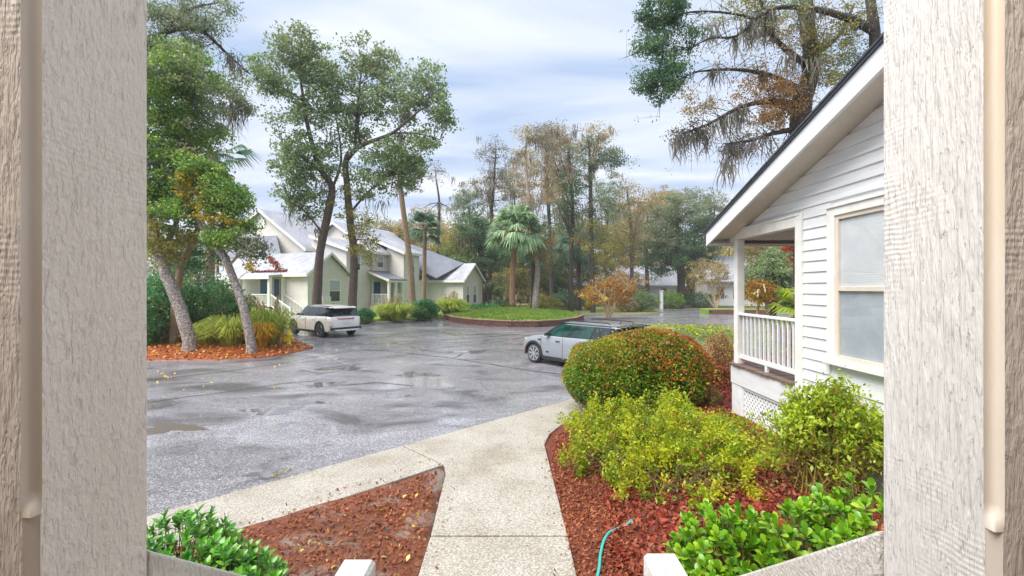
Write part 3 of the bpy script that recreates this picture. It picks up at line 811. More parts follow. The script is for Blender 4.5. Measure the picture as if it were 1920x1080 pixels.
# clapboards: one for each course
EXP = 0.146
z = 0.82; WY0, WY1, WZ0, WZ1 = 4.55, 5.61, 1.62, 3.36
def clap(ya, yb, z0, zc=None):
    if yb - ya < 0.05: return
    zt = z0 + EXP + 0.02
    def lim(y): return min(zt, roof_z(y) - FZ + 0.045)
    if lim(ya) - z0 < 0.02 and lim(yb) - z0 < 0.02: return
    mb = MB()
    y2 = yb
    if lim(yb) < z0 + 0.01:      # trim the sloped end
        y2 = 8.46 - (z0 + 0.012 + FZ - 0.045 - 3.54) / PIT
    tt = [(ya, lim(ya)), (y2, max(lim(y2), z0 + 0.011))]
    ys = 8.46 - (zt + FZ - 0.045 - 3.54) / PIT
    pts = [(ya, zt)] + ([(ys, zt)] if ya < ys < y2 else []) + [(y2, max(lim(y2), z0 + 0.011))]
    if lim(ya) < zt: pts[0] = (ya, lim(ya))
    poly = [(4.004, ya, z0), (4.004, y2, z0)] + [(4.024, p[0], p[1]) for p in reversed(pts)]
    n = len(poly)
    outer = [(p[0] - 0.0, p[1], p[2]) for p in poly]
    back = [(4.032, p[1], p[2]) for p in poly]
    vs = outer + back
    fs = [tuple(range(n)), tuple(range(n, 2*n))[::-1]] + [(i, (i+1) % n, n + (i+1) % n, n + i) for i in range(n)]
    mb.add(vs, fs); cb(mb, 'clapboard', M['white_paint'])
while z < 5.5:
    y_end = 6.26 if z + EXP < ZB1 + 0.02 else 8.46
    lo = 1.0
    if z < 3.54 and z + EXP > ZB1: y_end = 6.26
    if z + EXP > WZ0 - 0.10 and z < WZ1 + 0.12:
        clap(WY1 + 0.135, y_end, z); clap(lo, WY0 - 0.135, z)
    else:
        clap(lo, y_end, z)
    z += EXP
cb(MB().box(3.975, 4.10, 6.262, 6.40, 0.72, ZB1 - 0.005), 'corner_board', M['trim'], bevel=0.004)
cb(MB().box(3.985, 4.12, 6.405, 8.20, ZB, ZB1), 'porch_beam', M['trim'], bevel=0.004)
cb(MB().box(3.965, 3.984, 6.30, 8.22, ZB1 - 0.03, ZB1 + 0.0), 'beam_moulding', M['trim'])
cb(MB().box(3.99, 4.12, 8.06, 8.19, DK, ZB - 0.002), 'porch_post', M['trim'], bevel=0.006)
cb(MB().box(8.0, 8.13, 8.06, 8.19, DK, ZB - 0.002), 'porch_post', M['trim'], bevel=0.006)
cb(MB().box(4.125, 8.1, 8.05, 8.2, ZB, ZB1), 'porch_beam', M['trim'])
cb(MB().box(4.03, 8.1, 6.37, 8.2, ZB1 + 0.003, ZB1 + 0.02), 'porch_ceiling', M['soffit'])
# porch rail
for (x0, y0, x1, y1) in ((4.05, 6.41, 4.05, 8.05),):
    cb(MB().box(4.0, 4.10, 6.405, 8.055, DK + 0.86, DK + 0.90), 'handrail', M['white_paint'], bevel=0.006)
    cb(MB().box(4.03, 4.07, 6.405, 8.055, DK + 0.10, DK + 0.17), 'bottom_rail', M['white_paint'], bevel=0.004)
    for k in range(12):
        y = 6.53 + k * 0.128
        cb(MB().box(4.032, 4.068, y - 0.018, y + 0.018, DK + 0.171, DK + 0.859), 'baluster', M['white_paint'])
    cb(MB().box(4.03, 4.07, 7.2, 7.26, DK, DK + 0.099), 'rail_block', M['white_paint'])
for k in range(30):     # deck boards running away from the wall
    y = 6.41 + k * 0.145
    if y + 0.14 > 8.3: break
    cb(MB().box(3.93 + random.uniform(-0.012, 0.012), 8.0, y, y + 0.138, DK - 0.035, DK - 0.002 + random.uniform(-0.004, 0.001)), 'deck_board', M['deck'])
cb(MB().box(3.96, 4.0, 6.41, 8.24, 0.80, DK - 0.037), 'skirt_board', M['white_paint'], bevel=0.004)
cb(MB().box(4.0, 8.0, 8.21, 8.25, 0.80, DK - 0.037), 'skirt_board', M['white_paint'])
pier = MB().box(3.97, 4.25, 7.88, 8.22, 0.1, 0.798); cb(pier, 'masonry_pier', M['block'], bevel=0.006)
cb(MB().box(4.14, 4.18, 6.3, 7.88, 0.1, 0.798), 'crawl_space_shade', M['dark'])  # dark sheet standing in for the shade behind the lattice
cb(MB().box(4.0, 4.2, 1.0, 6.26, 0.1, 0.815), 'foundation', M['block'])
# lattice: each strip its own piece
lt0, lt1, lz0, lz1 = 6.42, 7.84, 0.18, 0.79
cb(MB().box(3.985, 4.02, 7.83, 7.875, 0.12, 0.797).box(3.985, 4.02, 6.41, 7.828, 0.752, 0.797), 'lattice_frame', M['white_paint'])
kk = 0
for sgn, xo in ((1, 4.005), (-1, 4.018)):
    c = -1.0
    while c < 2.6:
        pts = []
        for t in np.linspace(0, 1, 60):
            zq = lz0 + (lz1 - lz0) * t; yq = lt0 + c + sgn * (zq - lz0) if sgn > 0 else lt0 + c + (lz1 - zq)
            if lt0 <= yq <= lt1: pts.append((yq, zq))
        if len(pts) > 4:
            (ya, za), (yb, zb) = pts[0], pts[-1]
            cb(MB().bar((xo, ya, za), (xo, yb, zb), 0.034, 0.010, up=(1, 0, 0)), 'lattice_strip', M['white_paint'])
        c += 0.098
# rake, soffit, roof
def rake(y0, y1, xa, xb, zo0, zo1, name, mat, **k):
    poly = [(xa, y0, roof_z(y0) + zo0), (xa, y1, roof_z(y1) + zo0), (xa, y1, roof_z(y1) + zo1), (xa, y0, roof_z(y0) + zo1)]
    return cb(MB().prism(poly, (xb - xa, 0, 0)), name, mat, **k)
rake(8.44, RY + 0.001, 3.60, 3.645, -FZ, -0.035, 'rake_board', M['white_paint'])
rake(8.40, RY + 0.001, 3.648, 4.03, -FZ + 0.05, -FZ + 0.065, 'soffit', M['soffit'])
rake(8.48, RY + 0.002, 3.575, 3.66, -0.033, -0.001, 'drip_edge', M['drip'])
rake(8.50, RY, 3.565, RX1, 0.0, 0.03, 'roof', M['shingle_dark'])
rake(RY - 0.001, -3.5, 3.565, RX1, 0.0, 0.03, 'roof', M['shingle_dark'])
cb(MB().box(3.646, RX1, 8.36, 8.44, roof_z(8.44) - FZ, roof_z(8.44) - 0.06), 'fascia', M['white_paint'])
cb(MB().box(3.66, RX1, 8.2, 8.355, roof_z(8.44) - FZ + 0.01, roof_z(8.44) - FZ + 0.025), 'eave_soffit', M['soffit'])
cb(MB().box(3.95, 4.02, 8.205, 8.36, roof_z(8.44) - FZ + 0.03, roof_z(8.3) - 0.08), 'eave_return', M['trim'])
# window
win = bpy.data.objects.new('window', None); link(win, cot)
def wb(x0, x1, y0, y1, z0, z1, name, mat, **k): return cb(MB().box(x0, x1, y0, y1, z0, z1), name, mat, win, **k)
wb(3.965, 4.03, WY1 + 0.0, WY1 + 0.13, WZ0, WZ1 + 0.13, 'casing', M['trim'], bevel=0.005)
wb(3.965, 4.03, WY0 - 0.13, WY0, WZ0, WZ1 + 0.13, 'casing', M['trim'], bevel=0.005)
wb(3.965, 4.03, WY0 + 0.001, WY1 - 0.001, WZ1 + 0.03, WZ1 + 0.13, 'casing', M['trim'], bevel=0.005)
wb(3.945, 4.03, WY0 - 0.14, WY1 + 0.14, WZ1 + 0.132, WZ1 + 0.16, 'casing_cap', M['trim'])
wb(3.93, 4.03, WY0 - 0.15, WY1 + 0.15, WZ0 - 0.065, WZ0 - 0.001, 'sill', M['trim'], bevel=0.005)
wb(3.985, 4.03, WY1 - 0.05, WY1 - 0.001, WZ0, WZ1 + 0.029, 'frame', M['tan_frame'])
wb(3.985, 4.03, WY0 + 0.001, WY0 + 0.05, WZ0, WZ1 + 0.029, 'frame', M['tan_frame'])
wb(3.985, 4.03, WY0 + 0.051, WY1 - 0.051, WZ1 - 0.02, WZ1 + 0.029, 'frame', M['tan_frame'])
wb(3.980, 4.03, WY0 + 0.051, WY1 - 0.051, WZ0, WZ0 + 0.06, 'frame', M['tan_frame'])
zm_ = 2.49
wb(3.984, 4.03, WY0 + 0.051, WY1 - 0.051, zm_ - 0.025, zm_ + 0.025, 'meeting_rail', M['tan_frame'])
cb(MB().add([(4.005, WY0 + 0.05, zm_ + 0.025), (4.005, WY1 - 0.05, zm_ + 0.025), (4.005, WY1 - 0.05, WZ1 - 0.02), (4.005, WY0 + 0.05, WZ1 - 0.02)], [(3, 2, 1, 0)]), 'upper_pane', M['pane'], win, fix=False)
cb(MB().add([(3.999, WY0 + 0.05, WZ0 + 0.06), (3.999, WY1 - 0.05, WZ0 + 0.06), (3.999, WY1 - 0.05, zm_ - 0.025), (3.999, WY0 + 0.05, zm_ - 0.025)], [(3, 2, 1, 0)]), 'lower_pane', M['pane'], win, fix=False)
M['screen'] = plain('insect_screen', (0.46, 0.49, 0.52), (0.40, 0.43, 0.46), 4, 0.5)
for k in range(32):
    zc = zm_ + 0.03 + k * 0.028
    if zc < WZ1 - 0.03:
        cb(MB().hexa([(4.018, WY0 + 0.05, zc - 0.010), (4.026, WY0 + 0.05, zc - 0.010), (4.026, WY1 - 0.05, zc - 0.010), (4.018, WY1 - 0.05, zc - 0.010),
                      (4.013, WY0 + 0.05, zc + 0.015), (4.0215, WY0 + 0.05, zc + 0.015), (4.0215, WY1 - 0.05, zc + 0.015), (4.013, WY1 - 0.05, zc + 0.015)]), 'blind_slat', M['blind'], win)
wb(4.020, 4.026, WY0 + 0.05, WY1 - 0.05, WZ0 + 0.06, zm_ - 0.025, 'insect_screen', M['screen'])

# ------------------------------------------------------------------ town houses on the left (local u,v axes)
ROT = R(-23.5)
TH0 = (-15.7387, 32.8995, 0.09)
def slope_slab(mb, p, t=0.12):
    """roof slab from its four top corners"""
    p = [Vector(q) for q in p]; d = Vector((0, 0, -t))
    mb.hexa([q + d for q in p] + p); return mb
def gable_roof(par, u0, u1, v0, v1, ze, zr, axis, mat, t=0.14, trim=True):
    """ridge along 'u' or 'v'; ze at the given outer edges"""
    if axis == 'u':
        vm = (v0 + v1) / 2
        slope_slab(MB(), [(u0, v0, ze), (u1, v0, ze), (u1, vm, zr), (u0, vm, zr)], t).build('roof', mat, par)
        slope_slab(MB(), [(u0, vm, zr), (u1, vm, zr), (u1, v1, ze), (u0, v1, ze)], t).build('roof', mat, par)
        if trim:
            for uu in (u0, u1):
                s = 0.035 if uu == u1 else -0.035
                for (va, vb, za, zb) in ((v0, vm, ze, zr), (vm, v1, zr, ze)):
                    MB().prism([(uu, va, za - 0.03), (uu, vb, zb - 0.03), (uu, vb, zb - 0.26), (uu, va, za - 0.26)], (s, 0, 0)).build('rake_board', M['cream_trim'], par)
            MB().box(u0, u1, v0 - 0.05, v0 - 0.003, ze - 0.24, ze - 0.01).build('fascia', M['cream_trim'], par)
    else:
        um = (u0 + u1) / 2
        slope_slab(MB(), [(u0, v0, ze), (um, v0, zr), (um, v1, zr), (u0, v1, ze)], t).build('roof', mat, par)
        slope_slab(MB(), [(um, v0, zr), (u1, v0, ze), (u1, v1, ze), (um, v1, zr)], t).build('roof', mat, par)
        if trim:
            for (ua, ub, za, zb) in ((u0, um, ze, zr), (um, u1, zr, ze)):
                MB().prism([(ua, v0, za - 0.03), (ub, v0, zb - 0.03), (ub, v0, zb - 0.28), (ua, v0, za - 0.28)], (0, -0.035, 0)).build('rake_board', M['cream_trim'], par)
            MB().box(u1 + 0.003, u1 + 0.05, v0, v1, ze - 0.24, ze - 0.01).build('fascia', M['cream_trim'], par)
def gable_block(par, u0, u1, v0, v1, z0, ze, zr, axis, mat, name='wall'):
    if axis == 'u':
        MB().prism([(u0, v0, z0), (u0, v1, z0), (u0, v1, ze), (u0, (v0+v1)/2, zr), (u0, v0, ze)], (u1 - u0, 0, 0)).build(name, mat, par)
    else:
        MB().prism([(u0, v0, z0), (u1, v0, z0), (u1, v0, ze), ((u0+u1)/2, v0, zr), (u0, v0, ze)], (0, v1 - v0, 0)).build(name, mat, par)
def window_u(par, u, v0, v1, z0, z1, shutters=False):   # in a wall facing +u
    w = bpy.data.objects.new('window', None); link(w, par)
    t = 0.09
    MB().box(u, u + 0.03, v0 - t, v1 + t, z0 - t, z0).box(u, u + 0.03, v0 - t, v1 + t, z1, z1 + t).box(u, u + 0.03, v0 - t, v0, z0, z1).box(u, u + 0.03, v1, v1 + t, z0, z1).build('frame', M['cream_trim'], w)
    zm = (z0 + z1) / 2
    MB().box(u + 0.003, u + 0.012, v0, v1, z0, zm - 0.02).build('lower_pane', M['far_glass'], w)
    MB().box(u + 0.003, u + 0.012, v0, v1, zm + 0.02, z1).build('upper_pane', M['screen'], w)
    MB().box(u + 0.003, u + 0.025, v0, v1, zm - 0.02, zm + 0.02).build('meeting_rail', M['cream_trim'], w)
    if shutters:
        for va, vb in ((v0 - t - 0.16, v0 - t - 0.01), (v1 + t + 0.01, v1 + t + 0.16)):
            MB().box(u, u + 0.02, va, vb, z0 - 0.05, z1 + 0.05).build('shutter', M['tan_frame'], w)
def window_v(par, v, u0, u1, z0, z1, name='window', mat=None):
    w = bpy.data.objects.new(name, None); link(w, par); t = 0.08
    MB().box(u0 - t, u1 + t, v - 0.03, v, z0 - t, z0).box(u0 - t, u1 + t, v - 0.03, v, z1, z1 + t).box(u0 - t, u0, v - 0.03, v, z0, z1).box(u1, u1 + t, v - 0.03, v, z0, z1).build('frame', M['cream_trim'], w)
    MB().box(u0, u1, v - 0.012, v - 0.003, z0, z1).build('pane', mat or M['far_glass'], w)

A = thing('townhouse', 'near cream town house with blue doors, porch and fallen leaves on its roof', 'house', TH0, ROT)
zo = -0.09     # local z of world 0
SG = M['siding_cream']
# porch wing, gable toward +u
v0w, v1w = 1.2, 5.3; ew = 3.55; rw = 5.2
MB().prism([(-2.45, v0w, zo), (-2.45, v1w, zo), (-2.45, v1w, ew), (-2.45, 3.25, rw - 0.12), (-2.45, v0w, ew)], (2.45, 0, 0)).build('wall', SG, A)
MB().prism([(-9.5, 2.7, zo), (-9.5, v1w, zo), (-9.5, v1w, ew), (-9.5, 3.25, rw - 0.12), (-9.5, 2.7, ew + 0.9)], (7.04, 0, 0)).build('wall', SG, A)
gable_roof(A, -9.7, 0.32, 0.85, 5.65, 3.5, 5.28, 'u', M['roof_grey'])
slope_slab(MB(), [(-9.7, -0.35, 3.33), (-2.2, -0.35, 3.33), (-2.2, 0.86, 3.47), (-9.7, 0.86, 3.47)], 0.10).build('porch_roof', M['roof_grey'], A)
MB().box(-9.7, -2.15, -0.40, -0.355, 3.08, 3.32).build('porch_fascia', M['cream_trim'], A)
MB().box(-9.5, -2.3, -0.2, 2.69, 0.92, 1.02).build('porch_floor', M['deck'], A)
MB().box(-9.5, -2.3, -0.22, -0.18, zo, 0.90).build('porch_skirt', M['cream_trim'], A)
for (u, v) in ((-2.4, -0.1), (-2.4, 1.08), (-5.6, -0.1), (-8.8, -0.1)):
    MB().box(u - 0.11, u + 0.11, v - 0.11, v + 0.11, 1.02, 3.22).build('porch_post', M['cream_trim'], A)
MB().bar((-9.5, -0.1, 1.93), (-2.52, -0.1, 1.93), 0.09, 0.06).build('handrail', M['cream_trim'], A)
MB().bar((-9.5, -0.1, 1.14), (-2.52, -0.1, 1.14), 0.06, 0.06).build('bottom_rail', M['cream_trim'], A)
for k in range(54):
    u = -9.4 + k * 0.128
    if u < -2.55: MB().box(u - 0.02, u + 0.02, -0.12, -0.08, 1.17, 1.9).build('baluster', M['cream_trim'], A)
for k in range(5):
    MB().box(-2.3 + k * 0.34, -2.3 + (k + 1) * 0.34, -0.05, 1.05, 0.0, 0.92 - 0.17 * k - 0.08).build('step', M['kerb'], A)
for v in (-0.1, 1.08):
    MB().bar((-2.3, v, 1.93), (-0.3, v, 0.93), 0.07, 0.07).build('stair_rail', M['cream_trim'], A)
    MB().bar((-2.3, v, 1.12), (-0.3, v, 0.12), 0.06, 0.06).build('stair_rail', M['cream_trim'], A)
    MB().box(-0.32, -0.2, v - 0.06, v + 0.06, 0.0, 1.0).build('stair_newel', M['cream_trim'], A)
    for k in range(13):
        t = (k + 0.7) / 13.4; MB().box(-2.3 + 2 * t - 0.018, -2.3 + 2 * t + 0.018, v - 0.018, v + 0.018, 1.14 - t, 1.9 - t).build('baluster', M['cream_trim'], A)
for (ua, ub) in ((-7.0, -6.0), (-5.35, -4.75)):
    dd = MB().box(ua, ub, 2.66, 2.695, 1.02, 3.12).build('door', M['blue_door'], A)
    MB().box(ua - 0.09, ua - 0.002, 2.655, 2.69, 1.02, 3.2).box(ub + 0.002, ub + 0.09, 2.655, 2.69, 1.02, 3.2).build('door_frame', M['cream_trim'], dd)
window_u(A, 0.0, 3.32, 4.4, 1.35, 3.0)
wa = MB().box(0.01, 0.42, 2.25, 3.05, 1.02, 1.75).build('air_conditioner', M['cream_trim'], A)
for k in range(5): MB().bar((0.43, 2.3 + k * 0.16, 1.07), (0.43, 2.3 + k * 0.16, 1.7), 0.02, 0.02).build('grille_bar', M['tan_frame'], wa)
MB().box(0.01, 0.03, 2.15, 2.3, 1.6, 2.1).build('meter_box', M['hydrant'], A)
# main block with the big gable toward -v
gable_block(A, -15.5, -4.9, 5.32, 13.0, zo, 6.0, 9.45, 'v', SG)
gable_roof(A, -16.0, -4.4, 4.95, 13.2, 5.85, 9.65, 'v', M['roof_grey'])
window_v(A, 5.31, -10.5, -9.9, 8.0, 8.75, 'attic_vent', M['cream_trim'])
slope_slab(MB(), [(-12.5, 3.2, 5.1), (-5.2, 3.2, 5.1), (-8.3, 5.3, 7.15), (-12.5, 5.3, 7.2)], 0.1).build('lean_to_roof', M['roof_slate'], A)
# side box with a shed roof
MB().prism([(-4.89, 6.1, zo), (-0.9, 6.1, zo), (-0.9, 6.1, 5.75), (-4.89, 6.1, 7.0)], (0, 3.0, 0)).build('wall', SG, A)
slope_slab(MB(), [(-4.9, 5.8, 7.15), (-0.45, 5.8, 5.78), (-0.45, 9.2, 5.78), (-4.9, 9.2, 7.15)], 0.10).build('shed_roof', M['roof_grey'], A)
MB().prism([(-4.9, 5.76, 7.12), (-0.45, 5.76, 5.75), (-0.45, 5.76, 5.50), (-4.9, 5.76, 6.87)], (0, 0.035, 0)).build('rake_board', M['cream_trim'], A)
window_u(A, -0.9, 7.0, 7.7, 4.0, 5.2)
# fallen leaves on the porch roof
rr = []
for k in range(900):
    t = rng.random(); u = -6.3 + t * 3.6 + rng.normal() * 0.15; vv = 2.9 - 1.8 * t + rng.normal() * 0.10
    if rng.random() < 0.45: u = rng.uniform(-5.9, -2.0); vv = 1.0 + abs(rng.normal()) * 0.10
    zz_ = 3.5 + (vv - 0.85) / 2.4 * 1.78
    rr.append((u, vv, zz_ + 0.03))
lf = leaves('roof_leaf_pile', np.array(rr), rng.uniform(0.10, 0.2, len(rr)), M['straw_litter'], A, 0.6, flat=2.0)

Bq = thing('townhouse', 'far cream town house with small shed roofed porch and low end wing', 'house', TH0, ROT)
gable_block(Bq, -9.6, -0.8, 9.2, 17.0, zo, 5.75, 8.5, 'v', SG)
gable_roof(Bq, -10.0, -0.4, 8.8, 17.2, 5.75, 8.75, 'v', M['roof_grey'])
window_u(Bq, -0.8, 9.9, 10.7, 4.35, 5.35, True)
MB().prism([(-0.79, 11.3, zo), (1.14, 11.3, zo), (1.14, 11.3, 5.7), (-0.79, 11.3, 6.45)], (0, 2.5, 0)).build('wall', SG, Bq)
slope_slab(MB(), [(-3.0, 10.95, 7.55), (1.5, 10.95, 5.80), (1.5, 14.1, 5.80), (-3.0, 14.1, 7.55)], 0.10).build('shed_roof', M['roof_grey'], Bq)
MB().prism([(-2.8, 10.91, 7.42), (1.5, 10.91, 5.77), (1.5, 10.91, 5.52), (-2.8, 10.91, 7.17)], (0, 0.035, 0)).build('rake_board', M['cream_trim'], Bq)
MB().box(1.503, 1.54, 10.95, 14.1, 5.55, 5.79).build('fascia', M['cream_trim'], Bq)
window_u(Bq, 1.14, 12.35, 12.95, 3.9, 5.1)
window_u(Bq, 1.14, 12.2, 12.95, 1.3, 2.8)
# porch
slope_slab(MB(), [(-0.8, 8.7, 4.0), (1.55, 8.7, 3.2), (1.55, 11.29, 3.2), (-0.8, 11.29, 4.0)], 0.10).build('porch_roof', M['roof_slate'], Bq)
MB().prism([(-0.8, 8.66, 3.97), (1.55, 8.66, 3.17), (1.55, 8.66, 2.95), (-0.8, 8.66, 3.75)], (0, 0.035, 0)).build('rake_board', M['cream_trim'], Bq)
MB().box(1.2, 1.53, 8.75, 11.29, 2.92, 3.08).build('porch_beam', M['cream_trim'], Bq)
MB().box(-0.79, 1.5, 8.8, 11.29, 0.9, 1.0).build('porch_floor', M['kerb'], Bq)
MB().box(1.4, 1.45, 8.82, 11.28, zo, 0.88).build('porch_skirt', M['tan_frame'], Bq)
MB().box(-0.79, 1.4, 8.82, 8.87, zo, 0.88).build('porch_skirt', M['tan_frame'], Bq)
for v in (8.95, 9.9, 10.85): MB().box(1.2, 1.42, v - 0.1, v + 0.1, 1.0, 2.92).build('porch_post', M['cream_trim'], Bq)
for (a, b) in (((-0.7, 8.9, 1.85), (1.2, 8.9, 1.85)), ((1.31, 10.0, 1.85), (1.31, 10.8, 1.85))):
    MB().bar(a, b, 0.07, 0.06).build('handrail', M['cream_trim'], Bq)
    n = 13 if a[0] < 0 else 5
    for k in range(n):
        p = Vector(a).lerp(Vector(b), (k + 0.5) / n); MB().box(p.x - 0.02, p.x + 0.02, p.y - 0.02, p.y + 0.02, 1.0, 1.82).build('baluster', M['cream_trim'], Bq)
dd = MB().box(-0.79, -0.75, 9.35, 10.3, 1.0, 2.95).build('door', M['blue_door'], Bq)
MB().box(-0.79, -0.74, 9.24, 9.348, 1.0, 3.05).box(-0.79, -0.74, 10.302, 10.41, 1.0, 3.05).build('door_frame', M['cream_trim'], dd)
# low end wing
gable_block(Bq, -0.3, 5.2, 15.4, 19.3, zo, 3.25, 4.75, 'u', SG)
gable_roof(Bq, -0.3, 5.55, 15.05, 19.65, 3.2, 4.95, 'u', M['roof_grey'])
slope_slab(MB(), [(-3.0, 14.2, 5.9), (2.9, 14.2, 3.4), (4.2, 17.3, 4.97), (-3.0, 17.3, 7.4)], 0.1).build('valley_roof', M['roof_slate'], Bq)
MB().prism([(0.2, 14.9, 4.15), (1.5, 14.9, 3.35), (1.5, 14.9, 3.1), (0.2, 14.9, 3.9)], (0, 0.035, 0)).build('rake_board', M['cream_trim'], Bq)
MB().box(-0.8, 1.14, 13.8, 15.4, zo, 3.2).build('wall', SG, Bq)
window_u(Bq, 5.2, 16.1, 16.6, 0.9, 2.6); window_u(Bq, 5.2, 17.5, 18.1, 0.9, 2.6)
MB().box(5.3, 5.42, 18.95, 19.07, zo, 3.0).build('side_post', M['tan_frame'], Bq)

# ------------------------------------------------------------------ far white house beyond the trees
FH = thing('bungalow', 'pale bungalow with light grey roof half hidden beyond the far trees', 'house', (15.2, 66, 0), R(4))
MB().box(0, 9.5, 0, 8, 0, 3.0).build('wall', M['white_paint'], FH)
MB().box(-7.0, 0, 2.5, 8, 0, 3.0).build('wall', M['white_paint'], FH)
for (u0, u1, v0, v1) in ((-0.6, 10.1, -0.8, 8.6), (-7.6, -0.6, 1.8, 8.6)):
    vm = (v0 + v1) / 2
    slope_slab(MB(), [(u0, v0, 2.9), (u1, v0, 2.9), (u1, vm, 5.9), (u0, vm, 5.9)], 0.2).build('roof', M['roof_grey'], FH)
    slope_slab(MB(), [(u0, vm, 5.9), (u1, vm, 5.9), (u1, v1, 2.9), (u0, v1, 2.9)], 0.2).build('roof', M['roof_grey'], FH)
for u in (0.6, 1.9, 3.2, 6.6):
    window_v(FH, -0.005, u, u + 0.8, 0.9, 2.5)
MB().box(-0.3, -0.1, -0.7, -0.5, 0, 2.7).build('porch_post', M['white_paint'], FH)
FH2 = thing('bungalow', 'pale house glimpsed at far right behind the straw coloured tree', 'house', (27.5, 64, 0), R(-8))
MB().box(0, 9, 0, 7, 0, 3.6).build('wall', M['white_paint'], FH2)
slope_slab(MB(), [(-0.5, -0.7, 3.4), (9.5, -0.7, 3.4), (9.5, 3.5, 7.2), (-0.5, 3.5, 7.2)], 0.2).build('roof', M['roof_grey'], FH2)
slope_slab(MB(), [(-0.5, 3.5, 7.2), (9.5, 3.5, 7.2), (9.5, 7.7, 3.4), (-0.5, 7.7, 3.4)], 0.2).build('roof', M['roof_grey'], FH2)
window_v(FH2, -0.005, 1.2, 2.2, 1.0, 2.6); window_v(FH2, -0.005, 3.4, 4.4, 1.0, 2.6)

# ------------------------------------------------------------------ cars
def crom(xs, ys, x):
    """smooth interpolation through stations"""
    xs = list(xs); i = 0
    while i < len(xs) - 2 and x > xs[i + 1]: i += 1
    x0, x1 = xs[i], xs[i + 1]; t = clamp((x - x0) / (x1 - x0))
    def sl(j):
        a = max(j - 1, 0); b = min(j + 1, len(xs) - 1); return (ys[b] - ys[a]) / (xs[b] - xs[a])
    h = x1 - x0; m0, m1 = sl(i) * h, sl(i + 1) * h
    return (2*t**3-3*t*t+1)*ys[i] + (t**3-2*t*t+t)*m0 + (-2*t**3+3*t*t)*ys[i+1] + (t**3-t*t)*m1
def car_paint(name, c):
    m, t, b, o = newmat(name)
    f = noise(t, coords(t), 1.5, 3); r = ramp(t, [(0.3, tuple(x * 0.95 for x in c)), (0.7, c)]); L(t, f, r.inputs[0]); L(t, r.outputs[0], b.inputs['Base Color'])
    b.inputs['Roughness'].default_value = 0.28; b.inputs['Metallic'].default_value = 0.15; b.inputs['Coat Weight'].default_value = 0.7; b.inputs['Coat Roughness'].default_value = 0.04
    return m
M['silver'] = car_paint('silver_car_paint', (0.27, 0.29, 0.32))
M['pearl'] = car_paint('pearl_car_paint', (0.72, 0.69, 0.63))
M['black_trim'] = plain('black_trim', (0.02, 0.021, 0.024), None, 10, 0.45)
M['gloss_black'] = plain('gloss_black', (0.012, 0.013, 0.016), None, 10, 0.08, coat=0.5)
M['tyre'] = plain('tyre_rubber', (0.022, 0.022, 0.024), None, 12, 0.7, bmp=0.2)
M['alloy'] = plain('alloy_wheel', (0.62, 0.63, 0.65), None, 10, 0.25, 0.8)
M['alloy_dark'] = plain('dark_alloy', (0.16, 0.16, 0.17), None, 10, 0.3, 0.7)
M['teal_glass'] = glass_mat('tinted_glass', (0.01, 0.065, 0.055))
M['dark_glass'] = glass_mat('dark_tinted_glass', (0.02, 0.035, 0.05))
M['tail_red'] = plain('tail_lamp', (0.45, 0.02, 0.02), (0.30, 0.01, 0.01), 14, 0.15)
M['amber'] = plain('amber_lamp', (0.60, 0.12, 0.01), None, 14, 0.2)
M['plate'] = plain('number_plate', (0.75, 0.78, 0.80), (0.60, 0.66, 0.72), 25, 0.4)
M['silver_trim'] = plain('satin_silver', (0.60, 0.61, 0.62), None, 10, 0.3, 0.6)
M['lamp_glass'] = plain('head_lamp', (0.70, 0.72, 0.74), None, 10, 0.1)

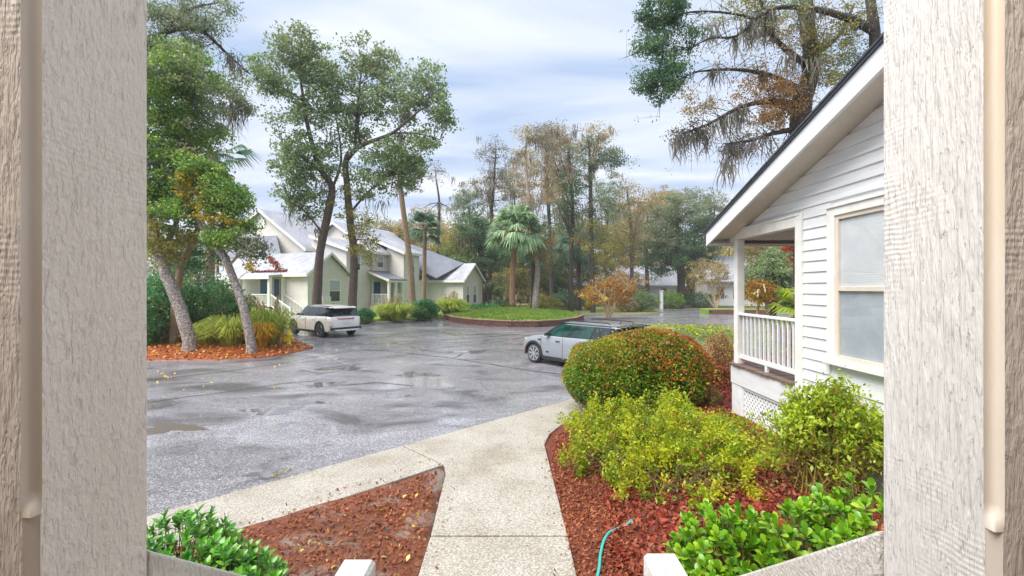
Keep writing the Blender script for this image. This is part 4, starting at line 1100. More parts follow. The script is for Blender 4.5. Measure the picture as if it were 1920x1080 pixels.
def build_car(root, S, P):
    """S: stations (x, zb, zt, w); P: everything else"""
    xs = [s[0] for s in S]; n = 46
    X = np.linspace(xs[0], xs[-1], n)
    rows = []
    for x in X:
        zb, zt, w = (crom(xs, [s[k] for s in S], x) for k in (1, 2, 3)); h = zt - zb
        half = [(w * 0.80, zb), (w - 0.035, zb + 0.05), (w - 0.004, zb + 0.22 * h), (w - 0.012, zb + 0.45 * h), (w, zb + 0.68 * h), (w - 0.02, zt - 0.10 * h), (w - 0.06, zt - 0.02), (w - 0.13, zt + 0.005), (w * 0.45, zt + 0.03)]
        ring = [(x, -y, z) for y, z in half] + [(x, y, z) for y, z in reversed(half)]
        rows.append(ring)
    k = len(rows[0]); vs = [p for r in rows for p in r]; fs = []
    for i in range(n - 1):
        for j in range(k):
            j2 = (j + 1) % k; fs.append((i*k+j, i*k+j2, (i+1)*k+j2, (i+1)*k+j))
    fs += [tuple(range(k))[::-1], tuple(range((n-1)*k, n*k))]
    me = MB().add(vs, fs).mesh('body')
    body = bpy.data.objects.new('body', me); me.materials.append(P['paint']); COL.objects.link(body)
    cut = MB()
    r = P['wr']
    for wx in P['wheels']:
        cut.lathe([(r + 0.045, -1.2), (r + 0.045, -P['w'] + 0.30)], (wx, 0, r), 28, 'Y')
        cut.lathe([(r + 0.045, P['w'] - 0.30), (r + 0.045, 1.2)], (wx, 0, r), 28, 'Y')
    co = cut.build('cutter', M['dark'])
    md = body.modifiers.new('b', 'BOOLEAN'); md.operation = 'DIFFERENCE'; md.object = co; md.solver = 'EXACT'
    dg = bpy.context.evaluated_depsgraph_get()
    me2 = bpy.data.meshes.new_from_object(body.evaluated_get(dg))
    body.modifiers.clear(); body.data = me2
    bpy.data.objects.remove(co, do_unlink=True)
    ang = np.ones(len(me2.polygons), bool)
    for i, pl in enumerate(me2.polygons):
        if pl.area > 0.25 or len(pl.vertices) > 12: ang[i] = False
    me2.polygons.foreach_set('use_smooth', ang)
    try: me2.set_sharp_from_angle(angle=R(38))
    except Exception: pass
    body.parent = root
    # wheels
    for wx in P['wheels']:
        for s in (-1, 1):
            yo = s * (P['w'] - 0.015)
            we = bpy.data.objects.new('wheel', None); link(we, root); we.location = (wx, 0, r)
            wd = 0.21
            a, b = sorted((yo, yo - s * wd))
            MB().lathe([(r*0.70, a + 0.01), (r*0.93, a), (r, a + 0.03), (r, b - 0.03), (r*0.93, b), (r*0.70, b - 0.01)], (0, 0, 0), 30, 'Y').build('tyre', M['tyre'], we, smooth=True)
            rm = MB(); ro = yo + s * 0.004
            f0, f1 = sorted((ro - s * 0.05, ro - s * 0.02))
            ns = P['spokes']
            for q in range(ns):
                t = 2 * math.pi * q / ns
                for dt in P['split']:
                    d = Vector((math.cos(t + dt), 0, math.sin(t + dt)))
                    rm.bar(Vector((0, ro - s*0.006, 0)) + d * (r*0.10), Vector((0, ro - s*0.004, 0)) + d * (r*0.70), 0.032, 0.02, up=(0, 1, 0))
            rm.lathe([(r*0.15, min(ro, ro - s*0.02)), (r*0.15, max(ro, ro - s*0.02))], (0, 0, 0), 14, 'Y')
            ring = []
            for q in range(36):
                t = 2*math.pi*q/36; ring.append((math.cos(t)*r*0.72, ro - s*0.006, math.sin(t)*r*0.72))
            rm.tube(ring + ring[:1], r*0.045, 6, cap=False)
            rm.build('rim', P['alloy'], we)
            MB().lathe([(r*0.70, f0 - 0.02), (r*0.70, f0 - 0.012)], (0, s * -0.0, 0), 24, 'Y').build('brake_disc', M['black_trim'], we)
            # arch lip
            vs = []; fs = []; K = 22
            for q in range(K + 1):
                t = math.pi * (q / K) * 1.10 - 0.05 * math.pi
                for (rad, yy) in ((r + 0.035, P['w'] - 0.03), (r + 0.035, P['w'] + 0.014), (r + 0.10, P['w'] + 0.010), (r + 0.10, P['w'] - 0.05)):
                    vs.append((wx + math.cos(t) * rad, s * yy, r + math.sin(t) * rad))
            for q in range(K):
                for j in range(4):
                    j2 = (j + 1) % 4; fs.append((q*4+j, q*4+j2, (q+1)*4+j2, (q+1)*4+j))
            fs += [(0, 1, 2, 3), (K*4+3, K*4+2, K*4+1, K*4)]
            MB().add(vs, fs).build('wheel_arch', M['black_trim'], root)
    # sill cladding
    for s in (-1, 1):
        MB().hexa([(P['wheels'][1] + r + 0.09, s*(P['w'] - 0.10), P['sill'] - 0.03), (P['wheels'][0] - r - 0.09, s*(P['w'] - 0.10), P['sill'] - 0.03),
                   (P['wheels'][0] - r - 0.09, s*(P['w'] + 0.006), P['sill']), (P['wheels'][1] + r + 0.09, s*(P['w'] + 0.006), P['sill']),
                   (P['wheels'][1] + r + 0.09, s*(P['w'] - 0.10), P['sill'] + 0.12), (P['wheels'][0] - r - 0.09, s*(P['w'] - 0.10), P['sill'] + 0.12),
                   (P['wheels'][0] - r - 0.09, s*(P['w'] + 0.004), P['sill'] + 0.10), (P['wheels'][1] + r + 0.09, s*(P['w'] + 0.004), P['sill'] + 0.10)]).build('sill', M['black_trim'], root)
    MB().box(P['wheels'][1] + 0.1, P['wheels'][0] - 0.1, -P['w'] + 0.3, P['w'] - 0.3, 0.2, 0.34).build('underbody', M['black_trim'], root)
    # greenhouse
    zb, zt = P['zbelt'], P['zroof']
    (xa0, xd0), (xa1, xd1) = P['base'], P['top']; yb, yt = P['yb'], P['yt']
    def side(s, u, t, off=0.0):
        x = (xa0 + (xd0 - xa0) * u) * (1 - t) + (xa1 + (xd1 - xa1) * u) * t
        ybase = yb - 0.10 * clamp((0.10 - u) / 0.10) - 0.05 * clamp((u - 0.93) / 0.07)
        y = ybase * (1 - t) + yt * t + 0.025 * math.sin(math.pi * t)
        return Vector((x, s * (y + off), zb + (zt - zb) * t))
    mb = MB(); U = [0, 0.05, 0.10, 0.3, 0.5, 0.7, 0.9, 1.0]; T = [0, 0.25, 0.5, 0.75, 1.0]
    vs = []; fs = []
    for s in (1, -1):
        for u in (U if s == 1 else U[::-1]):
            for t in T: vs.append(side(s, u, t))
    nu = 2 * len(U); nt_ = len(T)
    for i in range(nu):
        i2 = (i + 1) % nu
        for j in range(nt_ - 1): fs.append((i*nt_+j, i2*nt_+j, i2*nt_+j+1, i*nt_+j+1))
    fs += [tuple(i*nt_ for i in range(nu))[::-1], tuple(i*nt_+nt_-1 for i in range(nu))]
    MB().add(vs, fs).build('cabin', P['pillar'], root)
    for (u0, u1, t0, t1, mat, nm) in P['side_windows']:
        for s in (-1, 1):
            vs = []; fs = []; a, b = 5, 4
            for i in range(a + 1):
                for j in range(b + 1):
                    vs.append(side(s, u0 + (u1 - u0) * i / a, t0 + (t1 - t0) * j / b, 0.006))
            for i in range(a):
                for j in range(b): fs.append((i*(b+1)+j, (i+1)*(b+1)+j, (i+1)*(b+1)+j+1, i*(b+1)+j+1))
            MB().add(vs, fs).build(nm, mat, root, smooth=True)
    def end(u, name, mat, dxo, t0, t1, inset):
        vs = []; fs = []
        for j in range(5):
            t = t0 + (t1 - t0) * j / 4
            p = side(1, u, t)
            for i in range(9):
                y = (p.y - inset) * (1 - i / 4); bulge = (0.05 if dxo > 0 else -0.03) * (1 - (1 - i / 4) ** 2)
                vs.append((p.x + dxo + bulge, y, p.z))
        for j in range(4):
            for i in range(8): fs.append((j*9+i, j*9+i+1, (j+1)*9+i+1, (j+1)*9+i))
        MB().add(vs, fs).build(name, mat, root, smooth=True)
    end(0.0, 'windscreen', P['glass'], 0.012, 0.04, 0.97, 0.03)
    end(1.0, 'rear_window', P['glass_r'], -0.012, P['rw'][0], P['rw'][1], 0.10)
    # roof
    vs = []; fs = []; nx = 12
    for i in range(nx + 1):
        t = i / nx; x = xa1 + 0.06 + (P['roof_end'] - xa1 - 0.06) * t; e_ = min(t, 1 - t)
        zc = zt + P['crown'] * (1 - (2 * t - 0.9) ** 2 * 0.6) - P['drop'] * max(0, t - 0.5) ** 2 * 4 * 0.25
        edge = zt - 0.03 - P['drop'] * max(0, t - 0.5) ** 2
        w = yt + 0.03 - 0.05 * clamp((0.12 - t) / 0.12)
        for q in (-1, -0.93, -0.75, -0.4, 0, 0.4, 0.75, 0.93, 1):
            vs.append((x, q * w, edge + (zc - edge) * (1 - abs(q) ** 2.6)))
    m = 9
    for i in range(nx):
        for j in range(m - 1): fs.append((i*m+j, (i+1)*m+j, (i+1)*m+j+1, i*m+j+1))
    o = MB().add(vs, fs).build('roof', P['roof'], root, smooth=True)
    sm = o.modifiers.new('s', 'SOLIDIFY'); sm.thickness = 0.03; sm.offset = -1
    # mirrors
    for s in (-1, 1):
        c = side(s, 0.085, 0.12, 0.13)
        MB().add([(c.x + a * 0.085, c.y + b * 0.09, c.z + d * 0.065) for a, b, d in
                  ((-1,-0.9,-0.6),(0.6,-0.8,-0.8),(0.6,0.8,-0.8),(-1,0.9,-0.6),(-1,-0.9,0.9),(0.4,-0.8,0.8),(0.4,0.8,0.8),(-1,0.9,0.9))],
                 [(0,3,2,1),(4,5,6,7),(0,1,5,4),(1,2,6,5),(2,3,7,6),(3,0,4,7)]).build('mirror', M['black_trim'], root, bevel=0.02)
    # seams and handles
    wb_ = P['w']
    for sx in P['seams']:
        for s in (-1, 1):
            zt_ = crom(xs, [q[2] for q in S], sx)
            MB().tube([(sx, s*(wb_ - 0.026), zt_ - 0.03), (sx, s*(wb_ + 0.0), zt_ - 0.22), (sx, s*(wb_ - 0.006), P['sill'] + 0.30), (sx, s*(wb_ - 0.002), P['sill'] + 0.12)], 0.006, 4).build('door_seam', M['black_trim'], root)
    for hx in P['handles']:
        for s in (-1, 1):
            MB().box(hx - 0.09, hx + 0.09, s*(wb_ + 0.006) - 0.012, s*(wb_ + 0.006) + 0.012, P['zbelt'] - 0.16, P['zbelt'] - 0.13).build('door_handle', P['hmat'], root, bevel=0.006)
    return side

def place_car(name, label, front, rear_near, group=None):
    pass

# silver compact estate, nose to the left and away
pf = G(1004, 679.5); hd = Vector((-0.65, 0.76, 0)).normalized()
ang = math.atan2(hd.y, hd.x); lf_ = Vector((-hd.y, hd.x, 0))
ctr = Vector((pf.x, pf.y, 0)) - hd * 1.335 - lf_ * 0.80
mini = thing('parked_car', 'silver compact estate car parked beyond the clipped red tipped hedge', 'car', (ctr.x, ctr.y, 0.0), ang)
S = [(-2.12, 0.34, 0.80, 0.74), (-2.05, 0.24, 0.93, 0.83), (-1.7, 0.21, 0.97, 0.88), (-1.0, 0.20, 0.98, 0.90), (0.0, 0.20, 0.965, 0.90), (0.8, 0.20, 0.965, 0.90), (1.2, 0.20, 0.93, 0.89), (1.6, 0.20, 0.87, 0.87), (1.9, 0.22, 0.78, 0.80), (2.05, 0.25, 0.68, 0.70), (2.12, 0.32, 0.58, 0.56)]
P = dict(paint=M['silver'], w=0.90, wr=0.325, wheels=(1.335, -1.335), spokes=8, split=(-0.10, 0.10), alloy=M['alloy'], sill=0.19,
         zbelt=0.955, zroof=1.385, base=(1.02, -2.03), top=(0.30, -1.90), yb=0.82, yt=0.64, pillar=M['gloss_black'], glass=M['teal_glass'], glass_r=M['teal_glass'],
         side_windows=[(0.07, 0.355, 0.05, 0.90, M['teal_glass'], 'front_window'), (0.40, 0.66, 0.05, 0.90, M['teal_glass'], 'rear_side_window'), (0.685, 0.90, 0.05, 0.90, M['dark_glass'], 'quarter_window')],
         rw=(0.10, 0.90), roof=M['silver'], roof_end=-1.98, crown=0.05, drop=0.01, seams=(0.02, 0.98, -0.98), handles=(0.22, -0.78), hmat=M['black_trim'])
side = build_car(mini, S, P)
for s in (-1, 1):
    MB().tube([(0.05, s*0.56, 1.435), (0.0, s*0.57, 1.47), (-1.5, s*0.57, 1.465), (-1.58, s*0.56, 1.43)], 0.016, 6).build('roof_rail', M['black_trim'], mini)
    MB().add([side(s, 0.905, 0.0, 0.007), side(s, 0.985, 0.0, 0.007), side(s, 0.985, 0.98, 0.007), side(s, 0.905, 0.98, 0.007)], [(0,1,2,3)]).build('rear_pillar', M['silver'], mini)
    MB().lathe([(0.13, -0.02), (0.12, 0.02), (0.05, 0.03)], (1.93, s*0.62, 0.68), 18, 'X').build('headlight', M['lamp_glass'], mini)
    MB().box(-2.11, -2.05, s*0.62 - 0.1, s*0.62 + 0.1, 0.58, 0.70).build('tail_light', M['tail_red'], mini, bevel=0.02)
    MB().box(1.70, 1.82, s*0.872 - 0.01, s*0.872 + 0.008, 0.47, 0.54).build('side_marker', M['amber'], mini, bevel=0.008)
    MB().box(0.98, 1.12, s*0.893 - 0.01, s*0.893 + 0.012, 0.80, 0.83).build('side_vent', M['gloss_black'], mini)
    MB().box(0.62, 0.74, s*0.903 - 0.004, s*0.903 + 0.004, 0.42, 0.46).build('badge', M['gloss_black'], mini)
MB().hexa([(-1.88, -0.64, 1.385), (-1.88, 0.64, 1.385), (-2.16, 0.58, 1.375), (-2.16, -0.58, 1.375), (-1.88, -0.62, 1.415), (-1.88, 0.62, 1.415), (-2.16, 0.57, 1.395), (-2.16, -0.57, 1.395)]).build('spoiler', M['black_trim'], mini)
MB().tube([(-1.5, 0, 1.43), (-1.56, 0, 1.50)], [0.02, 0.008], 6).build('aerial', M['black_trim'], mini)
MB().box(-2.15, -2.05, -0.70, 0.70, 0.24, 0.42).build('rear_bumper', M['black_trim'], mini, bevel=0.03)

# pearl crossover, tail to us
rl = G(603, 632.5); fl = G(566, 624.5)
hd = Vector((-0.78, 0.62, 0)).normalized(); ang = math.atan2(hd.y, hd.x); lf_ = Vector((-hd.y, hd.x, 0))
ctr = Vector((rl.x, rl.y, 0)) + hd * 1.355 - lf_ * 0.82
suv = thing('parked_car', 'pearl white crossover parked by the town house steps', 'car', (ctr.x, ctr.y, 0.0), ang)
S = [(-2.28, 0.42, 0.88, 0.74), (-2.20, 0.34, 1.02, 0.86), (-1.9, 0.27, 1.08, 0.93), (-1.0, 0.25, 1.07, 0.945), (0.0, 0.25, 1.05, 0.94), (0.8, 0.25, 1.05, 0.945), (1.4, 0.25, 1.02, 0.94), (1.85, 0.27, 0.97, 0.89), (2.15, 0.30, 0.88, 0.78), (2.28, 0.36, 0.72, 0.62)]
P = dict(paint=M['pearl'], w=0.945, wr=0.37, wheels=(1.37, -1.34), spokes=5, split=(-0.16, 0.0, 0.16), alloy=M['alloy_dark'], sill=0.24,
         zbelt=1.04, zroof=1.575, base=(1.15, -2.16), top=(0.35, -1.72), yb=0.86, yt=0.68, pillar=M['gloss_black'], glass=M['dark_glass'], glass_r=M['dark_glass'],
         side_windows=[(0.08, 0.36, 0.05, 0.90, M['teal_glass'], 'front_window'), (0.40, 0.66, 0.05, 0.90, M['dark_glass'], 'rear_side_window'), (0.69, 0.93, 0.05, 0.88, M['dark_glass'], 'quarter_window')],
         rw=(0.10, 0.86), roof=M['pearl'], roof_end=-2.02, crown=0.06, drop=0.14, seams=(0.05, 0.98, -0.95), handles=(0.25, -0.72), hmat=M['pearl'])
side = build_car(suv, S, P)
for s in (-1, 1):
    MB().hexa([(-2.20, s*0.40, 0.90), (-1.95, s*0.90, 0.93), (-1.92, s*0.945, 0.93), (-2.285, s*0.42, 0.90), (-2.20, s*0.40, 0.99), (-1.95, s*0.90, 1.00), (-1.92, s*0.935, 1.00), (-2.265, s*0.42, 0.99)]).build('tail_light', M['tail_red'], suv)
    MB().box(-2.26, -2.1, s*0.78 - 0.08, s*0.78 + 0.08, 0.56, 0.60).build('reflector', M['tail_red'], suv)
    MB().box(1.95, 2.1, s*0.72 - 0.12, s*0.72 + 0.12, 0.78, 0.88).build('headlight', M['lamp_glass'], suv, bevel=0.02)
MB().box(-2.295, -2.25, -0.40, 0.40, 0.92, 0.965).build('light_bar', M['tail_red'], suv)
MB().box(-2.31, -2.27, -0.17, 0.17, 0.72, 0.86).build('number_plate', M['plate'], suv)
MB().box(-2.32, -2.10, -0.84, 0.84, 0.38, 0.52).build('rear_bumper', M['black_trim'], suv, bevel=0.03)
MB().hexa([(-2.36, -0.55, 0.34), (-2.36, 0.55, 0.34), (-2.1, 0.65, 0.34), (-2.1, -0.65, 0.34), (-2.345, -0.75, 0.42), (-2.345, 0.75, 0.42), (-2.1, 0.80, 0.42), (-2.1, -0.80, 0.42)]).build('skid_plate', M['silver_trim'], suv)
MB().hexa([(-1.9, -0.66, 1.52), (-1.9, 0.66, 1.52), (-2.22, 0.60, 1.47), (-2.22, -0.60, 1.47), (-1.9, -0.66, 1.56), (-1.9, 0.66, 1.56), (-2.22, 0.60, 1.50), (-2.22, -0.60, 1.50)]).build('spoiler', M['pearl'], suv)

# ------------------------------------------------------------------ trees
class Tree:
    def __init__(s, name, label, cat, base, group=None):
        s.base = Vector(base); s.root = thing(name, label, cat, tuple(s.base), 0, group)
        s.skel = []          # points (pos, radius) to hang branches from
        s.wood = MB(); s.C = {}; s.S = {}; s.strands = []
    def loc(s, p): return Vector(p) - s.base
    def limb(s, pts, n=8, sub=3, wob=0.0, hang=True):
        """pts: (Vector, radius) - smoothed polyline"""
        P = [Vector(p) for p, r in pts]; Rr = [r for p, r in pts]; Q = []; RR = []
        for i in range(len(P) - 1):
            p0 = P[max(i-1, 0)]; p1 = P[i]; p2 = P[i+1]; p3 = P[min(i+2, len(P)-1)]
            for k in range(sub):
                t = k / sub
                q = 0.5 * ((2*p1) + (p2-p0)*t + (2*p0-5*p1+4*p2-p3)*t*t + (3*p1-p0-3*p2+p3)*t**3)
                r = Rr[i] * (1-t) + Rr[i+1] * t
                if wob and (i or k): q = q + Vector(rng.normal(size=3)) * wob * r
                Q.append(q); RR.append(r)
        Q.append(P[-1]); RR.append(Rr[-1])
        s.wood.tube([s.loc(q) for q in Q], RR, n)
        if hang: s.skel += list(zip(Q, RR))
        return Q
    def clumps(s, mat, c, rad, n, m, cr, size, shell=0.5, aspect=0.55, droop=0.0, twig=True, flat=0.5, trad=0.02):
        """n leaf clumps in an ellipsoid, each on a twig from the nearest limb"""
        c = np.array(c); rad = np.array(rad)
        d = unit(rng.normal(size=(n, 3))); rr = (shell + (1 - shell) * rng.random((n, 1))) ** 0.8
        K = c + d * rr * rad
        if twig and s.skel:
            SP = np.array([p for p, r in s.skel])
            for k in K:
                dist = np.linalg.norm(SP - k, axis=1) + np.maximum(0, SP[:, 2] - k[2]) * 0.6
                i = int(np.argmin(dist)); p = Vector(SP[i]); q = Vector(k)
                if dist[i] > 9: continue
                mid = p.lerp(q, 0.5) + Vector((rng.normal() * 0.08, rng.normal() * 0.08, 0.06)) * (q - p).length
                r0 = min(trad * (0.6 + 0.35 * (q - p).length), s.skel[i][1] * 0.8)
                s.wood.tube([s.loc(p), s.loc(mid), s.loc(q)], [r0, r0 * 0.65, r0 * 0.25], 4, cap=False)
        crs = cr * rng.uniform(0.6, 1.35, (n, 1))
        idx = np.repeat(np.arange(n), m)
        off = rng.normal(size=(n * m, 3)); off = unit(off) * rng.random((n * m, 1)) ** 0.45
        off[:, 2] *= 0.62
        C = K[idx] + off * crs[idx]
        s.C.setdefault((mat, aspect, droop, flat), []).append(C); s.S.setdefault((mat, aspect, droop, flat), []).append(size * rng.uniform(0.6, 1.3, n * m))
    def twigs(s, Q, n, ln, leaf=None, lsize=0.08, k=8):
        """fine crooked side shoots along a limb, some with leaves"""
        P_ = []
        for i in range(n):
            j = int(rng.integers(0, len(Q) - 1)); p = Vector(Q[j]).lerp(Vector(Q[j + 1]), rng.random())
            d = Vector((rng.normal(), rng.normal() * 0.7, rng.normal() * 0.7 + 0.15)).normalized(); l = ln * rng.uniform(0.35, 1.2)
            a = p + d * l * 0.45 + Vector(rng.normal(size=3)) * l * 0.08; b = p + d * l + Vector(rng.normal(size=3)) * l * 0.16 - Vector((0, 0, l * 0.12))
            s.wood.tube([s.loc(p), s.loc(a), s.loc(b)], [0.016, 0.010, 0.003], 4, cap=False)
            for m_ in range(3):
                q = a.lerp(b, rng.uniform(0, 0.8)); e = q + Vector(rng.normal(size=3)) * l * 0.28
                s.wood.tube([s.loc(q), s.loc(e)], [0.007, 0.002], 3, cap=False)
                if leaf: P_ += [e + Vector(rng.normal(size=3)) * 0.09 for _ in range(k)]
        if leaf and P_:
            key = (leaf, 0.55, 0.0, 0.5); s.C.setdefault(key, []).append(np.array([tuple(q) for q in P_])); s.S.setdefault(key, []).append(lsize * rng.uniform(0.6, 1.3, len(P_)))
    def moss(s, p, ln, k=10, spread=0.15, w=0.035):
        """a hank of hanging strands"""
        for i in range(k):
            a = Vector(p) + Vector((rng.normal() * spread, rng.normal() * spread, rng.normal() * 0.05))
            s.strands.append((a, ln * rng.uniform(0.35, 1.1), w * rng.uniform(0.5, 1.4)))
    def moss_on(s, Q, n, ln, k=10, spread=0.15, w=0.035):
        for i in range(max(2, int(n * 0.55))):
            j = rng.integers(0, len(Q) - 1); p = Vector(Q[j]).lerp(Vector(Q[j + 1]), rng.random())
            s.moss(p, ln * rng.uniform(0.3, 1.35), int(k * 1.5), spread * 0.6, w * 0.8)
    def done(s, bark, mossmat='moss', crown='crown'):
        t = s.wood.build('trunk', bark, s.root, smooth=True, fix=False)
        first = True
        for key in s.C:
            C = np.vstack(s.C[key]) - np.array(s.base); sz = np.concatenate(s.S[key])
            leaves(crown, C, sz, M[key[0]], s.root, key[1], key[2], key[3])
        if s.strands:
            n = len(s.strands); seg = 4
            A_ = np.array([tuple(a) for a, l, w in s.strands]) - np.array(s.base); l = np.array([q[1] for q in s.strands]); w = np.array([q[2] for q in s.strands])
            th = rng.uniform(0, math.pi, n); dv = np.column_stack([np.cos(th), np.sin(th), np.zeros(n)])
            v = np.empty((n, (seg + 1) * 2, 3)); cur = A_.copy()
            prof = [0.5, 1.0, 0.85, 0.5, 0.08]
            for k in range(seg + 1):
                ww = (w * prof[k])[:, None]
                v[:, 2*k] = cur - dv * ww; v[:, 2*k+1] = cur + dv * ww
                cur = cur + np.column_stack([rng.normal(size=n) * 0.075 * l, rng.normal(size=n) * 0.075 * l, -l / seg * rng.uniform(0.7, 1.2, n)])
            q = []
            b = np.arange(n) * (seg + 1) * 2
            for k in range(seg): q.append(np.column_stack([b+2*k, b+2*k+1, b+2*k+3, b+2*k+2]))
            o = np_mesh('moss', v.reshape(-1, 3), np.vstack(q), M[mossmat], s.root); o['kind'] = 'stuff'
        return s.root

def PX(px, py, D): return V(px, py, D)
def rpx(n, D): return n * D / F

# ---- oak pair beyond the crossover
D = 29.0
b1 = Vector((V(592, 0, D).x, D, 0.1)); b2 = Vector((V(661, 0, 29.5).x, 29.5, 0.1))
T = Tree('oak_tree', 'left trunk of the oak pair behind the pearl crossover, curving right', 'tree', b1, 'oaks in front of the town houses')
Q = T.limb([(b1 - Vector((0, 0, 0.2)), 0.36), (V(594, 560, D), 0.29), (V(600, 470, D), 0.245), (V(617, 395, D), 0.25), (V(622, 350, 29.3), 0.21), (V(600, 315, 29), 0.17), (V(580, 250, 28.6), 0.13), (V(568, 180, 28.4), 0.09), (V(560, 120, 28.2), 0.05)], 10, 3, 0.06)
l1 = T.limb([(V(601, 320, 29), 0.10), (V(560, 290, 28), 0.08), (V(530, 270, 27.6), 0.05)], 6)
l2 = T.limb([(V(569, 190, 28.4), 0.08), (V(530, 165, 28), 0.06), (V(480, 150, 27.5), 0.04)], 6)
l3 = T.limb([(V(620, 360, 29.2), 0.11), (V(640, 300, 30), 0.08), (V(630, 220, 30.2), 0.05)], 6)
l4 = T.limb([(V(606, 440, 29), 0.08), (V(575, 400, 28.5), 0.06), (V(545, 380, 28.2), 0.04)], 6)
for (px, py, dd, rx, ry, rd, n) in ((560, 110, -0.8, 62, 50, 2.6, 46), (500, 150, -1.2, 45, 34, 2.0, 24), (610, 150, 0, 50, 58, 2.4, 34), (575, 215, -0.5, 70, 50, 2.6, 36), (560, 295, -0.8, 48, 42, 2.0, 30), (548, 350, -0.6, 36, 52, 1.5, 26), (610, 305, 0.3, 42, 50, 2.0, 24), (585, 385, 0, 34, 36, 1.6, 14)):
    T.clumps('oak_green' if py > 130 else 'oak_light', V(px, py, D + dd), (rpx(rx, D), rd, rpx(ry, D)), int(n * 1.38), 54, 0.64, 0.20, 0.2)  # topmost clumps get paler leaves, haze painted into their colour
for (px, py) in ((545, 395), (572, 412), (560, 200), (620, 260), (600, 350)): T.moss(V(px, py - 12, D), 1.6, 16, 0.2, 0.03)
for q in (l1, l2, l4): T.moss_on(q, 5, 1.2, 9)
T.done(M['bark_oak'])
T = Tree('oak_tree', 'right trunk of the oak pair, forking with a long limb to the right', 'tree', b2, 'oaks in front of the town houses')
Q = T.limb([(b2 - Vector((0, 0, 0.2)), 0.34), (V(661, 560, 29.5), 0.275), (V(664, 480, 29.5), 0.24), (V(655, 400, 29.5), 0.23), (V(650, 345, 29.5), 0.20), (V(648, 305, 29.5), 0.18), (V(655, 285, 29.5), 0.16)], 10, 3, 0.06)
R1 = T.limb([(V(650, 300, 29.5), 0.17), (V(672, 276, 29.3), 0.15), (V(705, 262, 29), 0.12), (V(735, 250, 28.6), 0.10), (V(762, 228, 28.4), 0.08), (V(790, 205, 28), 0.05), (V(820, 190, 27.8), 0.03)], 8)
R2 = T.limb([(V(665, 282, 29.3), 0.11), (V(668, 235, 29.6), 0.09), (V(672, 180, 30), 0.07), (V(680, 120, 30), 0.04)], 7)
R3 = T.limb([(V(676, 272, 29.3), 0.09), (V(672, 215, 30.2), 0.07), (V(700, 170, 31), 0.05)], 6)
R4 = T.limb([(V(735, 250, 28.6), 0.06), (V(780, 250, 28.8), 0.045), (V(825, 262, 29), 0.03)], 6)
R5 = T.limb([(V(656, 400, 29.5), 0.09), (V(690, 360, 30), 0.07), (V(720, 335, 30.3), 0.04)], 6)
R6 = T.limb([(V(660, 470, 29.5), 0.05), (V(675, 440, 29), 0.03)], 5)
for (px, py, dd, rx, ry, rd, n) in ((700, 130, 0.5, 64, 54, 2.6, 44), (660, 190, 0.4, 55, 55, 2.4, 32), (745, 190, -0.3, 60, 55, 2.4, 38), (800, 165, -0.8, 46, 50, 1.8, 24), (830, 210, -1.0, 28, 46, 1.4, 16), (730, 290, 0.2, 64, 38, 2.2, 34), (770, 320, 0.4, 40, 36, 1.8, 20), (700, 340, 0.4, 48, 36, 2.0, 22), (660, 250, 0.5, 40, 40, 2.0, 14), (795, 265, -0.6, 40, 32, 1.4, 14)):
    T.clumps('oak_green' if py > 140 else 'oak_light', V(px, py, 29.3 + dd), (rpx(rx, D), rd, rpx(ry, D)), int(n * 1.38), 54, 0.64, 0.20, 0.2)  # crown top paler here too, the haze is in the leaf colour
for (px, py, n) in ((682, 430, 12), (650, 380, 10), (688, 470, 8)):
    T.clumps('olive', V(px, py, 29.0), (rpx(26, D), 0.8, rpx(34, D)), n, 80, 0.55, 0.15, 0.2)
for (px, py) in ((740, 350), (715, 385), (690, 365), (655, 215), (680, 210)): T.moss(V(px, py - 10, 29.5), 1.5, 16, 0.22, 0.03)
for q in (R1, R4, R5): T.moss_on(q, 5, 1.0, 9)
T.done(M['bark_oak'])

# ---- leaning lichen trees in the corner bed
D = 17.6
bL = Vector((V(357, 0, 17.2).x, 17.2, 0.08))
T = Tree('leaning_tree', 'thick pale lichen spotted trunk leaning left in the orange mulch', 'tree', bL, 'leaning trees in the corner bed')
Q = T.limb([(bL - Vector((0, 0, 0.15)), 0.29), (V(356, 640, 17.2), 0.235), (V(338, 580, 17.2), 0.215), (V(318, 530, 17.2), 0.205), (V(300, 480, 17.2), 0.19), (V(283, 420, 17.0), 0.19), (V(268, 350, 17), 0.16), (V(262, 260, 17), 0.12), (V(280, 170, 17), 0.07)], 10, 3, 0.05)
l1 = T.limb([(V(300, 480, 17.2), 0.12), (V(330, 420, 18), 0.09), (V(345, 350, 18.4), 0.05)], 6)
l2 = T.limb([(V(266, 330, 17), 0.10), (V(310, 250, 17.6), 0.07), (V(360, 190, 18), 0.04)], 6)
for (px, py, dd, rx, ry, rd, n) in ((310, 180, 0, 60, 70, 1.6, 44), (350, 140, 0.6, 50, 50, 1.4, 30), (300, 270, 0, 50, 60, 1.5, 40), (360, 230, 0.8, 45, 55, 1.4, 30), (260, 200, 0, 50, 90, 1.4, 22), (290, 360, -0.2, 40, 46, 1.2, 28), (345, 340, 0.8, 34, 40, 1.2, 16)):
    T.clumps('fresh_green', V(px, py, D + dd), (rpx(rx, D), rd, rpx(ry, D)), n, 130, 0.55, 0.12, 0.3)
T.clumps('olive', V(305, 445, 17.0), (1.1, 0.8, 1.0), 34, 80, 0.42, 0.12, 0.3)
T.clumps('fresh_green', V(300, 320, 17.3), (1.6, 1.2, 1.6), 44, 80, 0.45, 0.13, 0.2)
T.clumps('oak_light', V(330, 130, 17.3), (1.6, 1.2, 1.0), 26, 70, 0.45, 0.13, 0.2)
T.clumps('grey_green', V(385, 200, 18.2), (0.9, 1.0, 1.4), 22, 70, 0.42, 0.12, 0.2)
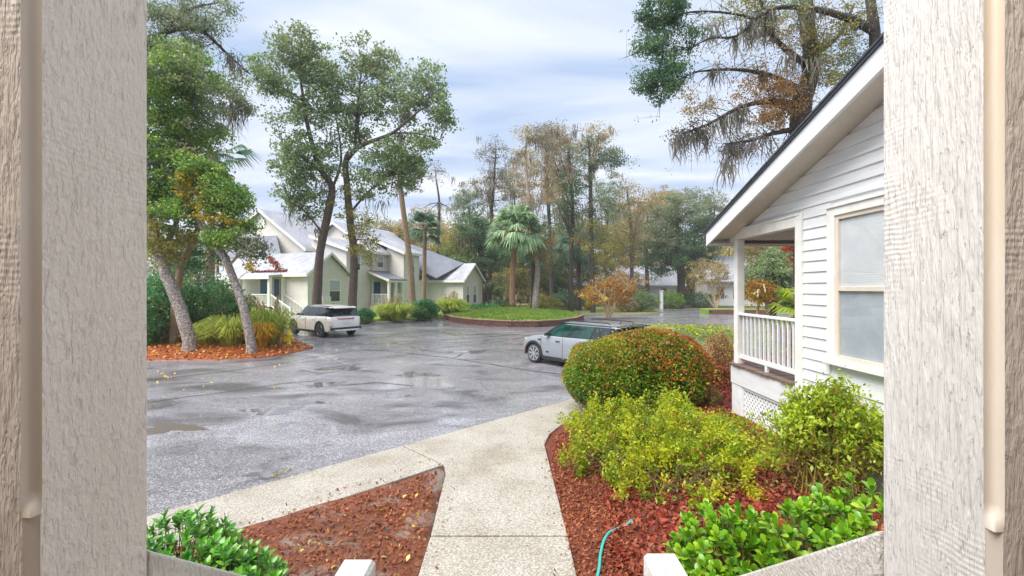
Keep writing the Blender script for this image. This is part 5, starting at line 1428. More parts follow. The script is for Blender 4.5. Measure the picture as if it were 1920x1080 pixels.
T.clumps('autumn', V(300, 260, 17.0), (1.2, 1.0, 1.4), 6, 60, 0.4, 0.11, 0.3)
T.done(M['bark_lichen'])
bL = Vector((V(471, 0, 16.9).x, 16.9, 0.08))
T = Tree('leaning_tree', 'slender pale trunk leaning left, forked, with orange yellow leaves', 'tree', bL, 'leaning trees in the corner bed')
Q = T.limb([(bL - Vector((0, 0, 0.15)), 0.20), (V(470, 640, 16.9), 0.165), (V(458, 580, 16.9), 0.15), (V(440, 530, 17), 0.14), (V(425, 490, 17), 0.135), (V(405, 460, 17), 0.15), (V(380, 425, 17.2), 0.14), (V(352, 380, 17.4), 0.13), (V(330, 340, 17.4), 0.12), (V(302, 305, 17.3), 0.11), (V(275, 272, 17.2), 0.10), (V(240, 220, 17), 0.07)], 10, 3, 0.05)
l1 = T.limb([(V(405, 460, 17), 0.07), (V(418, 410, 17), 0.05), (V(430, 370, 17), 0.03)], 6)
l2 = T.limb([(V(428, 500, 17), 0.06), (V(455, 470, 16.6), 0.045), (V(478, 455, 16.4), 0.03)], 6)
l3 = T.limb([(V(352, 380, 17.4), 0.07), (V(370, 330, 17.2), 0.05), (V(395, 300, 17), 0.03)], 6)
for (px, py, rx, ry, n) in ((430, 375, 40, 36, 40), (452, 440, 32, 44, 34), (395, 350, 44, 44, 34), (480, 470, 22, 22, 10), (365, 320, 40, 34, 26), (330, 400, 40, 34, 26), (415, 440, 26, 30, 14)):
    T.clumps('grey_green' if px == 480 else 'fresh_green', V(px, py, 16.9), (rpx(rx, 17), 0.9, rpx(ry, 17)), n, 80, 0.40, 0.115, 0.3)
for (px, py, rx, ry, n) in ((345, 345, 18, 18, 5), (370, 365, 22, 26, 8), (385, 395, 20, 20, 6), (412, 405, 14, 12, 4), (360, 330, 10, 14, 3), (430, 415, 10, 10, 3), (470, 500, 12, 10, 3)):
    T.clumps('orange_yellow', V(px, py, 16.4), (rpx(rx * 1.3, 17), 0.4, rpx(ry * 1.3, 17)), int(n * 2.4), 16, 0.20, 0.12, 0.2)
T.done(M['bark_lichen'])
bL = Vector((V(325, 0, 18.6).x, 18.6, 0.15))
T = Tree('leaning_tree', 'bare tan trunk leaning right behind the pale trunks', 'tree', bL, 'leaning trees in the corner bed')
T.limb([(bL - Vector((0, 0, 0.2)), 0.17), (V(328, 580, 18.6), 0.15), (V(338, 510, 18.4), 0.13), (V(355, 465, 18.2), 0.12), (V(372, 428, 18), 0.10), (V(395, 380, 18), 0.07), (V(415, 330, 18), 0.04)], 8, 3, 0.04)
T.clumps('olive', V(400, 340, 18.2), (1.2, 1.0, 1.0), 16, 90, 0.45, 0.11, 0.3)
T.clumps('deep_green', V(345, 470, 18.9), (1.6, 0.7, 1.0), 30, 90, 0.45, 0.12, 0.3)
T.done(M['bark_tan'])
# overhanging oak limbs from the upper left, a big tree outside the frame
bO = Vector((-20.5, 19.5, 0.05))
T = Tree('oak_tree', 'grey hazy oak limbs with moss reaching in from the upper left', 'tree', bO)
T.limb([(bO - Vector((0, 0, 0.2)), 0.7), (Vector((-20.2, 19.5, 4)), 0.55), (Vector((-19.5, 19.5, 8)), 0.45), (Vector((-18.2, 19.6, 11.5)), 0.35), (Vector((-17, 19.8, 15)), 0.2)], 10, 3, 0.04)
h1 = T.limb([(Vector((-18.6, 19.6, 10.5)), 0.25), (V(240, 120, 20), 0.18), (V(310, 60, 20.5), 0.13), (V(370, 55, 21), 0.10), (V(405, 80, 21.5), 0.07), (V(430, 105, 22), 0.05), (V(470, 140, 22.5), 0.03)], 7)
h2 = T.limb([(Vector((-18.6, 19.6, 9.8)), 0.2), (V(270, 140, 20), 0.13), (V(340, 150, 20.5), 0.09), (V(400, 165, 21), 0.06), (V(455, 195, 21.4), 0.03)], 7)
h3 = T.limb([(V(300, 70, 20.5), 0.09), (V(350, 20, 21), 0.07), (V(410, 5, 21.5), 0.04)], 6)
for (px, py, rx, ry, n) in ((320, 30, 50, 50, 36), (380, 40, 34, 40, 24), (300, 100, 40, 40, 26), (360, 110, 36, 36, 18), (400, 160, 44, 24, 24), (440, 190, 26, 16, 12), (250, 60, 60, 60, 20), (420, 10, 14, 20, 6)):
    T.clumps('grey_green', V(px, py, 20.8), (rpx(rx, 21), 1.4, rpx(ry, 21)), n, 90, 0.5, 0.11, 0.2)
for (px, py, ln) in ((432, 100, 1.2), (430, 195, 1.5), (440, 200, 1.8), (455, 195, 1.4), (418, 190, 1.2), (400, 190, 1.0), (330, 90, 1.4), (360, 70, 1.6)): T.moss(V(px, py, 21.5), ln, 26, 0.18, 0.028)
for q_ in (h1, h2, h3): T.twigs(q_, 24, 1.4, 'grey_green', 0.10, 8)
T.moss_on(h1, 10, 1.0, 10); T.moss_on(h2, 10, 0.9, 10)
T.done(M['bark_dark'])

# ---- oak behind the cottage, upper right
D = 16.0
bR = Vector((V(1530, 0, 17).x, 17.0, 0.3))
T = Tree('oak_tree', 'mossy oak rising behind the white cottage roof', 'tree', bR)
Q = T.limb([(bR - Vector((0, 0, 0.3)), 0.5), (Vector((bR.x, 17, 4)), 0.42), (V(1500, 230, 17), 0.36), (V(1517, 150, 17), 0.30), (V(1520, 90, 17), 0.27), (V(1512, 30, 17), 0.24), (V(1508, -60, 17), 0.18)], 10, 3, 0.05)
a0 = T.limb([(V(1640, 60, 16), 0.16), (V(1600, 38, 16), 0.13), (V(1550, 22, 16), 0.11), (V(1500, 14, 16), 0.09), (V(1450, 16, 15.8), 0.07), (V(1415, 36, 15.6), 0.06)], 8)
a1 = T.limb([(V(1415, 36, 15.6), 0.055), (V(1380, 68, 15.4), 0.045), (V(1330, 72, 15.2), 0.03), (V(1290, 95, 15), 0.02)], 6)
a1b = T.limb([(V(1415, 36, 15.6), 0.05), (V(1370, 25, 15.3), 0.04), (V(1300, 22, 15), 0.03), (V(1250, 40, 14.8), 0.025), (V(1232, 90, 14.8), 0.02), (V(1245, 160, 14.8), 0.012)], 6)
T.limb([(V(1262, 34, 14.9), 0.02), (V(1225, 20, 14.8), 0.015), (V(1205, 60, 14.7), 0.01)], 5)
a2 = T.limb([(V(1508, 200, 17), 0.16), (V(1450, 190, 16.6), 0.11), (V(1390, 200, 16.2), 0.07), (V(1330, 232, 16), 0.05), (V(1280, 250, 15.8), 0.03)], 7)
a3 = T.limb([(V(1505, 170, 17), 0.12), (V(1440, 140, 16.5), 0.08), (V(1370, 130, 16.2), 0.05), (V(1300, 135, 16), 0.025)], 7)
a4 = T.limb([(V(1510, 120, 17), 0.13), (V(1460, 80, 16.4), 0.09), (V(1430, 20, 16), 0.06), (V(1420, -50, 16), 0.04)], 7)
a5 = T.limb([(V(1503, 240, 17), 0.12), (V(1450, 250, 16.8), 0.08), (V(1400, 265, 16.5), 0.05), (V(1360, 270, 16.3), 0.03)], 6)
a6 = T.limb([(V(1640, 120, 16.5), 0.2), (V(1640, 60, 16), 0.17), (V(1632, 0, 16), 0.15), (V(1630, -80, 16), 0.1)], 8, hang=True)
a7 = T.limb([(V(1515, 110, 17), 0.11), (V(1570, 70, 17.3), 0.08), (V(1600, 10, 17.6), 0.05)], 6)
T.limb([(Vector((bR.x + 1.5, 17.2, 5)), 0.3), (V(1640, 120, 16.5), 0.2)], 8)
for (px, py, rx, ry, n) in ((1235, 30, 42, 36, 26), (1260, 15, 40, 30, 20), (1225, 90, 34, 30, 22), (1250, 140, 40, 34, 28), (1245, 170, 28, 18, 12), (1290, 70, 22, 24, 8), (1215, 150, 24, 20, 8)):
    T.clumps('oak_dark', V(px, py, 14.9), (rpx(rx, 15), 0.8, rpx(ry, 15)), n, 110, 0.36, 0.085, 0.3)
for (px, py, rx, ry, n, mt) in ((1420, 160, 55, 40, 20, 'rust'), (1470, 180, 40, 50, 24, 'rust'), (1440, 220, 45, 30, 16, 'rust'), (1460, 60, 60, 50, 20, 'autumn'), (1560, 60, 60, 50, 24, 'olive'), (1600, 100, 40, 40, 16, 'grey_green'), (1400, 10, 60, 30, 16, 'olive'), (1320, 190, 50, 30, 10, 'autumn'), (1290, 250, 35, 22, 10, 'moss'), (1390, 275, 30, 25, 8, 'moss'), (1560, 130, 50, 50, 18, 'olive'), (1480, 20, 60, 40, 16, 'oak_green')):
    T.clumps(mt, V(px, py, 16.4), (rpx(rx, 16), 1.0, rpx(ry, 16)), int(n * 1.6), 46, 0.34, 0.09, 0.2, trad=0.009)
for q_, lf2 in ((a0, 'olive'), (a1, 'oak_green'), (a1b, 'oak_green'), (a2, 'rust'), (a3, 'rust'), (a4, 'autumn'), (a5, 'rust'), (a7, 'olive')): T.twigs(q_, 26, 1.3, lf2, 0.08, 6)
T.twigs(Q, 30, 1.6, 'autumn', 0.08, 6)
T.limb([(a3[-1], 0.02), (V(1270, 150, 15.8), 0.012), (V(1245, 152, 15.6), 0.006)], 5)
T.moss_on(a2, 26, 1.0, 14, 0.16, 0.024); T.moss_on(a3, 20, 0.9, 12, 0.16, 0.024); T.moss_on(a5, 18, 1.1, 14, 0.16, 0.024)
T.moss_on(a1, 10, 1.0, 14, 0.12, 0.024); T.moss_on(a4, 12, 1.1, 12, 0.16, 0.024); T.moss_on(a0, 14, 0.8, 12, 0.16, 0.024)
for (px, py, ln) in ((1400, 40, 1.3), (1335, 40, 0.9), (1280, 255, 1.1), (1310, 240, 1.3), (1360, 300, 1.2), (1270, 260, 0.8), (1530, 110, 1.4), (1480, 100, 1.4)): T.moss(V(px, py, 16), ln, 26, 0.13, 0.024)
T.done(M['bark_dark'])

# ---- cabbage palms
def palm(name, label, base, top, r0, nf, fl, spread, bark, leafm, group=None, lean=None, dead=0):
    T = thing(name, label, 'palm', tuple(base), 0, group)
    B0 = Vector(base); loc = lambda p: Vector(p) - B0
    tp = Vector(top); mb = MB()
    pts = []; rad = []
    for k in range(13):
        t = k / 12; p = B0.lerp(tp, t) + (Vector(lean) * math.sin(math.pi * t) if lean else Vector())
        pts.append(loc(p)); rad.append(r0 * (1.15 - 0.35 * t) * (1 + 0.04 * (k % 2)) * (1.25 if k == 0 else 1))
    mb.tube(pts, rad, 10); mb.build('trunk', M[bark], T, smooth=True)
    stem = MB(); V_ = []; Qd = []
    for k in range(nf):
        az = rng.uniform(0, 2 * math.pi); el = math.asin(rng.uniform(-0.55, 1.0)) if k >= dead else math.asin(rng.uniform(-0.95, -0.6))
        d = Vector((math.cos(az) * math.cos(el), math.sin(az) * math.cos(el), math.sin(el)))
        pl = fl * rng.uniform(0.42, 0.62)
        a = tp + d * r0 * 0.4; b = tp + d * pl + Vector((0, 0, -0.10 * pl)); 
        stem.tube([loc(a), loc(a.lerp(b, 0.5) + Vector((0, 0, 0.04 * pl))), loc(b)], [0.035, 0.025, 0.016], 4, cap=False)
        # fan: narrow leaflets spreading and drooping at the tips
        sd = d.cross(Vector((0, 0, 1)));
        if sd.length < 0.1: sd = Vector((1, 0, 0))
        sd.normalize(); up = sd.cross(d).normalized()
        L_ = fl * rng.uniform(0.55, 0.8); nl = 20
        for j in range(nl):
            t = (j / (nl - 1) - 0.5) * 2; th = t * R(spread)
            dirv = (d * math.cos(th) + sd * math.sin(th)).normalized()
            ll = L_ * (1 - 0.35 * t * t) * rng.uniform(0.85, 1.1)
            w = ll * 0.045
            p0 = b; p1 = b + dirv * ll * 0.55 + up * (0.10 * ll * (1 - abs(t))) ; p2 = b + dirv * ll * 0.92 + Vector((0, 0, -ll * rng.uniform(0.15, 0.42)))
            wn = dirv.cross(up).normalized() * w
            i0 = len(V_); V_ += [loc(p0) - wn * 0.3, loc(p0) + wn * 0.3, loc(p1) + wn, loc(p1) - wn, loc(p2) + wn * 0.15, loc(p2) - wn * 0.15]
            Qd += [(i0, i0+1, i0+2, i0+3), (i0+3, i0+2, i0+4, i0+5)]
    stem.build('frond_stalks', M['bark_palm'], T, fix=False)['kind'] = 'stuff'
    o = np_mesh('fronds', np.array([tuple(p) for p in V_]), np.array(Qd), M[leafm], T); o['kind'] = 'stuff'
    return T
palm('palm_tree', 'round headed palm standing on the grass island', (V(961, 0, 42.5).x, 42.5, 0.55), V(968, 432, 42.5), 0.26, 92, 2.6, 58, 'bark_palm', 'palm_leaf', lean=(-0.15, 0, 0))
palm('palm_tree', 'small palm beside the tall leaning trunk near the far town house', (V(794, 0, 39).x, 39, 0.1), V(797, 428, 39), 0.19, 34, 1.7, 60, 'bark_tan', 'palm_dark', dead=4)
palm('palm_tree', 'palm head silhouetted above the leaning trees at left', (V(392, 0, 24).x, 24, 0.2), V(398, 285, 24), 0.20, 22, 1.9, 55, 'bark_tan', 'palm_dark', dead=5)
palm('palm_tree', 'shaggy dark palm just right of the round headed palm', (V(1000, 0, 46).x, 46, 0.3), V(1000, 450, 46), 0.24, 34, 2.3, 60, 'bark_dark', 'palm_dark', dead=6)
palm('palm_tree', 'drooping dark palm between the tall pine trunks', (V(1085, 0, 50).x, 50, 0.05), V(1085, 455, 50), 0.24, 32, 2.4, 60, 'bark_dark', 'palm_dark', dead=8)
palm('palm_tree', 'low palm seen through the cottage porch', (11.4, 17.5, 0.3), (11.4, 17.5, 1.5), 0.2, 22, 1.5, 60, 'bark_tan', 'azalea_bright')

# tall slanting trunk
D = 36.0; bT = Vector((V(775, 0, D).x, D, 0.1))
T = Tree('pine_tree', 'tall bare tan trunk slanting left before the far town house', 'tree', bT)
T.limb([(bT - Vector((0, 0, 0.2)), 0.30), (V(771, 520, D), 0.24), (V(762, 440, D), 0.22), (V(752, 365, D), 0.20), (V(748, 320, D), 0.17), (V(750, 270, D), 0.10)], 9, 3, 0.03)
for (px, py, rx, ry, n, m) in ((765, 330, 34, 26, 18, 'oak_green'), (735, 300, 30, 30, 12, 'oak_green'), (770, 350, 24, 18, 8, 'moss')):
    T.clumps(m, V(px, py, D), (rpx(rx, D), 1.2, rpx(ry, D)), n, 70, 0.55, 0.16, 0.2)
T.done(M['bark_tan'])

# ---- woodland behind: single trees
def wood_tree(label, px, D, pts, blobs, bark, leaf=0.22, m=90, cr=1.0, moss=None, name='woodland_tree', base_z=0.05, mossmat='moss_tan', group='tall trees behind the island', r=1.0):
    b = Vector((V(px, 0, D).x, D, base_z))
    T = Tree(name, label, 'tree', b, group)
    P = [(b - Vector((0, 0, 0.2)), pts[0][2] * r)] + [(V(x, y, D + rng.normal() * 0.3), q * r) for x, y, q in pts]
    Q = T.limb(P, 8, 3, 0.05)
    n = len(Q); limbs = []
    for k in range(9):
        i = int(n * rng.uniform(0.45, 0.95)); a = Q[min(i, n - 1)]
        bl = blobs[int(rng.integers(len(blobs)))]; c = V(bl[0] + rng.normal() * bl[2] * 0.5, bl[1] + rng.normal() * bl[3] * 0.3, D + rng.normal() * 1.2)
        if (c - a).length > 0.8 and c.z > a.z - 2:
            limbs.append(T.limb([(a, 0.07), (a.lerp(c, 0.5) + Vector((0, 0, 0.25)), 0.05), (c, 0.025)], 5))
    for (x, y, rx, ry, num, mt) in blobs:
        num = int(num * 1.6)
        T.clumps(mt, V(x, y, D), (rpx(rx, D), rpx((rx + ry) / 2, D) * 0.8, rpx(ry, D)), num, m, cr, leaf, 0.25, trad=0.018)
    T.clumps(blobs[0][5], P[-1][0], (rpx(26, D), rpx(26, D), rpx(20, D)), 10, int(m * 0.8), cr, leaf, 0.1, trad=0.015)
    if moss:
        for k in range(int(moss[0] * 0.6)):
            if rng.random() < 0.5 and limbs:
                q = limbs[int(rng.integers(len(limbs)))]; p = q[int(rng.integers(len(q)))]
            else:
                x, y, rx, ry, _, _ = blobs[int(rng.integers(len(blobs)))]; p = V(x + rng.uniform(-rx, rx), y + rng.uniform(-ry, ry * 0.6), D + rng.normal())
            T.moss(p, moss[1] * rng.uniform(0.35, 1.0), 12, 0.22, 0.04)
    T.done(M[bark], mossmat)
wood_tree('pale trunk with brown moss just right of the round headed palm', 1004, 43, [(1003, 570, .30), (1008, 500, .24), (1000, 440, .2), (990, 360, .16), (985, 290, .12), (990, 250, .05)], [(985, 300, 45, 40, 16, 'autumn'), (1010, 360, 45, 45, 14, 'rust'), (1020, 250, 34, 26, 12, 'moss'), (1012, 470, 26, 50, 18, 'rust')], 'bark_lichen', 0.16, 56, 0.8, (80, 1.9), base_z=0.45)
wood_tree('tall straight pine with dark trunk behind the silver car', 1112, 45, [(1112, 590, .28), (1110, 500, .25), (1108, 400, .21), (1107, 330, .17), (1104, 270, .10)], [(1110, 290, 60, 30, 22, 'grey_green'), (1150, 300, 34, 26, 12, 'oak_dark'), (1080, 350, 44, 30, 14, 'oak_dark'), (1140, 390, 50, 30, 16, 'grey_green'), (1120, 260, 34, 26, 10, 'autumn'), (1112, 445, 40, 50, 18, 'olive')], 'bark_dark', 0.17, 80, 0.85, (60, 1.8))
wood_tree('dark trunked tree left of the tall straight pine', 1072, 47, [(1070, 570, .26), (1071, 480, .23), (1074, 400, .2), (1070, 330, .14), (1066, 280, .08)], [(1060, 300, 50, 36, 18, 'moss_tan'), (1075, 400, 34, 44, 18, 'oak_dark'), (1040, 260, 36, 30, 10, 'autumn'), (1050, 360, 34, 34, 12, 'grey_green')], 'bark_dark', 0.17, 70, 0.85, (70, 2.0))
wood_tree('reddish brown thin tree right of the tall straight pine', 1182, 52, [(1184, 560, .24), (1185, 470, .2), (1180, 400, .15), (1175, 350, .08)], [(1180, 420, 40, 50, 22, 'autumn'), (1170, 470, 44, 40, 18, 'olive'), (1195, 385, 34, 30, 10, 'straw')], 'bark_oak', 0.18, 66, 0.9, (40, 1.6))
wood_tree('broad grey green oak on the right before the far bungalow', 1276, 57, [(1276, 560, .42), (1277, 520, .38), (1275, 480, .32), (1270, 430, .2), (1268, 380, .08)], [(1275, 400, 60, 40, 46, 'grey_green'), (1240, 450, 50, 40, 36, 'grey_green'), (1310, 440, 52, 44, 40, 'oak_dark'), (1275, 480, 70, 30, 40, 'oak_dark'), (1230, 500, 30, 26, 12, 'oak_dark'), (1325, 490, 30, 30, 14, 'oak_dark')], 'bark_dark', 0.20, 120, 0.95, (40, 1.4), r=1.2)
wood_tree('dense dark oak left of the round headed palm', 900, 52, [(905, 560, .35), (905, 500, .3), (898, 450, .22), (890, 410, .1)], [(890, 440, 50, 36, 40, 'oak_dark'), (870, 490, 44, 40, 34, 'oak_green'), (925, 480, 44, 44, 34, 'oak_dark'), (850, 450, 34, 30, 16, 'olive'), (900, 540, 50, 26, 24, 'oak_dark')], 'bark_dark', 0.20, 120, 0.95, (30, 1.5), r=1.2)
wood_tree('thin mossy tree rising left of the palm, crown grey', 915, 56, [(918, 560, .26), (920, 440, .2), (925, 350, .15), (930, 280, .07)], [(925, 290, 42, 36, 14, 'moss'), (905, 340, 40, 36, 12, 'moss_tan'), (950, 330, 36, 40, 12, 'grey_green'), (945, 400, 40, 30, 14, 'olive')], 'bark_dark', 0.18, 46, 0.85, (90, 2.2), mossmat='moss')
wood_tree('tallest mossy tree top above the round headed palm', 1030, 58, [(1035, 560, .3), (1030, 420, .24), (1025, 320, .17), (1022, 250, .07)], [(1020, 265, 40, 34, 14, 'moss'), (1045, 310, 46, 36, 14, 'moss_tan'), (1000, 320, 40, 36, 14, 'autumn'), (1060, 250, 30, 24, 8, 'moss'), (1030, 380, 60, 40, 26, 'grey_green'), (1040, 470, 60, 50, 30, 'oak_dark')], 'bark_dark', 0.19, 56, 0.9, (90, 2.2), mossmat='moss')
wood_tree('leafy tree with yellowing crown behind the reddish thin tree', 1215, 62, [(1215, 560, .3), (1212, 470, .22), (1215, 400, .1)], [(1215, 400, 50, 40, 30, 'straw'), (1190, 440, 46, 40, 26, 'olive'), (1240, 380, 40, 30, 18, 'autumn'), (1150, 450, 50, 44, 30, 'olive')], 'bark_oak', 0.22, 90, 1.0, (30, 1.5))
wood_tree('pale crowned tree behind the broad grey green oak', 1330, 66, [(1330, 560, .3), (1335, 450, .2), (1340, 390, .1)], [(1335, 400, 50, 40, 30, 'grey_green'), (1370, 430, 44, 44, 26, 'wood_far'), (1300, 370, 40, 28, 18, 'grey_green')], 'bark_dark', 0.22, 90, 1.0, (30, 1.5))
wood_tree('bare twisted mossy tree above the far town house roof', 822, 58, [(818, 540, .28), (822, 430, .2), (824, 380, .15), (818, 340, .08), (816, 318, .04)], [(820, 330, 34, 22, 5, 'moss'), (822, 400, 46, 26, 12, 'autumn'), (790, 410, 34, 26, 9, 'straw')], 'bark_dark', 0.17, 40, 0.7, (26, 1.5), mossmat='moss')
wood_tree('autumn tree with brown crown behind the town house', 740, 60, [(740, 540, .3), (745, 460, .2), (750, 430, .1)], [(745, 440, 46, 26, 22, 'autumn'), (700, 430, 40, 26, 16, 'grey_green'), (790, 440, 40, 34, 22, 'straw')], 'bark_oak', 0.22, 80, 1.0)
wood_tree('green tree behind the near town house roof at left', 420, 55, [(420, 540, .3), (425, 480, .2), (430, 450, .1)], [(430, 470, 40, 30, 22, 'grey_green'), (350, 480, 60, 40, 24, 'oak_dark')], 'bark_oak', 0.22, 90, 1.0)
wood_tree('dense dark tree filling the gap behind the two dark trunks', 1050, 62, [(1050, 560, .3), (1052, 500, .2), (1050, 460, .1)], [(1050, 500, 60, 46, 40, 'oak_dark'), (1000, 520, 50, 34, 26, 'olive'), (1105, 510, 50, 40, 30, 'olive'), (970, 500, 40, 50, 26, 'oak_dark'), (1090, 440, 50, 40, 26, 'grey_green')], 'bark_dark', 0.24, 100, 1.1, (20, 1.4))

extra = [(880, 70, 'pale mossy tree behind the dark oak at left of the palm', [(880, 380, 40, 50, 34, 'grey_green'), (860, 440, 40, 30, 20, 'wood_far')]),
         (962, 72, 'grey brown mossy crown directly above the round headed palm', [(965, 350, 44, 50, 34, 'moss_tan'), (950, 430, 44, 40, 24, 'grey_green')]),
         (1045, 70, 'grey brown crown between the dark trunk and the tall palm', [(1050, 340, 46, 50, 36, 'autumn'), (1060, 420, 46, 40, 24, 'wood_far')]),
         (1135, 72, 'soft green crown right of the tall straight pine', [(1140, 370, 46, 46, 36, 'grey_green'), (1130, 450, 44, 36, 24, 'olive')]),
         (1165, 76, 'tan crown between the pine and the thin reddish tree', [(1165, 420, 40, 44, 28, 'straw'), (1190, 470, 40, 34, 20, 'olive')]),
         (1255, 74, 'golden topped crown above the broad oak', [(1250, 372, 30, 18, 20, 'straw'), (1240, 420, 46, 36, 28, 'grey_green')]),
         (835, 72, 'yellow brown tree between the small palm and the dark oak', [(838, 450, 36, 36, 26, 'autumn'), (815, 480, 36, 34, 20, 'olive')])]
for (px, D_, lb, bl) in extra:
    wood_tree(lb, px, D_, [(px, 560, .26), (px + 3, 470, .2), (bl[0][0], bl[0][1] + 10, .08)], bl, 'bark_dark', 0.27, 64, 1.1, (24, 1.8))
ug = [(860, 58, 'olive', 'olive green undergrowth behind the end wing'), (955, 60, 'wood_far', 'mixed undergrowth behind the round headed palm'), (1000, 66, 'autumn', 'golden brown undergrowth deep between the palms'), (1045, 64, 'oak_dark', 'dark green thicket deep behind the tall trunks'), (1090, 60, 'olive', 'olive thicket left of the tall straight pine base'), (1140, 64, 'olive', 'olive yellow thicket behind the crepe myrtle'), (1175, 60, 'autumn', 'tan thicket right of the crepe myrtle')]
for (px, D_, mt, lb) in ug:
    x = V(px, 0, D_).x; T = Tree('thicket', lb, 'thicket', (x, D_, 0.02), 'thickets between the tall trunks')
    for k in range(4): T.limb([(Vector((x + rng.normal() * .8, D_ + rng.normal() * .5, -0.1)), 0.07), (Vector((x + rng.normal() * 1.4, D_, 2.6)), 0.05), (Vector((x + rng.normal() * 1.8, D_, 5.2)), 0.02)], 5)
    T.clumps(mt, (x, D_, 2.6), (3.0, 1.5, 2.5), 40, 64, 0.75, 0.24, 0.2)
    T.clumps(mt, (x, D_, 5.6), (2.6, 1.5, 2.0), 22, 60, 0.75, 0.22, 0.2)
    T.done(M['bark_dark'])
# crepe myrtle, orange, behind the silver car
D = 36.5; bm_ = Vector((V(1140, 0, D).x, D, 0.02))
T = Tree('crepe_myrtle', 'spreading crepe myrtle with pale branches and orange leaves behind the silver car', 'small tree', bm_)
for k in range(13):
    a = bm_ + Vector((rng.normal() * 0.12, rng.normal() * 0.12, -0.05)); ang_ = rng.uniform(-1.2, 1.2)
    t = V(1140 + 62 * math.sin(ang_) * rng.uniform(0.6, 1), 545 - 14 * rng.random(), D + rng.normal() * 0.9)
    T.limb([(a, 0.06), (a.lerp(t, 0.4) + Vector((rng.normal() * .15, 0, 0.1)), 0.045), (a.lerp(t, 0.75) + Vector((rng.normal() * .15, 0, 0.1)), 0.035), (t, 0.02)], 6, 3, 0.3)
T.clumps('myrtle_leaf', V(1140, 547, D), (rpx(64, D), 1.7, rpx(30, D)), 80, 60, 0.36, 0.14, 0.35, trad=0.015)
T.clumps('rust', V(1160, 530, D), (rpx(50, D), 1.4, rpx(22, D)), 34, 50, 0.34, 0.14, 0.3, trad=0.015)
T.clumps('litter_yellow', V(1120, 560, D), (rpx(50, D), 1.2, rpx(10, D)), 18, 40, 0.3, 0.14, 0.3, trad=0.012)
T.done(M['bark_myrtle'])
# straw coloured tree at right
D = 50; bm_ = Vector((V(1343, 0, D).x, D, 0.1))
T = Tree('straw_tree', 'small straw coloured tree right of the broad oak', 'small tree', bm_)
for k in range(9):
    t = V(1335 + rng.uniform(-36, 40), 500 + rng.uniform(-16, 24), D + rng.normal())
    T.limb([(bm_ + Vector((0, 0, -.1)), 0.08), (bm_.lerp(t, 0.45) + Vector((rng.normal() * .2, 0, 0)), 0.05), (t, 0.02)], 5, 3, 0.2)
T.clumps('straw', V(1330, 510, D), (rpx(42, D), 2.0, rpx(34, D)), 60, 60, 0.55, 0.16, 0.3, droop=0.3, trad=0.012)
T.clumps('myrtle_leaf', V(1350, 545, D), (rpx(26, D), 1.2, rpx(16, D)), 10, 40, 0.4, 0.15, 0.3)
T.done(M['bark_myrtle'])
# tree and shrubs seen through the cottage porch
wood_tree('dark red leaved tree behind the cottage porch', 1500, 19, [(1490, 560, .14), (1492, 500, .1), (1490, 460, .05)], [(1500, 470, 24, 34, 16, 'red_leaf'), (1510, 440, 20, 20, 8, 'rust')], 'bark_oak', 0.10, 60, 0.35, name='ornamental_tree', base_z=0.3, group=None)
wood_tree('small tree with orange leaves and tan stems seen through the porch rail', 1425, 20, [(1420, 590, .07), (1425, 560, .05), (1430, 535, .03)], [(1425, 545, 30, 22, 16, 'myrtle_leaf'), (1415, 555, 26, 14, 8, 'orange_yellow')], 'bark_myrtle', 0.10, 50, 0.35, name='ornamental_tree', base_z=0.2, group=None)
wood_tree('grey green evergreen seen through the cottage porch opening', 1450, 26, [(1450, 580, .2), (1452, 520, .15), (1450, 480, .06)], [(1440, 520, 44, 40, 36, 'oak_green'), (1480, 540, 40, 44, 30, 'oak_dark'), (1410, 530, 26, 30, 16, 'grey_green')], 'bark_dark', 0.13, 100, 0.6, name='evergreen_tree', base_z=0.1, group=None)
wood_tree('pale tree behind the evergreen through the cottage porch', 1440, 48, [(1440, 560, .3), (1442, 480, .2), (1440, 430, .08)], [(1420, 460, 50, 34, 26, 'straw'), (1470, 470, 44, 40, 26, 'grey_green'), (1440, 500, 60, 30, 26, 'wood_far')], 'bark_dark', 0.2, 90, 0.9, (20, 1.5), group=None)

# far woods as one mass
C_ = []; Z_ = []
tr = MB()
for k in range(210):
    a = rng.uniform(-1.15, 1.15) if k < 130 else rng.uniform(-0.16, 0.52); Dd = rng.uniform(74, 100); x = math.sin(a) * Dd * 1.25; y = math.cos(a) * Dd
    if y < 30: continue
    hh = rng.uniform(8, 16)
    for j in range(int(rng.integers(5, 9))):
        c = np.array([x + rng.normal() * 2.4, y + rng.normal() * 2.0, rng.uniform(1.5, hh)])
        off = unit(rng.normal(size=(130, 3))) * rng.random((130, 1)) ** 0.4 * np.array([2.4, 2.3, 1.7])
        C_.append(c + off); Z_.append(rng.uniform(0.26, 0.55, 130))
    tr.tube([(x, y, -0.1), (x + rng.normal() * .3, y, hh * 0.5), (x + rng.normal() * .6, y, hh)], [0.28, 0.2, 0.06], 5, cap=False)
fw = leaves('far_woods', np.vstack(C_), np.concatenate(Z_), M['wood_far'], None, 0.7); tag(fw, 'hazy mixed woods closing the view behind everything', 'woods', kind='stuff')
trk = tr.build('far_trunks', M['bark_dark'], fw, fix=False); trk['kind'] = 'stuff'

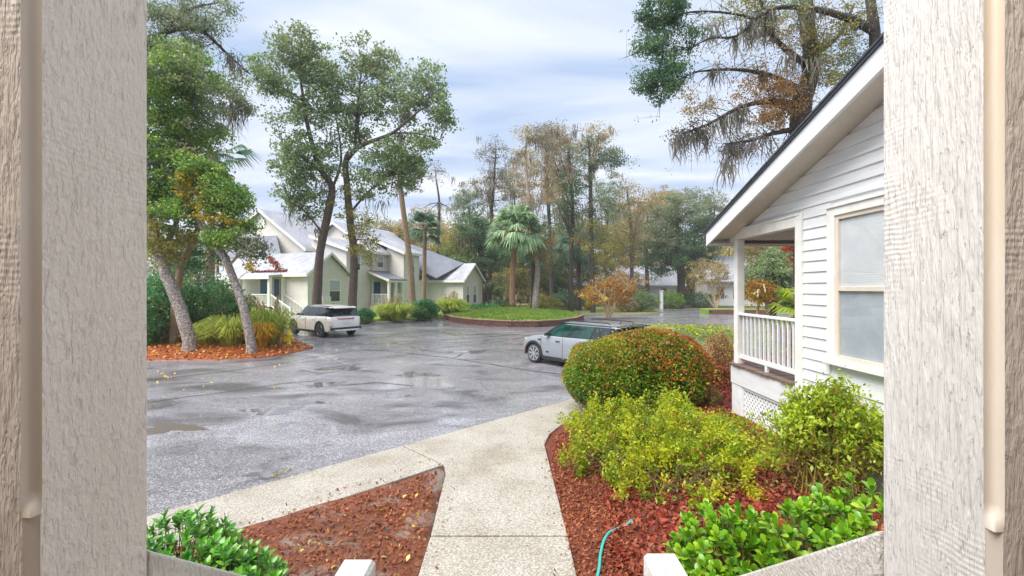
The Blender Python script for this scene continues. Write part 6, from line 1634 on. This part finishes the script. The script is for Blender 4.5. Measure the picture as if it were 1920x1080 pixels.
# ------------------------------------------------------------------ shrubs
def shrub_pts(c, rad, n, power=2.0, lo=0.55, zmin=None, lump=0.12, seed=0.0):
    """points in a lumpy (super)ellipsoid, denser toward its skin"""
    d = unit(rng.normal(size=(n, 3)))
    k = (np.abs(d) ** power).sum(axis=1, keepdims=True) ** (-1 / power)
    lm_ = 1 + lump * (np.sin(d[:, :1] * 5 + seed) * np.cos(d[:, 1:2] * 4.3 + seed * 2) + 0.7 * np.sin(d[:, 2:3] * 7 + d[:, :1] * 6 + seed))
    r = (lo + (1 - lo) * rng.random((n, 1)) ** 0.6)
    P_ = np.array(c) + d * k * r * lm_ * np.array(rad)
    if zmin is not None: P_ = P_[P_[:, 2] > zmin]
    return P_, d
def stems(root, base, c, rad, n, mat, r=0.012, wig=0.12):
    mb = MB(); B0 = Vector(base)
    for k in range(n):
        d = unit(rng.normal(size=(1, 3)))[0]; d[2] = abs(d[2]) * 0.9 + 0.1
        t = Vector(np.array(c) + d * np.array(rad) * 0.9); a = B0 + Vector((rng.normal() * rad[0] * 0.3, rng.normal() * rad[1] * 0.3, -0.05))
        m1 = a.lerp(t, 0.45) + Vector(rng.normal(size=3)) * wig; m2 = a.lerp(t, 0.75) + Vector(rng.normal(size=3)) * wig * 0.6
        mb.tube([a - B0, m1 - B0, m2 - B0, t - B0], [r, r * 0.8, r * 0.55, r * 0.25], 5, cap=False)
    o = mb.build('stems', mat, root, smooth=True, fix=False); o['kind'] = 'stuff'; return o
def shrub(name, label, base, parts, nst=20, stem='stem', group=None, stem_r=0.012, cat='shrub', wig=0.12):
    root = thing(name, label, cat, tuple(base), 0, group)
    B0 = np.array(base)
    for p in parts:
        P_, d = shrub_pts(p['c'], p['r'], p['n'], p.get('pow', 2.0), p.get('lo', 0.55), base[2] + 0.04, p.get('lump', 0.12), p.get('seed', rng.random() * 6))
        if p.get('ztop'): P_ = P_[P_[:, 2] > p['ztop']]
        if p.get('zbot'): P_ = P_[P_[:, 2] < p['zbot']]
        leaves('foliage', P_ - B0, p['s'] * rng.uniform(0.6, 1.3, len(P_)), M[p['m']], root, p.get('asp', 0.5), p.get('droop', -0.3), p.get('flat', 1.4))
    if nst: stems(root, base, parts[0]['c'], parts[0]['r'], nst, M[stem], stem_r, wig)
    return root

# clipped hedge
hl = (2.15, 8.95, 0.76); hr_ = (2.78, 9.2, 0.82)
hp_ = dict(pow=2.2, lump=0.05, seed=1.0)
hparts = []
for c_, r_, n_ in ((hl, (1.14, 1.10, 0.75), 13000), (hr_, (1.16, 1.15, 0.82), 14000)):
    hparts += [dict(c=c_, r=r_, n=n_, m='hedge_green', s=0.062, lo=0.80, **hp_),
               dict(c=c_, r=tuple(x * 0.86 for x in r_), n=5000, m='hedge_green', s=0.10, lo=0.4, **hp_),
               dict(c=c_, r=tuple(x * 1.02 for x in r_), n=int(n_ * 0.22), m='hedge_top', s=0.058, lo=0.95, **hp_),
               dict(c=c_, r=tuple(x * 1.015 for x in r_), n=int(n_ * 0.55), m='hedge_top', s=0.06, lo=0.92, ztop=c_[2] + r_[2] * 0.42, **hp_)]
for c_, r_ in ((hl, (1.14, 1.10, 0.75)), (hr_, (1.16, 1.15, 0.82))):
    hparts.append(dict(c=c_, r=tuple(x * 1.10 for x in r_), n=700, m='azalea', s=0.05, lo=0.93, ztop=c_[2] - 0.2, pow=2.2, lump=0.09, seed=3.0))
hparts.append(dict(c=(2.88, 9.12, 0.84), r=(1.06, 1.12, 0.84), n=2600, m='red_leaf', s=0.065, lo=0.96, ztop=0.85, **hp_))
hedge = shrub('clipped_shrub', 'big rounded clipped shrub, red tipped on top, beside the silver car', (2.56, 9.1, 0.2), hparts, 60, stem_r=0.014)
# low hedges behind
shrub('hedge', 'low yellowing hedge between the clipped shrub and the porch', (6.0, 15.2, 0.2), [dict(c=(6.2, 15.6, 0.6), r=(2.6, 1.0, 0.62), n=7000, m='azalea', s=0.085, pow=3, lo=0.8), dict(c=(6.2, 15.6, 0.55), r=(2.5, 0.9, 0.55), n=4000, m='hedge_green', s=0.085, pow=3)], 16)
shrub('shrub', 'small reddish bush at the foot of the cottage porch corner', (4.95, 10.9, 0.25), [dict(c=(4.95, 10.9, 0.75), r=(0.36, 0.45, 0.70), n=2600, m='rust', s=0.065), dict(c=(4.7, 10.4, 0.45), r=(0.5, 0.5, 0.35), n=1600, m='straw_litter', s=0.065)], 30)
shrub('shrub', 'low olive tuft at the foot of the masonry pier', (3.72, 8.75, 0.25), [dict(c=(3.72, 8.75, 0.42), r=(0.3, 0.3, 0.26), n=800, m='olive', s=0.05)], 14)
# spreading azaleas
az = [((1.55, 6.75, 0.36), (0.78, 0.75, 0.38), 8500), ((2.35, 6.1, 0.40), (0.85, 0.85, 0.40), 9500), ((1.32, 6.0, 0.30), (0.62, 0.66, 0.31), 5600), ((2.05, 5.3, 0.31), (0.80, 0.52, 0.31), 6000), ((2.95, 6.2, 0.38), (0.55, 0.7, 0.34), 4200), ((2.2, 7.15, 0.42), (0.8, 0.55, 0.38), 5000)]
labs = ['yellow green azalea mound nearest the walk bend below the clipped shrub', 'largest yellow green azalea mound in the middle of the red bed', 'yellow green azalea mound leaning over the walkway edge', 'front azalea mound above the fallen red leaves and hose', 'azalea mound beside the red leaf strip by the lattice', 'rear azalea mound touching the clipped shrub']
for (c, r, n), lb in zip(az, labs):
    # uneven sprays of small leaves
    root = thing('azalea', lb, 'shrub', (c[0], c[1], 0.14), 0, 'yellow green azaleas')
    K, d = shrub_pts(c, (r[0]*1.05, r[1]*1.05, r[2]*1.15), int(n / 44), 2.0, 0.62, 0.16, 0.22, rng.random() * 6)
    n = int(n * 0.8); K[:, 2] += rng.normal(size=len(K)) * 0.05
    idx = rng.integers(0, len(K), n)
    P_ = K[idx] + rng.normal(size=(n, 3)) * np.array([0.036, 0.036, 0.05])
    leaves('foliage', P_ - np.array((c[0], c[1], 0.14)), 0.046 * rng.uniform(0.6, 1.4, n), M['azalea'], root, 0.46, -0.4, 1.8)
    K2, d = shrub_pts((c[0], c[1], c[2] - 0.1), (r[0]*0.9, r[1]*0.9, r[2]*0.8), int(n * 0.15), 2.0, 0.3, 0.15, 0.1)
    leaves('foliage', K2 - np.array((c[0], c[1], 0.14)), 0.045 * rng.uniform(0.6, 1.3, len(K2)), M['hedge_green'], root, 0.45, -0.3, 0.6)
    K3, d = shrub_pts(c, (r[0], r[1], r[2]*1.05), int(n * 0.012), 2.0, 0.85, 0.3)
    leaves('dead_leaves', K3 - np.array((c[0], c[1], 0.14)), 0.055 * rng.uniform(0.7, 1.4, len(K3)), M['litter'], root, 0.45, 0.3, 0.2)
    stems(root, (c[0], c[1], 0.14), c, r, 46, M['stem'], 0.007, 0.08)
# taller azalea against the cottage wall
root = thing('azalea', 'upright azalea with bare mossy stems against the cottage wall', 'shrub', (3.42, 4.95, 0.25))
B0 = np.array((3.42, 4.95, 0.25))
mb = MB(); tips = []
for k in range(120):
    a = Vector((rng.normal() * 0.16, rng.normal() * 0.14, -0.05)); th = rng.uniform(0, 2 * math.pi); rr_ = rng.random() ** 0.6
    t = Vector((math.cos(th) * 0.50 * rr_ + 0.06, math.sin(th) * 0.5 * rr_, 1.06 - 0.40 * rr_ ** 2 + rng.normal() * 0.05)); 
    if rng.random() < 0.35: t.z *= rng.uniform(0.45, 0.8)
    m1 = a.lerp(t, 0.5) + Vector((rng.normal() * .06, rng.normal() * .06, 0))
    mb.tube([a, m1, t], [0.010, 0.008, 0.003], 5, cap=False); tips.append(t)
    for j in range(3):
        u = t + Vector(rng.normal(size=3)) * 0.075; s0 = m1.lerp(t, rng.uniform(0.2, 0.8)); mb.tube([s0, u], [0.005, 0.002], 4, cap=False); tips.append(u)
mb.build('stems', M['stem_yellow'], root, smooth=True, fix=False)['kind'] = 'stuff'
tp = np.array([tuple(t) for t in tips]); idx = rng.integers(0, len(tp), 9800)
leaves('foliage', tp[idx] + rng.normal(size=(9800, 3)) * 0.05, 0.055 * rng.uniform(0.6, 1.4, 9800), M['azalea_bright'], root, 0.45, -0.6, 1.5)
lowp = np.column_stack([rng.normal(size=2600) * 0.30, rng.normal(size=2600) * 0.26, rng.uniform(0.02, 0.75, 2600)])
leaves('foliage', lowp, 0.040 * rng.uniform(0.6, 1.3, 2600), M['olive'], root, 0.4, 0, 0.3)
leaves('dead_leaves', tp[rng.integers(0, len(tp), 90)] + rng.normal(size=(90, 3)) * 0.06, 0.05, M['litter'], root, 0.5, 0.2, 0.2)

# broad leaved shrubs at the porch: every near leaf a piece of its own
def big_leaf(name, mat, l=0.085, w=0.040, obovate=True):
    vs = []; fs = []
    prof = [(0, 0.06), (0.25, 0.45), (0.5, 0.8), (0.72, 1.0), (0.9, 0.72), (1.0, 0.12)] if obovate else [(0, 0.06), (0.2, 0.7), (0.42, 1.0), (0.68, 0.8), (0.88, 0.4), (1.0, 0.04)]
    for t, k in prof:
        y = w * 0.5 * k; zc = 0.10 * l * math.sin(t * 2.2) - 0.05 * l * t * t
        vs += [(t * l, -y, zc + 0.25 * y), (t * l, 0, zc), (t * l, y, zc + 0.25 * y)]
    for i in range(len(prof) - 1):
        b = 3 * i; fs += [(b, b+3, b+4, b+1), (b+1, b+4, b+5, b+2)]
    me = bpy.data.meshes.new(name); me.from_pydata(vs, [], fs); me.polygons.foreach_set('use_smooth', [True] * len(fs)); me.materials.append(mat); return me, np.array(vs), np.array(fs)
def leafy(name, label, blobs, mat, l, w, per, n_sprigs, nearest_first, group=None, obovate=True, red=6):
    c0 = blobs[0][0]; base = Vector((c0[0], c0[1], 0.12))
    root = thing(name, label, 'shrub', tuple(base), 0, group)
    me, LV, LF = big_leaf('leaf', M[mat], l, w, obovate)
    mer, _, _ = big_leaf('leaf', M['red_leaf'], l, w, obovate)
    inst = []; mb = MB()
    tot = sum(b[2] for b in blobs)
    for (c, r, wgt) in blobs:
        for k in range(int(n_sprigs * wgt / tot)):
            d = unit(rng.normal(size=(1, 3)))[0]; d[2] = d[2] * 0.6 + 0.45; d = d / np.linalg.norm(d)
            rr_ = 0.55 + 0.45 * rng.random() ** 0.7
            tip = Vector(np.array(c) + d * np.array(r) * rr_)
            if tip.z < 0.2: continue
            out = Vector((d[0] * 0.7, d[1] * 0.7, 0.9 + 0.3 * rng.random())).normalized()
            a = Vector((c[0] + rng.normal() * r[0] * 0.25, c[1] + rng.normal() * r[1] * 0.25, 0.1))
            mb.tube([a - base, a.lerp(tip, 0.6) + Vector((0, 0, -0.05)) - base, tip - base], [0.006, 0.005, 0.003], 4, cap=False)
            for j in range(per):
                az_ = 2.4 * j + rng.random(); el_ = R((72 if obovate else 56) - 62 * (j / per)) + rng.normal() * 0.15
                side_ = out.orthogonal().normalized(); side2 = out.cross(side_)
                dirv = (side_ * math.cos(az_) + side2 * math.sin(az_)) * math.cos(el_) + out * math.sin(el_)
                up = (out - dirv * out.dot(dirv)).normalized()
                y = up.cross(dirv).normalized()
                pos = tip - out * (0.055 * j / per)
                sc = rng.uniform(0.65, 1.15)
                Mx = Matrix(((dirv.x, y.x, up.x, 0), (dirv.y, y.y, up.y, 0), (dirv.z, y.z, up.z, 0), (0, 0, 0, 1))) @ Matrix.Scale(sc, 4)
                Mx.translation = pos - base
                inst.append((pos.length if nearest_first else rng.random(), Mx))
    # the ones that show largest: nearest to the porch and on the outside
    def score(q):
        p = Matrix(q[1]).translation + base
        return p.y - 0.9 * p.z
    inst.sort(key=score)
    vis = inst[::max(1, len(inst) // 900)][:300] if len(inst) > 900 else inst[:300]
    ids = set(id(q) for q in vis)
    for i, (_, Mx) in enumerate(vis):
        o = bpy.data.objects.new('leaf', mer if i % 60 < red / 6 else me); link(o, root); o.matrix_local = Mx
    rest = [q[1] for q in inst if id(q) not in ids]
    if rest:
        nl = len(LV); A4 = np.array([np.array(m_) for m_ in rest]); LVh = np.hstack([LV, np.ones((nl, 1))])
        allv = np.einsum('nij,kj->nki', A4, LVh)[:, :, :3].reshape(-1, 3)
        allf = (LF[None] + (np.arange(len(rest)) * nl)[:, None, None]).reshape(-1, 4)
        o = np_mesh('foliage', allv, allf, M[mat], root, smooth=True); o['kind'] = 'stuff'
    o = mb.build('stems', M['stem'], root, fix=False); o['kind'] = 'stuff'
    return root
leafy('laurel_shrub', 'glossy bright green broad leaved shrub beside the right stair rail', [((1.62, 3.35, 0.42), (0.45, 0.42, 0.42), 3), ((2.05, 3.15, 0.50), (0.45, 0.42, 0.50), 3), ((2.55, 3.2, 0.58), (0.5, 0.45, 0.58), 3), ((1.45, 2.9, 0.36), (0.32, 0.35, 0.36), 1.6), ((2.0, 2.75, 0.40), (0.4, 0.35, 0.42), 2)], 'laurel', 0.080, 0.042, 9, 680, True)
leafy('laurel_shrub', 'dark green glossy shrub behind the left stair rail', [((-2.45, 3.35, 0.42), (0.46, 0.40, 0.42), 3), ((-1.98, 3.05, 0.40), (0.44, 0.36, 0.36), 3), ((-1.62, 2.75, 0.34), (0.34, 0.32, 0.32), 2)], 'laurel_dark', 0.068, 0.036, 9, 460, True, obovate=False)

# shrubs and grasses in the corner bed
def at(px, D, z=0.15): return (V(px, 0, D).x, D, z)
for (px, D_, w, h, mt, n, lb) in ((300, 19.4, 1.5, 1.5, 'deep_green', 7000, 'dark glossy bush behind the thick pale trunk, at the frame edge'),
        (400, 20.4, 1.5, 1.35, 'deep_green', 7000, 'dark leafy bush between the two pale leaning trunks'),
        (345, 22.5, 2.0, 2.0, 'oak_dark', 7000, 'tall dark bush behind the leaning trees'),
        (430, 23.0, 1.3, 1.25, 'grey_green', 4000, 'grey green bush in front of the near porch railing'),
        (255, 18.0, 1.1, 1.3, 'deep_green', 4000, 'dark low bush half hidden by the left porch post')):
    x, y, z = at(px, D_)
    shrub('shrub', lb, (x, y, z), [dict(c=(x, y, z + h * 0.95), r=(w, w * 0.8, h), n=n, m=mt, s=0.13, lo=0.5, lump=0.2), dict(c=(x, y, z + h * 0.9), r=(w * 0.95, w * 0.75, h * 0.9), n=int(n * 0.08), m='rust', s=0.13, lo=0.8)], 22, stem_r=0.02)
def grass(name, label, base, n, h, spread, mat, plume=0, group=None, w=0.02, cat='ornamental grass'):
    root = thing(name, label, cat, tuple(base), 0, group)
    th = rng.uniform(0, 2*math.pi, n); r0 = rng.random(n) ** 0.5 * spread * 0.35; out = rng.random(n) ** 0.6 * spread * rng.uniform(0.7, 1.35, n); hh = h * rng.uniform(0.5, 1.15, n)
    c, s_ = np.cos(th), np.sin(th); v = np.empty((n, 8, 3)); pr = [(0, 0, 1.0), (0.25, 0.55, 1.0), (0.62, 0.92, 0.8), (1.0, 0.80, 0.1)]
    for k, (a, b, ww) in enumerate(pr):
        x = c * (r0 + out * a); y = s_ * (r0 + out * a); z = hh * b * (1 - 0.25 * (out / spread) * a)
        wd = w * ww; ph = th + rng.normal(size=n) * 0.6
        v[:, 2*k] = np.column_stack([x - np.sin(ph) * wd, y + np.cos(ph) * wd, z]); v[:, 2*k+1] = np.column_stack([x + np.sin(ph) * wd, y - np.cos(ph) * wd, z])
    b = np.arange(n) * 8; q = np.vstack([np.column_stack([b+2*k, b+2*k+1, b+2*k+3, b+2*k+2]) for k in range(3)])
    o = np_mesh('blades', v.reshape(-1, 3), q, M[mat], root); o['kind'] = 'stuff'
    if plume:
        mb = MB(); pts = []
        for k in range(plume):
            t = rng.uniform(0, 2*math.pi); o2 = spread * rng.uniform(0.1, 0.6); tp_ = Vector((math.cos(t) * o2, math.sin(t) * o2, h * rng.uniform(1.05, 1.4)))
            mb.tube([Vector((0, 0, 0)), tp_ * 0.5 + Vector((0, 0, 0.1)), tp_], [0.01, 0.008, 0.005], 4, cap=False)
            for j in range(60): pts.append(tuple(tp_ + Vector((rng.normal() * 0.03, rng.normal() * 0.03, -rng.random() * 0.42))))
        mb.build('stalks', M['straw'], root, fix=False)['kind'] = 'stuff'
        leaves('plumes', np.array(pts), 0.09, M['plume'], root, 0.35, -1.0, 0)
    return root
x, y, z = at(435, 18.3); grass('grass_clump', 'arching pale green grass between the two pale trunks', (x, y, z), 700, 1.35, 1.05, 'grass_tall', 0, 'ornamental grasses')
x, y, z = at(395, 18.6); grass('grass_clump', 'low grass fan right of the thick pale trunk', (x, y, z), 700, 1.0, 0.9, 'grass_tall', 0, 'ornamental grasses')
x, y, z = at(505, 19.2); grass('grass_clump', 'tall arching grass right of the slender trunk', (x, y, z), 700, 1.55, 1.0, 'grass_tall', 6, 'ornamental grasses')
x, y, z = at(490, 17.9); grass('grass_clump', 'golden yellow grass tuft at the foot of the slender trunk', (x, y, z), 700, 1.05, 0.55, 'grass_gold', 0, 'ornamental grasses')
x, y, z = at(475, 22.5); grass('grass_clump', 'plumed grass in front of the porch railing', (x, y, z), 600, 1.5, 0.9, 'grass_tall', 12, 'ornamental grasses')
x, y, z = at(745, 33.2); grass('grass_clump', 'large plumed grass before the far porch', (x, y, z), 700, 1.35, 1.3, 'grass_tall', 14, 'ornamental grasses', 0.035)
x, y, z = at(725, 33.6); grass('grass_clump', 'plumed grass left of the large clump by the far porch', (x, y, z), 800, 1.2, 1.0, 'grass_tall', 6, 'ornamental grasses', 0.035)
x, y, z = at(845, 37.0); grass('grass_clump', 'plumed grass before the blank end wing wall', (x, y, z), 1300, 1.6, 1.2, 'grass_tall', 14, 'ornamental grasses', 0.035)
for (px, D_, w, h, mt, n, s, lb) in ((798, 34.6, 1.1, 0.85, 'deep_green', 3500, 0.16, 'green leafy shrub between two plumed grasses'),
        (683, 31.4, 0.75, 0.55, 'deep_green', 2600, 0.12, 'small round green shrub right of the crossover'),
        (905, 41.0, 1.5, 0.55, 'deep_green', 4000, 0.14, 'long low clipped hedge at the end wing'),
        (935, 42.5, 1.1, 0.75, 'oak_dark', 3000, 0.14, 'dark rounded hedge left of the palm'),
        (1205, 48.0, 1.6, 1.15, 'oak_green', 4500, 0.17, 'loose green bush left of the white post'),
        (1175, 47.0, 1.1, 0.9, 'autumn', 2600, 0.16, 'brownish bush behind the crepe myrtle'),
        (1256, 55.0, 1.7, 1.1, 'fresh_green', 4000, 0.18, 'green hedge right of the white post'),
        (1310, 57.0, 2.2, 1.0, 'oak_dark', 3600, 0.18, 'dark hedge under the broad oak'),
        (1105, 50.0, 0.6, 0.5, 'azalea', 1200, 0.14, 'small bright yellow bush behind the silver car'),
        (1065, 52.0, 2.0, 1.2, 'oak_dark', 3500, 0.2, 'dark undergrowth between the tall trunks'),
        (1020, 50.0, 1.8, 0.9, 'olive', 3000, 0.2, 'olive undergrowth behind the shaggy palm'),
        (865, 44.0, 1.2, 0.6, 'hedge_green', 2200, 0.15, 'low hedge under the end wing windows')):
    x, y, z = at(px, D_, 0.06)
    shrub('shrub', lb, (x, y, z), [dict(c=(x, y, z + h * 0.9), r=(w, w * 0.8, h), n=n, m=mt, s=s, lo=0.5, lump=0.18)], 12, stem_r=0.02)

# ------------------------------------------------------------------ small things
# hydrant
hp = Vector((V(541, 0, 19.2).x, 19.2, 0.06))
hy = thing('fire_hydrant', 'yellow fire hydrant at the tip of the corner bed', 'hydrant', tuple(hp))
MB().lathe([(0.15, 0), (0.15, 0.04), (0.10, 0.06), (0.10, 0.42), (0.135, 0.44), (0.135, 0.48), (0.12, 0.50), (0.115, 0.56), (0.08, 0.63), (0.03, 0.66)], n=16).build('barrel', M['hydrant'], hy, smooth=True)
MB().lathe([(0.03, 0.655), (0.03, 0.70)], n=6).build('operating_nut', M['hydrant'], hy)
for a in (0, math.pi, -math.pi / 2):
    d = Vector((math.cos(a), math.sin(a), 0)); p = Vector((0, 0, 0.33 if a != -math.pi / 2 else 0.27)); r_ = 0.055 if a != -math.pi / 2 else 0.075
    MB().tube([p + d * 0.08, p + d * 0.17, p + d * 0.171, p + d * 0.21], [r_, r_, r_ * 1.25, r_ * 1.25], 12).build('outlet', M['hydrant'], hy)
# hose
hose = [(1118, 1085), (1124, 1060), (1126, 1040), (1132, 1018), (1142, 1002), (1155, 990), (1172, 984), (1188, 977)]
pts = [G(x, y, 0.13) for x, y in hose]
for k, p in enumerate(pts): p.z = bedR_h(p.x, p.y) + (0.034 if k < 5 or k > 6 else 0.012)
hb = pts[0].copy()
sm = []
for i in range(len(pts) - 1):
    for k in range(4):
        p0 = pts[max(i-1, 0)]; p1 = pts[i]; p2 = pts[i+1]; p3 = pts[min(i+2, len(pts)-1)]; t = k / 4
        sm.append(0.5 * ((2*p1) + (p2-p0)*t + (2*p0-5*p1+4*p2-p3)*t*t + (3*p1-p0-3*p2+p3)*t**3) - hb)
o = MB().tube(sm, 0.014, 8).build('garden_hose', M['hose'], smooth=True); o.location = hb
tag(o, 'teal garden hose half buried in fallen leaves by the walkway', 'hose')
# twigs in the left bed
for k, (a, b, lb) in enumerate((((683, 995), (712, 980), 'pale broken twig lying on the straw left of the walk'), ((720, 985), (730, 1002), 'dark twig beside the pale one left of the walk'))):
    p, q = G(*a, 0.09), G(*b, 0.09); p.z = bedL_h(p.x, p.y) + 0.012; q.z = bedL_h(q.x, q.y) + 0.02
    o = MB().tube([Vector(), (q - p) * 0.5 + Vector((0, 0.006, 0.004)), q - p], [0.009, 0.008, 0.004], 6).build('twig', M['bark_tan'] if k == 0 else M['bark_dark']); o.location = p; tag(o, lb, 'twig')
# white post by the far drive
p = Vector((V(1240, 0, 52).x, 52, 0.03)); o = thing('white_post', 'plain white gate post beside the far drive', 'post', tuple(p))
MB().box(-0.16, 0.16, -0.16, 0.16, 0, 2.1).build('shaft', M['white_paint'], o, bevel=0.01); MB().box(-0.2, 0.2, -0.2, 0.2, 2.1, 2.2).build('cap', M['white_paint'], o)
# brick planter at right
p = G(1330, 589.5); pl = thing('planter', 'low brown block planter with grass at the far right of the road', 'planter', tuple(p), R(-6))
for row in range(3):
    for k in range(14):
        MB().box(k * 0.4 + 0.2 * (row % 2) + 0.005, k * 0.4 + 0.2 * (row % 2) + 0.395, 0, 0.2, row * 0.16, row * 0.16 + 0.15).build('block', M['brick'], pl)
MB().box(0, 5.6, 0.21, 3.0, 0, 0.44).build('soil', M['lawn'], pl)

# ------------------------------------------------------------------ ground cover
def litter(name, poly, n, hf, size, mat, label, zup=0.012):
    P_ = scatter(poly, n); z = np.array([hf(a, b) for a, b in P_]) + zup + rng.random(n) * 0.02
    o = leaves(name, np.column_stack([P_, z]), size * rng.uniform(0.55, 1.4, n), M[mat], None, 0.55, 0.0, 2.6)
    tag(o, label, 'leaf litter', kind='stuff'); return o
nearR = [(0.56, 2.0), (4.0, 2.0), (4.0, 8.6), (3.2, 9.0), (1.5, 8.6), (0.65, 7.3), (0.55, 6.0)]
litter('fallen_leaves', [(1.0, 2.0), (4.0, 2.0), (3.9, 8.6), (3.2, 9.0), (2.4, 8.6), (1.2, 6.4), (0.85, 4.0)], 19000, bedR_h, 0.058, 'litter', 'red and brown fallen leaves covering the bed right of the walk')
litter('fallen_leaves', [(0.56, 2.0), (1.1, 2.0), (1.2, 6.0), (1.6, 8.4), (0.65, 7.4), (0.53, 6.0)], 5200, bedR_h, 0.040, 'straw_litter', 'brown straw and leaf scraps along the right edge of the walk')
litter('fallen_leaves', [(-0.98, 6.0), (-0.82, 4.3), (-0.80, 1.6), (-5, 1.6), (-4.2, 2.9)], 6500, bedL_h, 0.042, 'straw_litter', 'brown leaves and pine straw covering the bed left of the walk')
litter('fallen_leaves', [(-0.98, 5.6), (-0.82, 4.3), (-0.80, 1.6), (-3.6, 1.6), (-3.0, 3.6)], 170, bedL_h, 0.055, 'litter_yellow', 'scattered yellow leaves on the bed left of the walk')
litter('fallen_leaves', bedI, 9000, bedI_h, 0.13, 'litter_orange', 'orange fallen leaves on the corner bed under the leaning trees')
litter('fallen_leaves', [tuple(G(*p)[:2]) for p in ((262, 740), (420, 715), (640, 650), (700, 640), (600, 700), (400, 790), (262, 850))], 30, lambda a, b: 0.004, 0.07, 'litter_yellow', 'sparse yellow leaves scattered over the wet road', 0.004)
litter('fallen_leaves', [tuple(G(*p)[:2]) for p in ((262, 700), (330, 690), (330, 710), (262, 730))], 26, lambda a, b: 0.004, 0.09, 'litter_yellow', 'patch of yellow leaves on the road at the left edge', 0.004)
litter('fallen_leaves', [tuple(G(*p)[:2]) for p in ((420, 900), (700, 780), (1000, 720), (1000, 640), (700, 650), (500, 720))], 160, lambda a, b: 0.003, 0.05, 'rust', 'tiny brown leaf scraps scattered on the road', 0.003)
litter('fallen_leaves', [(-0.75, 2.8), (0.5, 2.8), (0.5, 7), (0.9, 8.4), (0.4, 8.9), (-1.4, 7)], 40, lambda a, b: 0.102, 0.035, 'rust', 'few brown leaf scraps on the shell concrete walk', 0.002)
litter('fallen_leaves', [tuple(G(*p)[:2]) for p in ((505, 893), (545, 878), (548, 884), (510, 897))], 26, lambda a, b: 0.004, 0.05, 'autumn', 'little heap of tan leaves on the road by the walk edge', 0.004)
litter('fallen_leaves', [(3.0, 9.9), (3.95, 8.3), (8, 8.7), (10, 15), (6.5, 14)], 6500, bedR_h, 0.075, 'litter', 'red fallen leaves between the clipped shrub and the cottage porch')
def needles(name, poly, n, hf, label):
    P_ = scatter(poly, n); z = np.array([hf(a, b) for a, b in P_]) + 0.008 + rng.random(n) * 0.014
    o = leaves(name, np.column_stack([P_, z]), 0.10 * rng.uniform(0.5, 1.3, n), M['straw_litter'], None, 0.05, 0.0, 4.0)
    v = o.data.vertices; co = np.empty(len(v) * 3, dtype=np.float32); v.foreach_get('co', co); co = co.reshape(-1, 4, 3)
    co[:, :, 2] = z[:, None] + (co[:, :, 2] - z[:, None]) * 0.15; v.foreach_set('co', co.ravel())
    tag(o, label, 'pine straw', kind='stuff')
needles('pine_straw', [(-0.98, 6.0), (-0.82, 4.3), (-0.80, 1.6), (-5, 1.6), (-4.2, 2.9)], 12000, bedL_h, 'red brown pine needles strewn over the bed left of the walk')
needles('pine_straw', [(0.56, 2.0), (1.6, 2.0), (1.5, 6.0), (1.8, 8.5), (0.65, 7.4), (0.53, 6.0)], 9000, bedR_h, 'red brown pine needles strewn along the right edge of the walk')
litter('fallen_leaves', [(0.30, 2.6), (0.56, 2.6), (0.55, 6.2), (0.9, 7.9), (0.75, 8.0), (0.42, 7.0)], 110, lambda a, b: 0.101, 0.034, 'straw_litter', 'leaf scraps spilling from the red bed onto the right edge of the walk', 0.002)
litter('fallen_leaves', [(-0.80, 2.6), (-0.60, 2.6), (-0.66, 5.6), (-0.9, 6.1)], 70, lambda a, b: 0.101, 0.034, 'straw_litter', 'leaf scraps spilling from the straw bed onto the left edge of the walk', 0.002)
litter('fallen_leaves', [(-0.95, 6.2), (-4.2, 3.05), (-4.35, 3.2), (-1.1, 6.36)], 90, lambda a, b: 0.101, 0.036, 'straw_litter', 'leaf scraps along the inner edge of the roadside slabs', 0.002)
# grass blades on the island and front lawn
def blades(name, poly, n, hf, h, mat, label):
    P_ = scatter(poly, n); z = np.array([hf(a, b) for a, b in P_])
    C = np.column_stack([P_, z + h * 0.4]); o = leaves(name, C, h * rng.uniform(0.6, 1.4, n), M[mat], None, 0.22, -1.6, 0); tag(o, label, 'grass', kind='stuff')
blades('grass', isl, 16000, isl_h, 0.20, 'grass_blade', 'bright green grass covering the raised island')
blades('grass', [tuple(p[:2]) for p in [kerb_pts[3], kerb_pts[4], kerb_pts[5], Vector((-5.2, 42, 0)), Vector((-8, 40, 0)), Vector((-10, 33.5, 0))]], 5000, lambda a, b: 0.09, 0.16, 'grass_blade', 'strip of lawn grass in front of the town houses')
litter('fallen_leaves', [tuple((p + Vector((0.1, 0.3, 0)))[:2]) for p in kerb_pts[2:6]] + [(-6.5, 40), (-9.2, 35.4), (-10.8, 33.6)], 1500, lambda a, b: 0.12, 0.12, 'litter_orange', 'orange brown leaves along the town house kerb')

# ------------------------------------------------------------------ air: a little haze added to lift the dark far foliage
hz_m = bpy.data.materials.new('added_haze'); hz_m.use_nodes = True
t_ = hz_m.node_tree; t_.nodes.clear()
ho = N(t_, 'ShaderNodeOutputMaterial'); hv = N(t_, 'ShaderNodeVolumePrincipled')
hv.inputs['Color'].default_value = (0.93, 0.95, 0.98, 1); hv.inputs['Density'].default_value = 0.0008; hv.inputs['Anisotropy'].default_value = 0.0
L(t_, hv.outputs[0], ho.inputs['Volume'])
hzo = MB().box(-140, 140, -30, 140, -1.2, 26).build('haze', hz_m); tag(hzo, 'thin pale haze volume added to lift the dark far trees', 'haze', kind='stuff')
